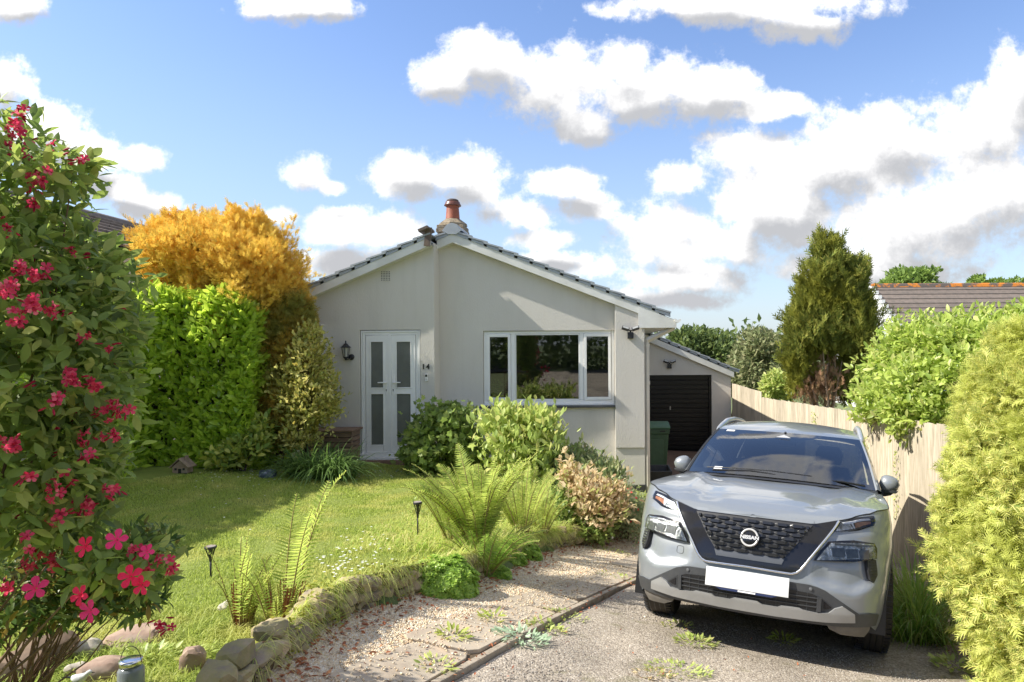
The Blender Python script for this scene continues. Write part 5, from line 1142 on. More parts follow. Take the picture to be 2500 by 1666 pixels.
LM['leaflitter'] = leafm('dead_leaf', [(.22,.07,.035),(.30,.11,.05),(.15,.05,.03),(.36,.17,.08)], .15, .7, .2)
LM['moss'] = leafm('moss', [(.20,.22,.03),(.28,.27,.05),(.14,.17,.03)], .2, .8, .1)

# --- laurel hedge: clipped box along the left boundary
def hedge_pts(n, x0, x1, y0, y1, z0, z1, rg, front_only=False):
    f = rg.random(n); P = np.zeros((n, 3)); Nn = np.zeros((n, 3)); lx, ly, lz = x1-x0, y1-y0, z1-z0
    ar = np.array([lx*lz, ly*lz, lx*ly]); ar = ar/ar.sum(); ch = rg.choice(3, n, p=ar); u, v = rg.random(n), rg.random(n)
    for k in range(3):
        m_ = ch == k
        if k == 0: P[m_] = np.stack([x0+u[m_]*lx, np.full(m_.sum(), y0), z0+v[m_]*lz], 1); Nn[m_] = (0,-1,0)
        if k == 1: P[m_] = np.stack([np.full(m_.sum(), x1), y0+u[m_]*ly, z0+v[m_]*lz], 1); Nn[m_] = (1,0,0)
        if k == 2: P[m_] = np.stack([x0+u[m_]*lx, y0+v[m_]*ly, np.full(m_.sum(), z1)], 1); Nn[m_] = (0,0,1)
    d = rg.random(n)**1.5*.28; lum = np.array([mnoise.noise(Vector(p)*1.6)*.22+mnoise.noise(Vector(p)*4.5)*.08 for p in P])
    # round the edges
    P = P-Nn*d[:, None]+Nn*lum[:, None]
    e = np.maximum(0, (P[:, 0]-(x1-.35))/.35)*np.maximum(0, (P[:, 2]-(z1-.35))/.35); P[:, 2] -= e*.18; P[:, 0] -= e*.15
    return P, Nn
rg = np.random.default_rng(11)
hx1 = at(655, 900, 10.25).x; hzt = at(560, 712, 9.9).z
HBS = (-5.9, 10.1, T(-5.9,10.1)); hedge = thing('laurel_hedge', HBS, 'tall bright green clipped laurel hedge in front of the golden conifer', 'hedge')
Pa, Na = hedge_pts(17000, -7.7, hx1, 9.75, 11.0, -1.85, hzt, rg)
Pb, Nb = hedge_pts(5500, -7.6, -6.35, 5.0, 9.75, -1.75, hzt+.05, rg)
P = np.concatenate([Pa, Pb]); Nn = np.concatenate([Na, Nb]); U, Z = orient(Nn, .75, .75, .55, 3)
scatter('foliage', LEAF, P-np.array(HBS), U, Z, .125*rg.uniform(.7, 1.3, len(P)), LM['laurel'], hedge)
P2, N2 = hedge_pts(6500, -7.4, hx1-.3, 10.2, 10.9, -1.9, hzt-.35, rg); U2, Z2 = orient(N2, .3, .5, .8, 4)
scatter('inner_foliage', LEAF, P2-np.array(HBS), U2, Z2, .17, leafm('dark_core_leaf', [(.06,.09,.02),(.10,.13,.03),(.12,.09,.04)], .15), hedge)  # larger, darker leaf layer inside, closes see-through gaps in the hedge
b = MB()
for i in range(26):
    x = -7.4+i*.105 if i < 22 else -6.9; b.tube([(x, 10.4+.2*math.sin(i*3), -1.95), (x+.1*math.sin(i), 10.35, -.6), (x+.15*math.sin(i*2), 10.3, hzt-.3)], [.03,.02,.008], 5)
b.build('stems', M['bark'], hedge, off=HBS)
# --- golden conifer
Bc = [blob(385,590,48,80,10.6,.55), blob(425,570,38,72,10.5,.5), blob(480,600,80,90,10.6,.7), blob(462,540,15,26,10.6,.2), blob(422,518,15,26,10.5,.2), blob(380,538,14,24,10.6,.2), blob(560,585,48,62,10.6,.6), blob(590,525,17,34,10.6,.25), blob(545,515,14,30,10.6,.25), blob(615,570,22,44,10.6,.3),
      blob(598,640,80,95,10.5,.7), blob(640,665,44,60,10.5,.5), blob(520,690,120,60,10.6,.6)]
shrub('conifer_tree', 'golden orange conifer with ragged top behind the laurel hedge', 'tree', (ad(620,1000,10.7).x, 10.7, T(-5.3,10.7)), Bc, 44000, SPRAY, .105, LM['gold'], (.8,.8,.45), 21, .40, .36, 4.0, 10, .05, spike=.9)
Bd = [blob(668,860,42,130,10.42,.45), blob(640,960,40,70,10.4,.4), blob(692,740,22,60,10.42,.3), blob(612,900,34,120,10.4,.35), blob(660,740,42,70,10.46,.45), blob(625,780,50,90,10.48,.5)]  # includes lower blobs of the golden conifer, shade put into their colour
shrub('conifer_tree', 'bronze green conifer, lower part of the golden tree with shade painted in, growing between the laurel hedge and the variegated shrub', 'tree', (ad(640,1010,10.45).x, 10.45, T(-5.2,10.45)), Bd, 17000, SPRAY, .105, LM['goldshaded'], (.8,.5,.4), 23, .35, .2, 3, 9, .04)
# --- variegated shrub, small laurel, lilies
Bv = [blob(705,780,26,34,10.25,.25), blob(708,850,46,70,10.2,.4), blob(720,920,54,60,10.15,.4), blob(680,900,50,90,10.2,.4), blob(752,938,26,22,10.1,.15), blob(690,1000,40,40,10.15,.3), blob(748,880,22,12,10.1,.1)]
shrub('variegated_shrub', 'cream and green variegated shrub left of the front door', 'shrub', (ad(700,1030,10.2).x, 10.2, T(-4.7,10.2)), Bv, 9500, SMALL, .075, LM['varieg'], (.6,.7,.6), 25, .5, .34, 4, 8, .018, spike=1.)
Bv = [blob(560,1030,45,32,9.7,.3), blob(520,1050,40,25,9.6,.25), blob(595,1000,25,40,9.8,.2)]
shrub('variegated_bush', 'low yellow edged bush at the foot of the laurel hedge', 'shrub', (ad(560,1055,9.7).x, 9.7, T(-5.4,9.7)), Bv, 900, LEAF, .11, leafm('yellow_edge_leaf', [(.30,.32,.06),(.12,.19,.04),(.40,.38,.08)], .3), (.6,.6,.6), 27, .6, stemn=6, r0=.012)
def blade_mesh(roots, dirs, length, width, droop, rg, segs=5):
    """arching strap leaves: returns V, F (local numbering)"""
    n = len(roots); V = []; 
    t = np.linspace(0, 1, segs+1); d = norm(dirs); side = norm(np.cross(d, np.array((0,0,1.))+rg.normal(size=(n,3))*.05))
    P = roots[:, None]+d[:, None]*(length[:, None, None]*t[None, :, None])
    hor = d.copy(); hor[:, 2] = 0; hor = norm(hor+1e-6)
    P = P+hor[:, None]*(length*droop*.5)[:, None, None]*(t**2)[None, :, None]-np.array((0,0,1.))*(length*droop)[:, None, None]*(t**2.4)[None, :, None]
    w = (width[:, None]*np.minimum(1, (1-t)**.6*1.1+.03)[None])[:, :, None]*side[:, None]
    V = np.stack([P-w*.5, P+w*.5], 2).reshape(-1, 3); k = (segs+1)*2
    f = np.array([(2*i, 2*i+1, 2*i+3, 2*i+2) for i in range(segs)]); Fc = (f[None]+(np.arange(n)*k)[:, None, None]).reshape(-1, 4)
    return V, Fc
def tuft(name, label, cat, base, n, length, width, m, spread=.6, droop=.7, rad=.12, seed=1, group=None, segs=5, up=1.):
    rg = np.random.default_rng(seed); a = rg.uniform(0, 2*math.pi, n); r = rad*np.sqrt(rg.random(n)); lean = spread*rg.random(n)**.8
    roots = np.stack([r*np.cos(a), r*np.sin(a), np.zeros(n)], 1); dirs = np.stack([np.cos(a)*lean, np.sin(a)*lean, np.full(n, up)], 1)
    V, Fc = blade_mesh(roots, dirs, length*rg.uniform(.55, 1.1, n), width*rg.uniform(.7, 1.2, n), droop*rg.uniform(.4, 1.2, n), rg, segs)
    o = fast(name, V, Fc, m); o.location = base; tag(o, label, cat, group); return o
for i, (dx, dy, n) in enumerate(((700,1055,130),(740,1058,150),(775,1062,60))):
    p = ad(dx, dy, 9.6); tuft('lily_clump', ['dark strappy lily clump under the variegated shrub, the left one','dark strappy lily clump beside the wooden planter, the largest','small strappy lily tuft at the foot of the wooden planter'][i], 'plant', (p.x, 9.7, T(p.x, 9.7)), n*2, .80, .024, LM['lily'], .75, .8, .22, 40+i, 'lily clumps by the door')
# --- cypress behind the fence
Y_ = 15.5
By = [blob(1912,600,30,52,Y_,.35), blob(1895,660,48,60,Y_,.5), blob(1930,680,55,65,Y_,.55), blob(1885,740,62,70,Y_,.6), blob(1945,750,62,75,Y_,.65), blob(1982,715,24,40,Y_,.3), blob(1868,700,26,30,Y_,.3), blob(1845,690,16,26,Y_,.2),
      blob(1835,790,28,70,Y_,.4), blob(1835,850,28,50,Y_,.3), blob(1970,830,38,80,Y_,.4), blob(1900,790,50,36,Y_,.5), blob(1965,640,30,45,Y_,.3), blob(1885,590,16,40,Y_,.2), blob(1955,890,36,40,Y_,.3)]
cyp, _, _ = shrub('cypress_tree', 'dark green conical cypress with bare brown base behind the fence', 'tree', (ad(1890,960,Y_).x, Y_, -2.8), By, 16500, SPRAY, .23, LM['cypress'], (.5,1.1,.35), 31, .65, .40, 3.6, 0, spike=.7)
P, Nn = crown([blob(1890,880,60,60,Y_,.5), blob(1860,900,45,40,Y_,.3)], 900, .9, seed=5); U, Z = orient(Nn, .4, 1.2, .4, 7); scatter('dry_twigs', SPRAY, P-np.array(cyp.location), U, Z, .17, LM['cydead'], cyp)
stems(cyp.location, [ad(x, y, Y_+random.uniform(-.3,.3)) for x, y in [(1870,800),(1890,780),(1905,760),(1850,830),(1920,800),(1935,830),(1880,700),(1910,640),(1840,860),(1950,800),(1862,770),(1898,850),(1925,860)]], .045, cyp, mat('pale_bark', (.46,.33,.22), (.30,.21,.14), rough=.9, scale=12), 'trunk', .15, 4, cyp.location)
# --- background trees
def tree(label, base, blobs, n, size, m, seed, tm=SMALL, lump=.2, lf=1.2, group='trees beyond the fence', stemn=6, r0=.08, name='tree'):
    return shrub(name, label, 'tree', base, blobs, n, tm, size, m, (.7,.4,.7), seed, .4, lump, lf, stemn, r0, group, leafname='crown')
tree('dark evergreen tree just right of the garage roof', (ad(1585,900,25).x,25,-3.5), [blob(1590,800,55,45,25,1.5), blob(1640,815,50,42,25,1.5), blob(1560,780,22,16,25,.7), blob(1610,860,80,50,24.8,1.5)], 8500, .20, LM['dark'], 51)
tree('dark evergreen tree between the garage roof and the olive tree', (ad(1680,900,27).x,27,-3.5), [blob(1672,810,35,36,27,1.2), blob(1690,850,40,50,27,1.2)], 3500, .2, LM['dark'], 52)
tree('olive green rounded tree above the far end of the fence', (ad(1740,930,21).x,21,-3.2), [blob(1740,800,40,42,21,1.2), blob(1722,850,42,50,21,1.2), blob(1765,840,45,60,21,1.2), blob(1785,800,25,28,21.5,.8)], 8000, .15, LM['olive'], 53)
tree('yellow green shrub leaning over the far end of the fence', (ad(1785,920,16.2).x,16.2,-2.8), [blob(1785,880,33,28,16.2,.4), blob(1770,895,24,22,16.1,.3), blob(1805,900,20,22,16.1,.3)], 1700, .12, LM['light'], 54, LEAF, r0=.02)
tree('green tree showing over the ridge of the next house', (ad(2090,760,40).x,40,-3.5), [blob(2090,655,55,34,40,2), blob(2060,665,38,20,40,1.5), blob(2140,672,36,16,40,1.5)], 5500, .30, LM['mid'], 55)
for i, (x, y, r, rr_) in enumerate(((2245,648,7,12),(2285,655,9,10),(2325,655,30,10))): tree(['small tree top poking over the ridge of the next house, the left one','small tree top poking over the ridge of the next house, the middle one','low tree top over the ridge at the right edge of the photograph'][i], (ad(x,760,40).x,40+i*.5,-3.5), [blob(x,y,r,rr_,40+i*.5,.8)], 380, .26, LM['mid'], 56+i)
# far tree line that reads as one mass, and the wooded side behind the camera (mirrored in the glass)
P, Nn = crown([(np.array((x, 70+15*math.sin(x*.3), -3)), np.array((9, 6, 5.2+1.2*math.sin(x*1.7)))) for x in range(-90, 130, 8)], 30000, .3, .3, .4, 61); U, Z = orient(Nn, .6, .4, .7, 62); tag(scatter('woodland', SMALL, P, U, Z, .8, LM['dark']), 'far line of dark trees on the horizon', 'trees', None, 'stuff')
P, Nn = crown([(np.array((x, -13+2*math.sin(x), 1.0)), np.array((2.8, 2.2, 4.0+.9*math.sin(x*2.3)))) for x in np.arange(-22, 20, 2.7) if abs(x-3.8) > 2.0], 26000, .35, .25, .8, 63); U, Z = orient(Nn, .6, .4, .7, 64); tag(scatter('roadside_trees', SMALL, P, U, Z, .42, leafm('roadside_leaf', [(.10,.14,.04),(.16,.20,.05),(.07,.10,.03)], .3)), 'dark roadside trees mirrored in the bungalow window', 'trees', None, 'stuff')
# --- climber over the fence
Bk = [blob(2050,850,60,55,9.6,.5), blob(2085,820,50,48,9.3,.5), blob(2140,790,85,55,9.0,.6), blob(2220,800,95,70,8.6,.6), blob(2310,790,80,60,8.2,.6), blob(2380,800,70,80,8,.6), blob(2060,915,80,55,8.9,.35), blob(2130,900,100,80,8.5,.4), blob(2020,935,50,40,9.2,.25), blob(2090,960,55,40,8.5,.22), blob(2160,955,50,32,8.2,.25), blob(2240,900,90,90,8.0,.4), blob(2340,900,80,100,7.6,.4)]
shrub('climbing_shrub', 'large light green leafy climber spilling over the wooden fence', 'climber', (4.3, 8.8, -2.7), Bk, 25000, LEAF, .088, LM['climber'], (.7,.3,.6), 71, .45, .36, 3.2, 22, .02, sizevar=.5, spike=.9)
# ivy strands on the fence
for i, (dx, y0, y1) in enumerate(((1990,1000,1110),(2060,1035,1190),(1870,945,1010),(1960,1030,1120))):
    Yv = {0:9.6,1:8.4,2:11.5,3:10.2}[i]; 
    for _ in range(6):
        X_ = fx(Yv)-.02; 
        if abs((CX+F*X_/Yv)/1.0625-dx) < 6: break
        Yv = X_*F/(dx*1.0625-CX)
    n = 60; rgi = np.random.default_rng(i); zz = np.linspace(at(dx*1.0625, y0*1.0625, Yv).z, at(dx*1.0625, y1*1.0625, Yv).z, n); P = np.stack([np.full(n, fx(Yv)-.03)+rgi.normal(size=n)*.008, Yv+rgi.normal(size=n)*.05, zz], 1); Nn = np.tile((-1.,0,0), (n, 1)); U = rgi.normal(size=(n,3))*.5+np.array((-.2,0,-.3))
    o = scatter('ivy_strand', SMALL, P-P[0], U, Nn, .045*rgi.uniform(.6,1.3,n), LM['climber']); o.location = P[0]
    tag(o, ['ivy strand on the fence just left of the drooping climber','ivy strand low on the fence right of the car roof','ivy strand hanging from the far part of the fence','short ivy strand on the fence above the car roof'][i], 'ivy', 'ivy strands on the fence')
# --- golden hedge at the right edge
Bh = [blob(2345,850,50,95,5.2,.4), blob(2305,930,56,90,5.0,.45), blob(2400,980,130,150,5.0,.5), blob(2310,1060,88,120,4.8,.45), blob(2420,1200,180,170,4.6,.5), blob(2290,1190,90,110,4.6,.4), blob(2290,1310,105,100,4.4,.4), blob(2350,1420,122,100,4.2,.4), blob(2365,1520,95,80,4.05,.35), blob(2460,1450,160,160,4.0,.4), blob(2190,1330,40,20,4.35,.15), blob(2195,1160,24,24,4.7,.15)]
gh_, _, _ = shrub('conifer_hedge', 'yellow green feathery conifer hedge filling the right edge of the drive', 'hedge', (2.9, 4.6, T(2.9,4.6)), Bh, 36000, SPRAYF, .10, LM['goldgreen'], (.8,.15,.85), 81, .30, .26, 6., 14, .02, stemm=M['twig'])
# --- currant and broad-leaved shrub by the wall
Bq = [blob(1010,1010,78,62,10.6,.5), blob(990,1050,66,34,10.5,.4), blob(1040,970,48,40,10.6,.4), blob(1035,945,24,20,10.6,.2), blob(1075,1040,45,45,10.5,.35), blob(965,1030,34,34,10.5,.25), blob(1000,965,22,26,10.6,.2)]
shrub('currant_bush', 'mid green lobed leaf bush right of the front door', 'shrub', (ad(1015,1085,10.6).x, 10.6, T(-2.5,10.6)), Bq, 3800, LOBED, .080, LM['currant'], (.5,.35,.7), 91, .55, .34, 4, 12, .012, spike=1.3)
Bq = [blob(1185,1010,80,60,9.9,.5), blob(1240,1020,60,60,9.8,.45), blob(1150,970,45,38,9.9,.35), blob(1210,965,60,32,9.9,.35), blob(1255,975,34,30,9.8,.25), blob(1200,1070,85,35,9.8,.4)]
shrub('broadleaf_shrub', 'pale green upright leaf shrub below the large window', 'shrub', (ad(1195,1105,9.9).x, 9.9, T(-1.2,9.9)), Bq, 2900, LEAF, .115, LM['light'], (.45,.9,.5), 93, .8, .36, 4, 18, .012, sizevar=.5, spike=1.3)
# --- rosemary-like, coppery and red-flowered shrubs
Bq = [blob(1320,1065,50,35,10.0,.4), blob(1360,1090,50,30,9.7,.4), blob(1290,1080,35,25,9.9,.3), blob(1400,1100,30,30,9.6,.3)]
shrub('grey_green_bush', 'fine leaved grey green bush against the wall below the window corner', 'shrub', (ad(1340,1120,9.9).x, 9.9, T(-.2,9.9)), Bq, 4200, NARROW, .10, leafm('fine_grey', [(.13,.18,.07),(.20,.24,.10),(.26,.24,.12)], .3), (.5,.9,.5), 95, .8, .4, 4, 20, .006, sizevar=.5, spike=1.5)
Bq = [blob(1350,1125,50,30,8.5,.35), blob(1395,1145,42,34,8.4,.3), blob(1305,1095,16,34,8.6,.15), blob(1372,1175,44,30,8.3,.3)]
shrub('copper_shrub', 'coppery cream leaved shrub on the gravel edge, between ferns and red flowers', 'shrub', (ad(1365,1235,8.35).x, 8.35, T(-.1,8.35)), Bq, 2600, SMALL, .085, LM['copper'], (.5,.5,.6), 97, .7, .4, 4, 14, .008, stemm=M['stem'], spike=1.5)
Bq = [blob(1365,1215,45,28,8.2,.25), blob(1290,1160,32,34,8.3,.25), blob(1300,1200,30,30,8.2,.2)]
rb0, Pg, Ng = shrub('green_rose_bush', 'low dark green bush with a few white flowers under the copper shrub', 'shrub', (ad(1340,1240,8.1).x, 8.1, T(-.25,8.1)), Bq, 1500, SMALL, .07, LM['currant'], (.5,.5,.6), 99, .7, stemn=10, r0=.006)
Bq = [blob(1440,1160,42,36,8.9,.35), blob(1415,1130,35,24,9.1,.3), blob(1455,1190,34,32,8.8,.3), blob(1400,1180,30,36,8.8,.25)]
rs, Pr, Nr = shrub('rock_rose', 'grey green bush dotted with small red flowers beside the car', 'shrub', (ad(1440,1228,8.85).x, 8.85, T(.35,8.85)), Bq, 5200, SMALL, .045, LM['grey'], (.5,.6,.7), 101, .7, .4, 4, 16, .006, spike=1.5)
rgf = np.random.default_rng(6)
def flowers(parent, P, Nn, cnt, size, m, seed, nm='flower', off=.03, petals=5, w=.7):
    rg = np.random.default_rng(seed); k = rg.choice(len(P), cnt, replace=False); base = np.array(parent.location)
    for i in k:
        PP = []; UU = []; ZZ = []
        n_ = Vector(Nn[i]+np.array((0,-.5,.3))).normalized(); a = n_.orthogonal().normalized(); b_ = n_.cross(a)
        for q in range(petals):
            t = 2*math.pi*q/petals; PP.append(Vector(P[i])+n_*off); UU.append((a*math.cos(t)+b_*math.sin(t))+n_*.25); ZZ.append(n_)
        scatter(nm, tmpl_small(w), np.array(PP)-base, np.array(UU), np.array(ZZ), size, m, parent)
flowers(rb0, Pg[Ng[:, 1] < -.2], Ng[Ng[:, 1] < -.2], 7, .026, LM['white'], 5)
flowers(rs, Pr[Nr[:, 1] < .1], Nr[Nr[:, 1] < .1], 26, .024, LM['red'], 3)
# --- ferns
M['fernstalk'] = mat('fern_stalk', (.30,.26,.08), (.22,.15,.06), rough=.8, scale=9)
def fern(name, label, base, n, length, m, seed, lean=(0,0), spread=.5, droop=.5, group='ferns along the wall', pin=26, stiff=.5, upr=1., pw=.16, stk=None):
    rg = random.Random(seed)
    t = thing(name, base, label, 'fern', group)
    for k in range(n):
        V = []; Fc = []; rb_ = MB()
        az = rg.uniform(0, 2*math.pi); ln = length*rg.uniform(.65, 1.08); sp = spread*rg.uniform(.3, 1)
        d = Vector((math.cos(az)*sp+lean[0], math.sin(az)*sp+lean[1], upr)).normalized(); h = Vector((d.x, d.y, 0)); h = h.normalized() if h.length > 1e-3 else Vector((1,0,0))
        r0_ = Vector((math.cos(az)*.05, math.sin(az)*.05, 0)); dr = droop*rg.uniform(.5, 1.3)
        cur = lambda s: r0_+d*(ln*s)+h*(ln*dr*.35*s*s)-Vector((0,0,1))*(ln*dr*.55*s**3)
        pts = [cur(i/10) for i in range(11)]; rb_.tube(pts, [.0055*(1-i/11)+.0015 for i in range(11)], 4, cap=False)
        side = d.cross(Vector((0,0,1))); side = side.normalized() if side.length > 1e-3 else Vector((0,1,0)); rl = rg.uniform(-.7, .7)
        for i in range(pin):
            s = .16+.84*i/pin; p = cur(s); tg = (cur(min(s+.03, 1.03))-p).normalized(); sd = (side*math.cos(rl)+tg.cross(side)*math.sin(rl)).normalized(); sd = (sd-tg*sd.dot(tg)).normalized(); nn = tg.cross(sd)
            L_ = ln*pw*min(1, (s-.10)*5)*(1-s)**.62*1.25+.006; w = ln*.84/pin*.50
            for sg in (-1, 1):
                u = (sd*sg+tg*.35-nn*rg.uniform(-.1,.35)).normalized(); b_ = len(V); q = p+u*L_; m_ = p+u*L_*.5+nn*.004
                V += [p-tg*w*.45, p+tg*w*.45, m_+tg*w*.42, m_-tg*w*.42, q]; Fc += [(b_,b_+1,b_+2),(b_,b_+2,b_+3),(b_+3,b_+2,b_+4)]
        rb_.build('stalk', stk or M['fernstalk'], fast('frond', np.array([tuple(v) for v in V]), np.array(Fc), m, t))
    return t
LMF2 = leafm('fern_dark', [(.14,.25,.04),(.20,.31,.05),(.26,.36,.06)], .4)
def gp(dx, dy, Y): p = ad(dx, dy, Y); return (p.x, Y, T(p.x, Y))
fern('fern', 'tallest upright fern clump at the wall foot, right of the black lamp', gp(1100,1330,5.75), 56, 1.0, LM['fern'], 5, (-.06,0), .46, .45, pin=36, pw=.135)
fern('fern', 'darker lower fern in front of the tallest fern clump', gp(1115,1335,5.6), 30, .66, LMF2, 6, (.10,-.1), .7, .5, pin=38, pw=.12)
fern('fern', 'feathery yellow green fern just right of the tallest fern clump', gp(1200,1255,6.9), 34, .85, LM['fern'], 8, (0,0), .42, .4, pin=42, pw=.11)
fern('fern', 'small yellow green fern beside the copper shrub', gp(1245,1240,7.4), 22, .65, LM['fern'], 9, (0,0), .5, .4, pin=36, pw=.11)
fern('fern', 'pale fern leaning over the lawn edge behind the black lamp', gp(1040,1310,6.3), 26, .80, LM['fern'], 10, (-.12,.1), .42, .35, pin=42, pw=.10)
# tall lone fern fronds on the left
f1 = fern('fern', 'tall thin pale fern frond arching over the lawn', gp(665,1470,4.35), 4, 1.28, LM['fern'], 13, (.12,0), .12, .35, pin=34, pw=.13)
f2 = fern('fern', 'uncurling fern with rusty stalks rising from the stone wall', gp(560,1440,4.3), 16, .64, LM['fern'], 17, (.12,0), .32, .35, pin=20, pw=.11)
f3 = fern('fern', 'second uncurling fern with rusty stalks right of the first on the stone wall', gp(640,1480,4.2), 12, .54, LM['fern'], 19, (.05,0), .28, .35, pin=20, pw=.11)
for f_, n_ in ((f1, 14), (f2, 26), (f3, 18)):
    b = MB(); rq = random.Random(n_)
    for k in range(n_):
        a = rq.uniform(0, 6.28); b.tube([(.03*math.cos(a), .03*math.sin(a), -.05), (.06*math.cos(a), .05*math.sin(a), .10), (.09*math.cos(a)+.02, .06*math.sin(a), rq.uniform(.16,.30))], [.009,.007,.003], 5, cap=False)
    b.build('rusty_stalks', mat('rust_stalk', (.34,.12,.04), (.20,.07,.03), rough=.85, scale=25), f_)
# --- sedum mounds
def mound(label, base, rx, ry, h, n, seed):
    t = thing('sedum_mound', base, label, 'plant', 'low bright green mounds at the wall foot')
    rg = np.random.default_rng(seed); d = norm(rg.normal(size=(n, 3))); d[:, 2] = abs(d[:, 2]); lum = np.array([1+.16*mnoise.noise(Vector(q)*3+Vector((seed,0,0))) for q in d]); P = d*np.array((rx, ry, h))*(lum*(1-.12*rg.random(n)))[:, None]
    PP = []; UU = []; ZZ = []
    for p, q in zip(P, d):
        n_ = Vector(q+np.array((0,0,.5))).normalized(); a = n_.orthogonal().normalized(); b_ = n_.cross(a); o = rg.uniform(0, 6)
        for j in range(5): th = o+2*math.pi*j/5; PP.append(p); UU.append(tuple(a*math.cos(th)+b_*math.sin(th)+n_*.7)); ZZ.append(tuple(n_))
    scatter('foliage', tmpl_small(.62, .1), np.array(PP), np.array(UU), np.array(ZZ), .030, LM['sedum'], t)
p = gp(1010,1385,4.95); mound('large bright green sedum mound at the foot of the wall, the nearest one', (p[0], 5.0, T(p[0],5.0)-.03), .27, .26, .25, 2400, 1)
p = gp(1213,1290,6.75); mound('round bright green sedum mound under the yellow green fern', (p[0]-.02, 6.75, T(p[0],6.75)-.02), .15, .15, .19, 750, 2)
p = gp(1165,1305,6.3); mound('flat bright green sedum mound between the round mound and the big fern', (p[0], 6.3, T(p[0],6.3)-.02), .17, .15, .13, 700, 3)
p = gp(1140,1345,5.75); mound('smallest bright green sedum mound in front of the big fern stalks', (p[0], 5.65, T(p[0],5.65)-.02), .14, .12, .10, 500, 4)

# --- lawn grass
def in_lawn(X, Y): return (X < wallx(Y)-.05)
rg = np.random.default_rng(31)
def grassfield(n, X, Y, L_, W_, m, name, label, droop=.35, lean=.5, segs=2):
    n = len(X); Zr = terrain(X, Y)-.005; a = rg.uniform(0, 2*math.pi, n); ln = lean*rg.random(n)
    dirs = np.stack([np.cos(a)*ln, np.sin(a)*ln, np.ones(n)], 1)
    V, Fc = blade_mesh(np.stack([X, Y, Zr], 1), dirs, L_, W_, np.full(n, droop)*rg.uniform(.3,1.3,n), rg, segs); return tag(fast(name, V, Fc, m), label, 'grass', None, 'stuff')
N_ = 330000
Y = 3.2+8.0*rg.random(N_)**1.25; X = wallx(Y)-.04-(rg.random(N_)**.9)*(5.9); k = (X > -6.5) & ~((Y > 9.75) & (X < -5.0)) & (X/Y > -.95); X, Y = X[k], Y[k]
pn = np.array([mnoise.noise(Vector((x*1.3, y*1.3, 0))) for x, y in zip(X, Y)])
grassfield(0, X, Y, .034*(1+.5*pn)*rg.uniform(.6,1.4,len(X)), (.0032+.0006*Y)*rg.uniform(.7,1.3,len(X)), LM['grass'], 'grass', 'short green lawn grass with light and dark patches')
n = 24000; Y = rg.uniform(3.0, 8.6, n); Y = Y[np.array([mnoise.noise(Vector((y*2.2, 1.3, 0)))+.5*mnoise.noise(Vector((y*7, 5, 0))) for y in Y]) > rg.uniform(-.75,.35,n)]; n = len(Y); X = wallx(Y)-.01-np.abs(rg.normal(size=n))*.16
Zr = terrain(X, Y); a = rg.uniform(-1.2, 1.2, n); dirs = np.stack([np.cos(a)*rg.uniform(.1,1.0,n), np.sin(a)*.8-.3, rg.uniform(.5,1,n)], 1)
V, Fc = blade_mesh(np.stack([X, Y, Zr], 1), dirs, rg.uniform(.05,.19,n), rg.uniform(.003,.006,n), rg.uniform(.2,1.5,n), rg, 4); tag(fast('long_grass', V, Fc, LM['drygrass']), 'long straw tinged grass hanging over the stone wall', 'grass', None, 'stuff')
n = 7000; Y = rg.uniform(3.2, 4.6, n); X = rg.uniform(-3.6, -1.7, n); dirs = np.stack([rg.normal(size=n)*.5, rg.normal(size=n)*.5, np.ones(n)], 1)
V, Fc = blade_mesh(np.stack([X, Y, terrain(X, Y)], 1), dirs, rg.uniform(.07,.17,n), rg.uniform(.004,.007,n), rg.uniform(.3,1.,n), rg, 4); tag(fast('rough_grass', V, Fc, LM['grass']), 'rough unmown grass around the rocks under the flowering shrub', 'grass', None, 'stuff')
# unmown grass and low ground cover between the ferns and the coppery shrub
n = 14000; Y = rg.uniform(6.0, 9.4, n); X = wallx(Y)-rg.random(n)**1.3*1.5; dirs = np.stack([rg.normal(size=n)*.45, rg.normal(size=n)*.45, np.ones(n)], 1)
V, Fc = blade_mesh(np.stack([X, Y, terrain(X, Y)], 1), dirs, rg.uniform(.08,.26,n)*np.clip(1.3-(wallx(Y)-X)*.6, .4, 1.2), rg.uniform(.004,.009,n), rg.uniform(.3,1.,n), rg, 3); tag(fast('tall_grass', V, Fc, LM['drygrass']), 'tall pale grass between the ferns and the shrubs', 'grass', None, 'stuff')
n = 5200; Y = rg.uniform(7.4, 10.6, n); X = wallx(Y)-rg.random(n)*1.5-.05; P = np.stack([X, Y, terrain(X, Y)+rg.uniform(.0,.16,n)*(1+.8*np.sin(X*9)*np.sin(Y*7))], 1); U = norm(rg.normal(size=(n,3))+np.array((.1,-.3,.7))); Z = norm(rg.normal(size=(n,3))*.5+np.array((0,-.4,.8)))
tag(scatter('ground_cover', SMALL, P, U, Z, .06*rg.uniform(.5,1.3,n), LM['light']), 'mixed low leafy ground cover in the bank below the house', 'plants', None, 'stuff')
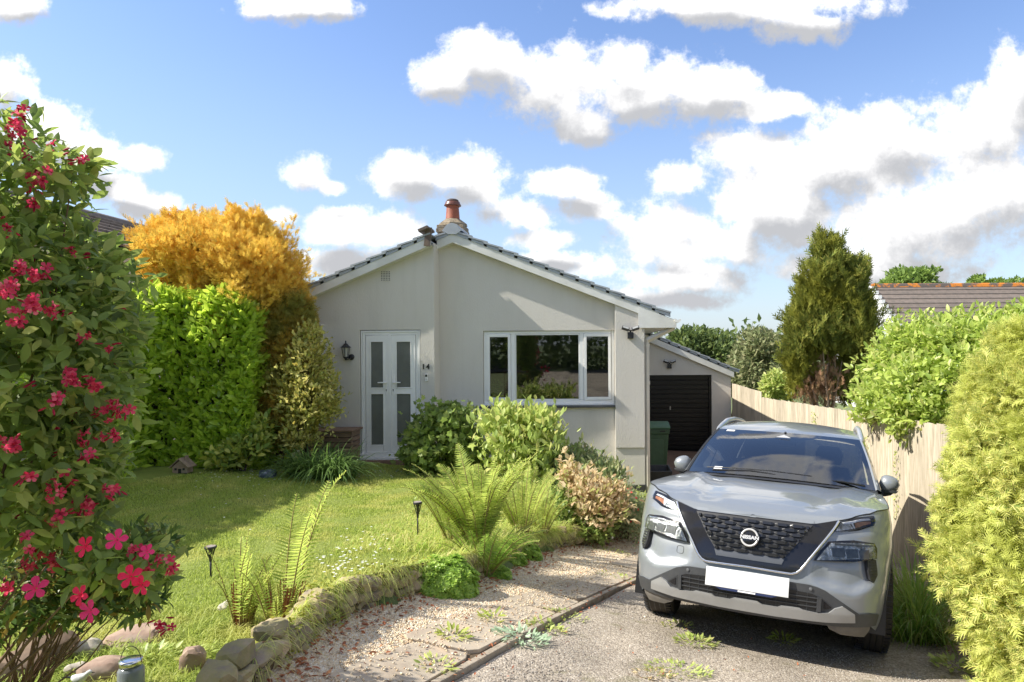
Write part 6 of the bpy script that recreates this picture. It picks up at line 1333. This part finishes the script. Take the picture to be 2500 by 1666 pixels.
# daisies: two drifts too small and many to count
PP = []; UU = []; ZZ = []
def daisy(x, y, s=.013, h=.045):
    z = T(x, y)+h
    for j in range(6): th = math.pi*j/3+x*50; PP.append((x, y, z)); UU.append((math.cos(th), math.sin(th), .05)); ZZ.append((0,0,1))
rq = random.Random(12)
def dpx(cx_, cy_, sx_, sy_, n):
    for _ in range(n):
        dx, dy = rq.gauss(cx_, sx_), rq.gauss(cy_, sy_); u, v = ray(dx*1.0625, dy*1.0625)
        for i in range(500):
            Yd = 3+i*.02
            if v*Yd < T(u*Yd, Yd)+.045: break
        if wallx(Yd) > u*Yd+.1 and Yd < 11: daisy(u*Yd, Yd)
dpx(800,1290,42,22,85); dpx(850,1235,35,16,16); dpx(560,1090,70,12,60); dpx(820,1085,60,9,60); dpx(700,1075,40,8,25); dpx(500,1150,90,40,14)
tag(scatter('daisies', tmpl_small(.75, .05), np.array(PP), np.array(UU), np.array(ZZ), .0135, LM['white']), 'white daisies scattered through the lawn', 'daisies', None, 'stuff')

# --- weigela
rgw = random.Random(5)
Bw = [blob(-15,320,62,85,2.75,.3), blob(40,430,85,75,2.75,.35), blob(140,395,40,34,2.7,.2), blob(10,560,140,110,2.75,.4), blob(140,600,85,80,2.8,.35), blob(225,640,50,50,3.0,.25), blob(70,720,165,120,2.7,.4), blob(210,760,60,80,2.85,.3), blob(50,880,170,120,2.65,.4), blob(205,910,55,90,2.8,.3), blob(60,1050,150,110,2.65,.38), blob(190,1060,52,85,2.8,.25), blob(40,1190,130,80,2.65,.35), blob(170,1190,55,50,2.75,.2), blob(310,1290,60,34,2.8,.15), blob(345,1330,34,26,2.8,.1), blob(250,1300,60,50,2.75,.18), blob(-120,800,150,400,2.7,.4), blob(185,370,25,18,2.7,.1)]
WBs = (-2.95, 3.0, T(-2.95,3.0))
wg, Pw, Nw = shrub('weigela_bush', 'tall flowering bush with deep pink trumpet clusters at the left edge', 'shrub', WBs, Bw, 9800, LEAF, .068, LM['weigela'], (.6,.1,.75), 111, .55, .12, 4., 24, .010, sizevar=.35, stemm=M['twig'])
# sprays reaching out of the outline
b = MB()
def trumpet(mb_v, mb_f, c, d, s, rg):
    d = d.normalized(); a = d.orthogonal().normalized(); b_ = d.cross(a); o = rg.uniform(0, 6); base = len(mb_v)
    rows = [(0,.0035),(.5,.006),(.75,.014)]
    for (h, r) in rows:
        for k in range(5): t = o+2*math.pi*k/5; mb_v.append(c+d*h*s*.8+(a*math.cos(t)+b_*math.sin(t))*r*s/.034)
    for i in range(2):
        for k in range(5): mb_f.append((base+i*5+k, base+i*5+(k+1) % 5, base+(i+1)*5+(k+1) % 5, base+(i+1)*5+k))
    for k in range(5):
        t0, t1, tm = o+2*math.pi*(k-.5)/5, o+2*math.pi*(k+.5)/5, o+2*math.pi*k/5
        m = len(mb_v); c2 = c+d*.75*s*.8
        R_ = lambda t, r, h: c2+(a*math.cos(t)+b_*math.sin(t))*r+d*h
        mb_v += [R_(tm-.5, .012*s/.034, 0), R_(tm+.5, .012*s/.034, 0), R_(tm+.45, .024*s/.034, .004), R_(tm, .030*s/.034, .0), R_(tm-.45, .024*s/.034, .004)]
        mb_f += [(m, m+1, m+2, m+2), (m, m+2, m+3, m+3), (m, m+3, m+4, m+4)]
CLS = [(45,265,5),(38,300,6),(12,340,4),(60,345,2),(75,420,5),(98,408,3),(82,462,3),(132,350,3),(190,372,2),(22,668,7),(72,700,7),(42,728,4),(60,622,6),(98,620,4),(138,712,4),(178,572,2),(175,868,8),(222,884,6),(240,946,4),(268,940,2),(290,942,5),(265,998,5),(206,1002,4),(205,1042,4),(28,1015,7),(62,1090,2),(128,1128,4),(190,1160,5),(212,1158,3),(268,1122,4),(142,1182,4),(98,1262,6),(64,1250,3),(130,1290,5),(72,1290,4),(30,530,2),(250,790,1),(200,770,2),(150,1100,2),(350,1300,3),(385,1298,6),(322,1268,3),(370,1420,2),(390,1440,1),(5,1350,3),(120,930,2)]
V1 = []; F1 = []; V2 = []; F2 = []; Vb = []
def surfY(dx, dy):
    best = 2.75; 
    for c_, r_ in Bw:
        u, v = ray(dx*1.0625, dy*1.0625); 
        # nearest intersection of the ray with the blob
        A_ = (u/r_[0])**2+(1/r_[1])**2+(v/r_[2])**2; B_ = -2*(u*c_[0]/r_[0]**2+c_[1]/r_[1]**2+v*c_[2]/r_[2]**2); C_ = sum((c_[i]/r_[i])**2 for i in range(3))-1; D_ = B_*B_-4*A_*C_
        if D_ > 0: best = min(best, (-B_-math.sqrt(D_))/(2*A_))
    return best
for (dx, dy, n) in CLS:
    V1 = []; F1 = []
    Yc = surfY(dx, dy)-.03; c = ad(dx, dy, Yc)
    for k in range(n):
        d = Vector((rgw.uniform(-.8,.9), rgw.uniform(-1,-.1), rgw.uniform(-.7,.6))); trumpet(V1, F1, c+d*.012+Vector((rgw.uniform(-.02,.02), 0, rgw.uniform(-.02,.02))), d, .0265*rgw.uniform(.75,1.1), rgw)
    tri_ = np.array([t for f in F1 for t in (((f[0],f[1],f[2]),) if f[2] == f[3] else ((f[0],f[1],f[2]),(f[0],f[2],f[3])))])
    fast('flower_cluster', np.array([tuple(v-Vector(WBs)) for v in V1]), tri_, LM['wflower'], wg)
    for k in range(rgw.randint(2,4)):
        d = Vector((rgw.uniform(-1,1), rgw.uniform(-.6,.3), rgw.uniform(-.9,.3))).normalized(); Vb.append((c+d*.02, d, rgw.uniform(.02,.032)))
for k in range(110):
    i = rgw.randrange(len(Pw)); d = Vector((rgw.uniform(-1,1), rgw.uniform(-1,.1), rgw.uniform(-.7,.5))).normalized()
    for q in range(rgw.randint(2,4)): Vb.append((Vector(Pw[i])+Vector((rgw.uniform(-.015,.015), -.02, rgw.uniform(-.015,.015))), (d+Vector((rgw.uniform(-.5,.5),)*3)).normalized(), rgw.uniform(.02,.034)))
mb = MB()
for c, d, l in Vb: mb.tube([c-Vector(WBs), c+d*l*.6-Vector(WBs), c+d*l-Vector(WBs)], [.0022,.0045,.002], 5)
tag(mb.build('buds', LM['wbud'], wg), kind='stuff')
# --- azalea with big open flowers
AB = (-2.75, 3.2, T(-2.75,3.2))
Ba = [blob(130,1330,130,80,3.05,.3), blob(250,1290,90,60,3.0,.2), blob(200,1385,100,36,3.0,.2), blob(320,1370,50,55,2.95,.12), blob(60,1410,90,36,3.05,.2), blob(340,1250,34,40,3.0,.12)]
azl, Pz, Nz = shrub('azalea_bush', 'low twiggy bush with large open pink flowers at the bottom left', 'shrub', AB, Ba, 3200, NARROW, .055, LM['azalea'], (.6,.4,.7), 121, .8, .3, 4, 34, .006, stemm=M['twig'])
def aflower(dx, dy, s, m, seed, Yf=2.45):
    rg = random.Random(seed); c = ad(dx, dy, Yf)-Vector(AB); n_ = Vector((rg.uniform(-.3,.3), -1, rg.uniform(0,.5))).normalized(); a = n_.orthogonal().normalized(); b_ = n_.cross(a); o = rg.uniform(0, 6); mb = MB()
    for k in range(5):
        t = o+2*math.pi*k/5; u = a*math.cos(t)+b_*math.sin(t); w = n_.cross(u); pts = []
        for i, (r_, hw, h) in enumerate([(.05,.06,-.12),(.3,.18,.02),(.6,.32,.10),(.85,.28,.12),(1.0,.08,.08)]):
            pts.append([c+u*r_*s+w*hw*s*j/2+n_*(h*s+.035*s*(abs(j)-1)) for j in (-2,-1,0,1,2)])
        mb.grid(pts)
    mb.build('flower', m, azl)
for i, (x, y, s, dk_) in enumerate([(268,1241,.042,0),(195,1256,.042,1),(82,1352,.046,0),(184,1368,.040,1),(206,1404,.046,0),(338,1268,.030,0),(300,1325,.045,1),(325,1345,.040,1),(20,1352,.03,1)]): aflower(x, y, s*.93, LM['aflowerd' if dk_ else 'aflower'], i)

# --- sedge clump and weeds by the fence and right wheel
for i, (dx, Yg, n, ln) in enumerate(((2085,6.1,90,.75),(2110,5.7,90,.8),(2130,5.4,70,.7),(2092,5.3,60,.55))):
    u, _ = ray(dx*1.0625, 1300*1.0625); X_ = u*Yg
    tuft('sedge_clump', ['tall arching sedge against the fence, farthest of its row','tall arching sedge against the fence, second from the car','tall arching sedge next to the golden hedge','shorter strappy sedge tuft nearest the car wheel'][i], 'plant', (X_, Yg, T(X_, Yg)), n*2, ln*1.25, .013, LM['sedge'], .5, .75, .15, 60+i, 'sedges by the fence', 7)
def weed(label, X_, Yw, n, r, size, m, seed, h=.05, tm=SMALL, name='weed_tuft', cat='weed', group='weeds on the drive'):
    rg = np.random.default_rng(seed); a = rg.uniform(0, 2*math.pi, n); q = r*np.sqrt(rg.random(n)); x, y = X_+q*np.cos(a), Yw+q*np.sin(a)*.8; P = np.stack([x, y, terrain(x, y)+h*rg.random(n)*(1-q/r*.6)], 1); U = np.stack([np.cos(a), np.sin(a), rg.uniform(.1,1.2,n)], 1); Z = np.tile((0,0,1.), (n, 1))+rg.normal(size=(n,3))*.3
    base = np.array((X_, Yw, T(X_, Yw))); o = scatter(name, tm, P-base, U, Z, size*rg.uniform(.6,1.3,n), m); o.location = base; return tag(o, label, cat, group)
def hitd(dx, dy):
    u, v = ray(dx*1.0625, dy*1.0625)
    for i in range(900):
        Yd = 2.5+i*.015
        if v*Yd < T(u*Yd, Yd): return u*Yd, Yd
    return u*10, 10
WEEDS = [(1195,1478,170,.16,.045,'silver','silver green feathery weed spilling over the kerb',.07,NARROW),(1255,1450,80,.13,.04,'light','small yellow green weed on the kerb right of the silver weed',.05,SMALL),(1130,1430,40,.08,.05,'grass','grass tuft between flagstones above the silver weed',.08,NARROW),(1300,1420,60,.16,.035,'light','weed strip at the kerb midway to the car',.04,SMALL),
 (1420,1330,70,.2,.03,'light','flat green weed on the kerb beside the car bumper',.03,SMALL),(1405,1270,120,.22,.03,'grass','grassy weeds in the gravel near the car lamp',.04,NARROW),(1600,1480,140,.14,.04,'light','yellow green weed tuft on the tarmac in front of the left wheel',.05,NARROW),(1560,1440,60,.12,.03,'light','sparse moss tuft beside the left front wheel',.03,SMALL),(1560,1545,160,.2,.03,'light','mossy weed patch at the bottom edge of the drive',.03,SMALL),
 (1500,1555,60,.12,.03,'copper','reddish creeping weed at the bottom edge of the drive',.02,SMALL),(1800,1480,60,.08,.05,'grass','small grass tuft in the shade under the car bumper',.07,NARROW),(2110,1430,220,.22,.04,'light','green weeds between the right wheel and the golden hedge',.06,NARROW),(2140,1480,150,.16,.05,'currant','leafy green weeds at the foot of the golden hedge',.08,SMALL),(2190,1540,80,.12,.06,'light','broad leaved weed in the bottom right corner',.09,LEAF),(2120,1390,160,.2,.05,'currant','dark green weeds beside the right front wheel',.06,SMALL),
 (1040,1470,50,.08,.05,'grass','tuft in the gravel at the nearest flagstones',.07,NARROW),(1000,1540,60,.10,.04,'light','low weed on the nearest flagstone with tiny blue flowers',.06,NARROW),(755,1435,60,.09,.05,'grass','green tuft at the foot of the stone wall',.09,NARROW),(330,1520,170,.16,.05,'light','low red stemmed weed among the bottom rocks',.07,SMALL),(740,1400,50,.07,.05,'grass','grass tuft growing out of the stone wall',.10,NARROW),(450,1520,90,.12,.05,'grass','tuft hanging over the wall at the bottom',.1,NARROW)]
for i, (dx, dy, n, r, s, m, lab, h, tm) in enumerate(WEEDS):
    X_, Yw = hitd(dx, dy); weed(lab, X_, Yw, n, r, s, LM[m], 200+i, h, tm)
# ragged moss along the middle of the drive
# --- pebbles, chippings, leaf litter, moss
rg = np.random.default_rng(44)
def stones_stuff(name, label, X, Y, size, m, dz=0., flat=.6, cat='gravel'):
    n = len(X); P = np.stack([X, Y, terrain(X, Y)+dz+size*.25*rg.random(n)], 1); U = norm(np.stack([rg.normal(size=n), rg.normal(size=n), rg.normal(size=n)*.25], 1)); Z = np.stack([rg.normal(size=n)*.25, rg.normal(size=n)*.25, np.ones(n)], 1)
    tv, tf = tmpl_stone(); tv = tv*np.array((.7,1,flat)); return tag(scatter(name, (tv, tf), P, U, Z, size, m), label, cat, None, 'stuff')
pebm = leafm('pebble', [(.60,.48,.30),(.72,.62,.45),(.50,.33,.19),(.78,.73,.62),(.42,.33,.23),(.70,.54,.34)], 0., .7, .4, gain=1.)
n = 62000; Y = 2.9+7.2*rg.random(n)**1.35; tX = rg.random(n); xw = wallx(Y)+.0; xr = kerbx(Y)-.33+.10*np.sin(Y*5)+rg.normal(size=n)*.05; X = xw+(xr-xw)*tX
stones_stuff('pebbles', 'cream and tan pebbles covering the bed beside the drive', X, Y, (.0105+.003*rg.random(n))*(.8+.05*Y), pebm, .002)
n = 1800; Y = 2.9+6*rg.random(n)**1.2; X = kerbx(Y)-.1-.4*rg.random(n); stones_stuff('loose_pebbles', 'stray pebbles and grit on the flagstones', X, Y, .006+.005*rg.random(n), pebm, .02)
chipm = leafm('chipping', [(.16,.14,.12),(.30,.27,.24),(.44,.40,.35),(.22,.17,.13),(.55,.52,.47)], 0., .8, .3, gain=1.)
n = 42000; Y = 3.0+7.0*rg.random(n)**1.6; X = kerbx(Y)+.03+(3.3-kerbx(Y))*rg.random(n); stones_stuff('chippings', 'loose grey brown chippings over the tarmac drive', X, Y, .0035+.004*rg.random(n), chipm, -.001)
def litter(n, fX, fY, s):
    Y = fY(n); X = fX(Y, n); P = np.stack([X, Y, terrain(X, Y)+.012+.01*rg.random(n)], 1); U = norm(np.stack([rg.normal(size=n), rg.normal(size=n), rg.normal(size=n)*.3], 1)); Z = np.stack([rg.normal(size=n)*.4, rg.normal(size=n)*.4, np.ones(n)], 1); return P, U, Z, s*rg.uniform(.6,1.3,n)
Ls = [litter(900, lambda Y, n: wallx(Y)+.03+np.abs(rg.normal(size=n))*.14, lambda n: rg.uniform(3,9.3,n), .040), litter(260, lambda Y, n: kerbx(Y)-.1-1.2*rg.random(n), lambda n: rg.uniform(3,9,n), .03), litter(260, lambda Y, n: kerbx(Y)-.02+rg.normal(size=n)*.05, lambda n: rg.uniform(3,8,n), .025), litter(260, lambda Y, n: 2.4+.8*rg.random(n), lambda n: rg.uniform(3.8,7,n), .04), litter(60, lambda Y, n: kerbx(Y)+.1+2*rg.random(n), lambda n: rg.uniform(3.4,5,n), .02)]
P, U, Z, S = [np.concatenate([l[i] for l in Ls]) for i in range(4)]
tag(scatter('fallen_leaves', LEAF, P, U, Z, S, LM['leaflitter']), 'dry brown fallen leaves along the wall foot and kerb', 'leaves', None, 'stuff')

# --- rocks and stone wall
def rock(mb, c, r, rg, sub=2, ang=0., jag=.28, tilt=0):
    bm = bmesh.new(); bmesh.ops.create_icosphere(bm, subdivisions=sub, radius=1.); o = Vector((rg.uniform(-50,50),)*3); Mx = Matrix.Translation(c) @ Matrix.Rotation(ang, 4, 'Z') @ Matrix.Rotation(tilt, 4, 'X')
    vs = []
    for v in bm.verts:
        p = v.co.copy(); p = Vector([math.copysign(abs(q)**.62, q) for q in p]); p *= 1+jag*mnoise.noise(p*1.1+o)+.09*mnoise.noise(p*3.5+o); vs.append(Mx @ Vector((p.x*r[0], p.y*r[1], p.z*r[2])))
    bm.verts.index_update(); mb.add(vs, [tuple(v.index for v in f.verts) for f in bm.faces]); bm.free()
rw = random.Random(9); sw = MB(); Yw = 2.6
wb0 = (-1.3, 5.5, T(-1.3,5.5)); dsw = thing('stone_wall', wb0, 'low mossy dry stone wall holding up the lawn edge', 'wall')
while Yw < 9.2:
    ln = rw.uniform(.08, .20); x0, x1 = float(wallx(Yw)), float(wallx(Yw+ln)); ang = math.atan2(ln, x1-x0)
    h = float(np.interp(Yw, [3,4,5.5,7,9], [.17,.17,.16,.14,.10])); z = T(x0+.06, Yw+ln/2); k = 0; 
    zz = z-.03
    while zz < z+h-.02:
        hh = rw.uniform(.04, .095); rock(sw, ((x0+x1)/2+rw.uniform(-.02,.03)-.03, Yw+ln/2+rw.uniform(-.04,.04), zz+hh/2), (ln*.56, .07, hh*.56), rw, 2, ang+rw.uniform(-.25,.25), .35, rw.uniform(-.2,.2)); zz += hh*.95
    Yw += ln*.92
o = sw.build('stones', M['stone'], dsw, off=wb0); sm_angle(o, 28)
# moss over the stones
n = 3800; Yw = rg.uniform(3.3, 8.6, n); X = wallx(Yw)+rg.uniform(-.09,.05,n); Zm = terrain(wallx(Yw)-.3, Yw)*.0+terrain(wallx(Yw)+.05, Yw)+rg.random(n)*.26
k = np.array([mnoise.noise(Vector((x*3, y*3, z*5))) for x, y, z in zip(X, Yw, Zm)]) > .05; P = np.stack([X, Yw, Zm], 1)[k]; m_ = len(P)
scatter('moss', SMALL, P-np.array(wb0), rg.normal(size=(m_,3))*.5+np.array((.5,-.4,.1)), rg.normal(size=(m_,3)), .028, LM['moss'], dsw)
ROCKS = [(310,1478,(.155,.11,.055),'rock','broad flat pinkish sandstone rock beside the grass',.1,.25),(200,1505,(.075,.06,.055),'quartz','pale whitish quartz rock between the larger rocks',.5,.1),(235,1560,(.10,.08,.07),'rock','pinkish brown rock at the bottom edge below the flat rock',.2,.1),(120,1520,(.12,.08,.10),'brownrock','dark brown slab rock leaning at the bottom left',.9,.3),(40,1555,(.14,.09,.08),'brownrock','rounded brown rock in the bottom left corner',.1,.1),(175,1555,(.05,.04,.045),'quartz','small pale rock at the bottom edge',.3,.1),(445,1545,(.06,.05,.09),'rock','upright sandstone block at the lower end of the wall',.3,.1),(515,1405,(.05,.05,.08),'quartz','pale lichen covered stone standing at the wall end',.6,.5),(70,1500,(.06,.05,.05),'brownrock','small brown rock behind the leaning slab',.6,.2),(600,1465,(.05,.05,.10),'stone','mossy upright stone between the two uncurling ferns',.3,.1)]
for i, (dx, dy, r_, mm, lab, ang, tilt) in enumerate(ROCKS):
    X_, Yw = hitd(dx, dy); Yw = min(max(Yw, 3.2), 4.6); u, v = ray(dx*1.0625, dy*1.0625); X_ = u*Yw; z = max(T(X_, Yw)+r_[2]*.4, v*Yw-.01) if i not in (7,9) else v*Yw-r_[2]*.2
    mb = MB(); rock(mb, (0,0,0), r_, random.Random(i+3), 3, ang, .32, tilt); o = mb.build('rock', M[mm]); sm_angle(o, 24); o.location = (X_, Yw, z); tag(o, lab, 'rock')
for i, (dx, dy, r_) in enumerate(((1385,1252,.05),(1400,1256,.04),(1345,1225,.07),(1290,1245,.06),(1322,1250,.06))):
    X_, Yw = hitd(dx, dy); mb = MB(); rock(mb, (0,0,0), (r_, r_*.8, r_*.8), random.Random(i+30), 2, i); o = mb.build('rock', M['rock']); sm_angle(o, 24); o.location = (X_, Yw, T(X_,Yw)+r_*.4); tag(o, ['small round tan rock on the gravel below the copper shrub, left of its pair','small tan rock on the gravel below the copper shrub, right of its pair','square wall rock under the white flowers','wall rock at the foot of the small fern','narrow wall rock between the small fern and the white flowers'][i], 'rock')
# --- solar lights
def solar(base, h, label, seed):
    t = thing('solar_light', base, label, 'garden light', 'black solar stake lights in the lawn')
    b = MB(); b.tube([(0,0,-.05),(0,0,h*.62)], .0075, 8); b.build('stake', M['blackplastic'], t, True)
    b = MB(); b.lathe((0,0,0), [(.009,h*.52),(.013,h*.62),(.019,h*.70)], 14)
    for k in range(8): a = math.pi*k/4; b.tube([(.017*math.cos(a),.017*math.sin(a),h*.69),(.036*math.cos(a),.036*math.sin(a),h*.93)], .0032, 5)
    b.build('cage', M['blackplastic'], t)
    b = MB(); b.lathe((0,0,0), [(.016,h*.70),(.034,h*.93)], 14, cap=False); b.build('shade', glassm('smoke', (.35,.35,.35), .3), t)
    b = MB(); b.lathe((0,0,0), [(.004,h*.72),(.012,h*.76),(.014,h*.82),(.006,h*.88)], 12); b.build('bulb', mat('bulb', (.75,.75,.72), rough=.15), t, True)
    b = MB(); b.lathe((0,0,0), [(.040,h*.92),(.044,h*.93),(.044,h*.975),(.040,h*.985)], 24); b.build('cap', M['blackplastic'], t)
    b = MB(); b.lathe((0,0,0), [(.036,h*.9855),(.036,h*.99),(.001,h*.991)], 24); b.build('solar_panel', mat('panel_face', (.38,.36,.34), (.30,.2,.16), rough=.3, scale=30), t)
X_, Yw = hitd(484,1330); solar((X_, Yw, T(X_,Yw)), .255, 'black solar stake light nearest the camera on the lawn', 1)
X_, Yw = hitd(960,1232); solar((X_, Yw, T(X_,Yw)), .335, 'taller black solar stake light beside the big fern', 2)
# --- ornaments
X_, Yw = hitd(420,1086); t = thing('miniature_house', (X_, Yw, T(X_,Yw)), 'tiny stone coloured model cottage on the lawn edge by the hedge', 'garden ornament')
b = MB(); b.prism([(-.10,0),(.10,0),(.10,.09),(0,.17),(-.10,.09)], 'y', -.07, .07); b.build('walls', M['rock'], t); b = MB(); 
for sg in (-1,1): b.add([(sg*.13,-.10,.07),(0,-.10,.19),(0,.10,.19),(sg*.13,.10,.07),(sg*.13,-.10,.085),(0,-.10,.205),(0,.10,.205),(sg*.13,.10,.085)], [(0,1,2,3),(7,6,5,4),(0,4,5,1),(3,2,6,7),(0,3,7,4)])
b.build('roof', mat('model_roof', (.34,.25,.18), (.22,.16,.12), rough=.9, scale=20, bump=.5), t); b = MB(); b.box(.04,.07,-.02,.02,.12,.23); b.build('chimney', M['rock'], t); b = MB(); b.box(-.02,.02,-.073,-.0705,0,.06); b.box(.04,.07,-.073,-.0705,.04,.07); b.box(-.07,-.04,-.073,-.0705,.04,.07); b.build('openings', M['black'], t)
X_, Yw = hitd(615,1064); Yw = min(Yw, 9.4); t = thing('flower_pot', (ray(615*1.0625,1100)[0]*Yw, Yw, T(-4.5,Yw)), 'low dark blue glazed pot on the lawn edge under the conifer', 'pot')
b = MB(); b.lathe((0,0,0), [(.10,0),(.115,.03),(.11,.09),(.10,.105),(.085,.09),(.08,.05)], 18, cap=True); b.build('pot', mat('blue_glaze', (.06,.08,.13), (.30,.33,.38), rough=.3, scale=16, lo=.5, hi=.7), t, True); b = MB(); b.lathe((0,0,0), [(.084,.07),(.01,.075)], 14); b.build('soil', M['soil'], t)
# lantern jar under the azalea
t = thing('jar_lantern', (ad(300,1400,3.4).x, 3.4, T(-2.3,3.4)), 'grey glass jar lantern with metal rim behind the pink flowers', 'lantern')
b = MB(); b.lathe((0,0,0), [(.055,.0),(.060,.02),(.058,.13),(.045,.15)], 20, cap=True); b.build('jar', mat('grey_glass', (.16,.18,.19), (.24,.26,.27), rough=.12, scale=6), t, True); b = MB(); b.lathe((0,0,0), [(.05,.15),(.052,.18),(.046,.182)], 20); b.build('rim', M['chrome'], t, True)
b = MB(); b.tube([(.052*math.cos(a),0,.165+.08*math.sin(a)) for a in np.linspace(0, math.pi, 12)], .002, 5); b.build('handle', M['black'], t)
# small bird figure among the rocks
bp_ = ad(186,1548,3.45); t = thing('bird_figure', (bp_.x, 3.45, T(bp_.x,3.45)), 'small grey and white bird figure with dark tail among the rocks', 'garden ornament')
b = MB(); rows = []
for i, (x, r_, z) in enumerate([(-.05,.001,.065),(-.045,.013,.065),(-.025,.022,.062),(0,.025,.062),(.02,.020,.072),(.03,.015,.085),(.042,.014,.093),(.052,.008,.094),(.058,.001,.093)]): rows.append([Vector((x, r_*.8*math.cos(a), z+r_*math.sin(a))) for a in np.linspace(0, 2*math.pi, 13)])
b.grid(rows); b.build('body', mat('bird_grey', (.45,.46,.47), (.7,.7,.7), rough=.7, scale=20), t, True)
b = MB(); b.box(-.09,-.045,-.006,.006,.066,.071); b.tube([(.055,0,.094),(.07,0,.092)], [.003,.001], 5); b.build('tail_and_beak', M['black'], t); b = MB(); b.tube([(0,.006,.04),(.002,.006,-.01)], .0015, 4); b.tube([(0,-.006,.04),(.002,-.006,-.01)], .0015, 4); b.build('legs', M['black'], t)
# twig and stone scraps on the drive
for i, (x, y) in enumerate(((1433,1588),(1437,1615))): pass
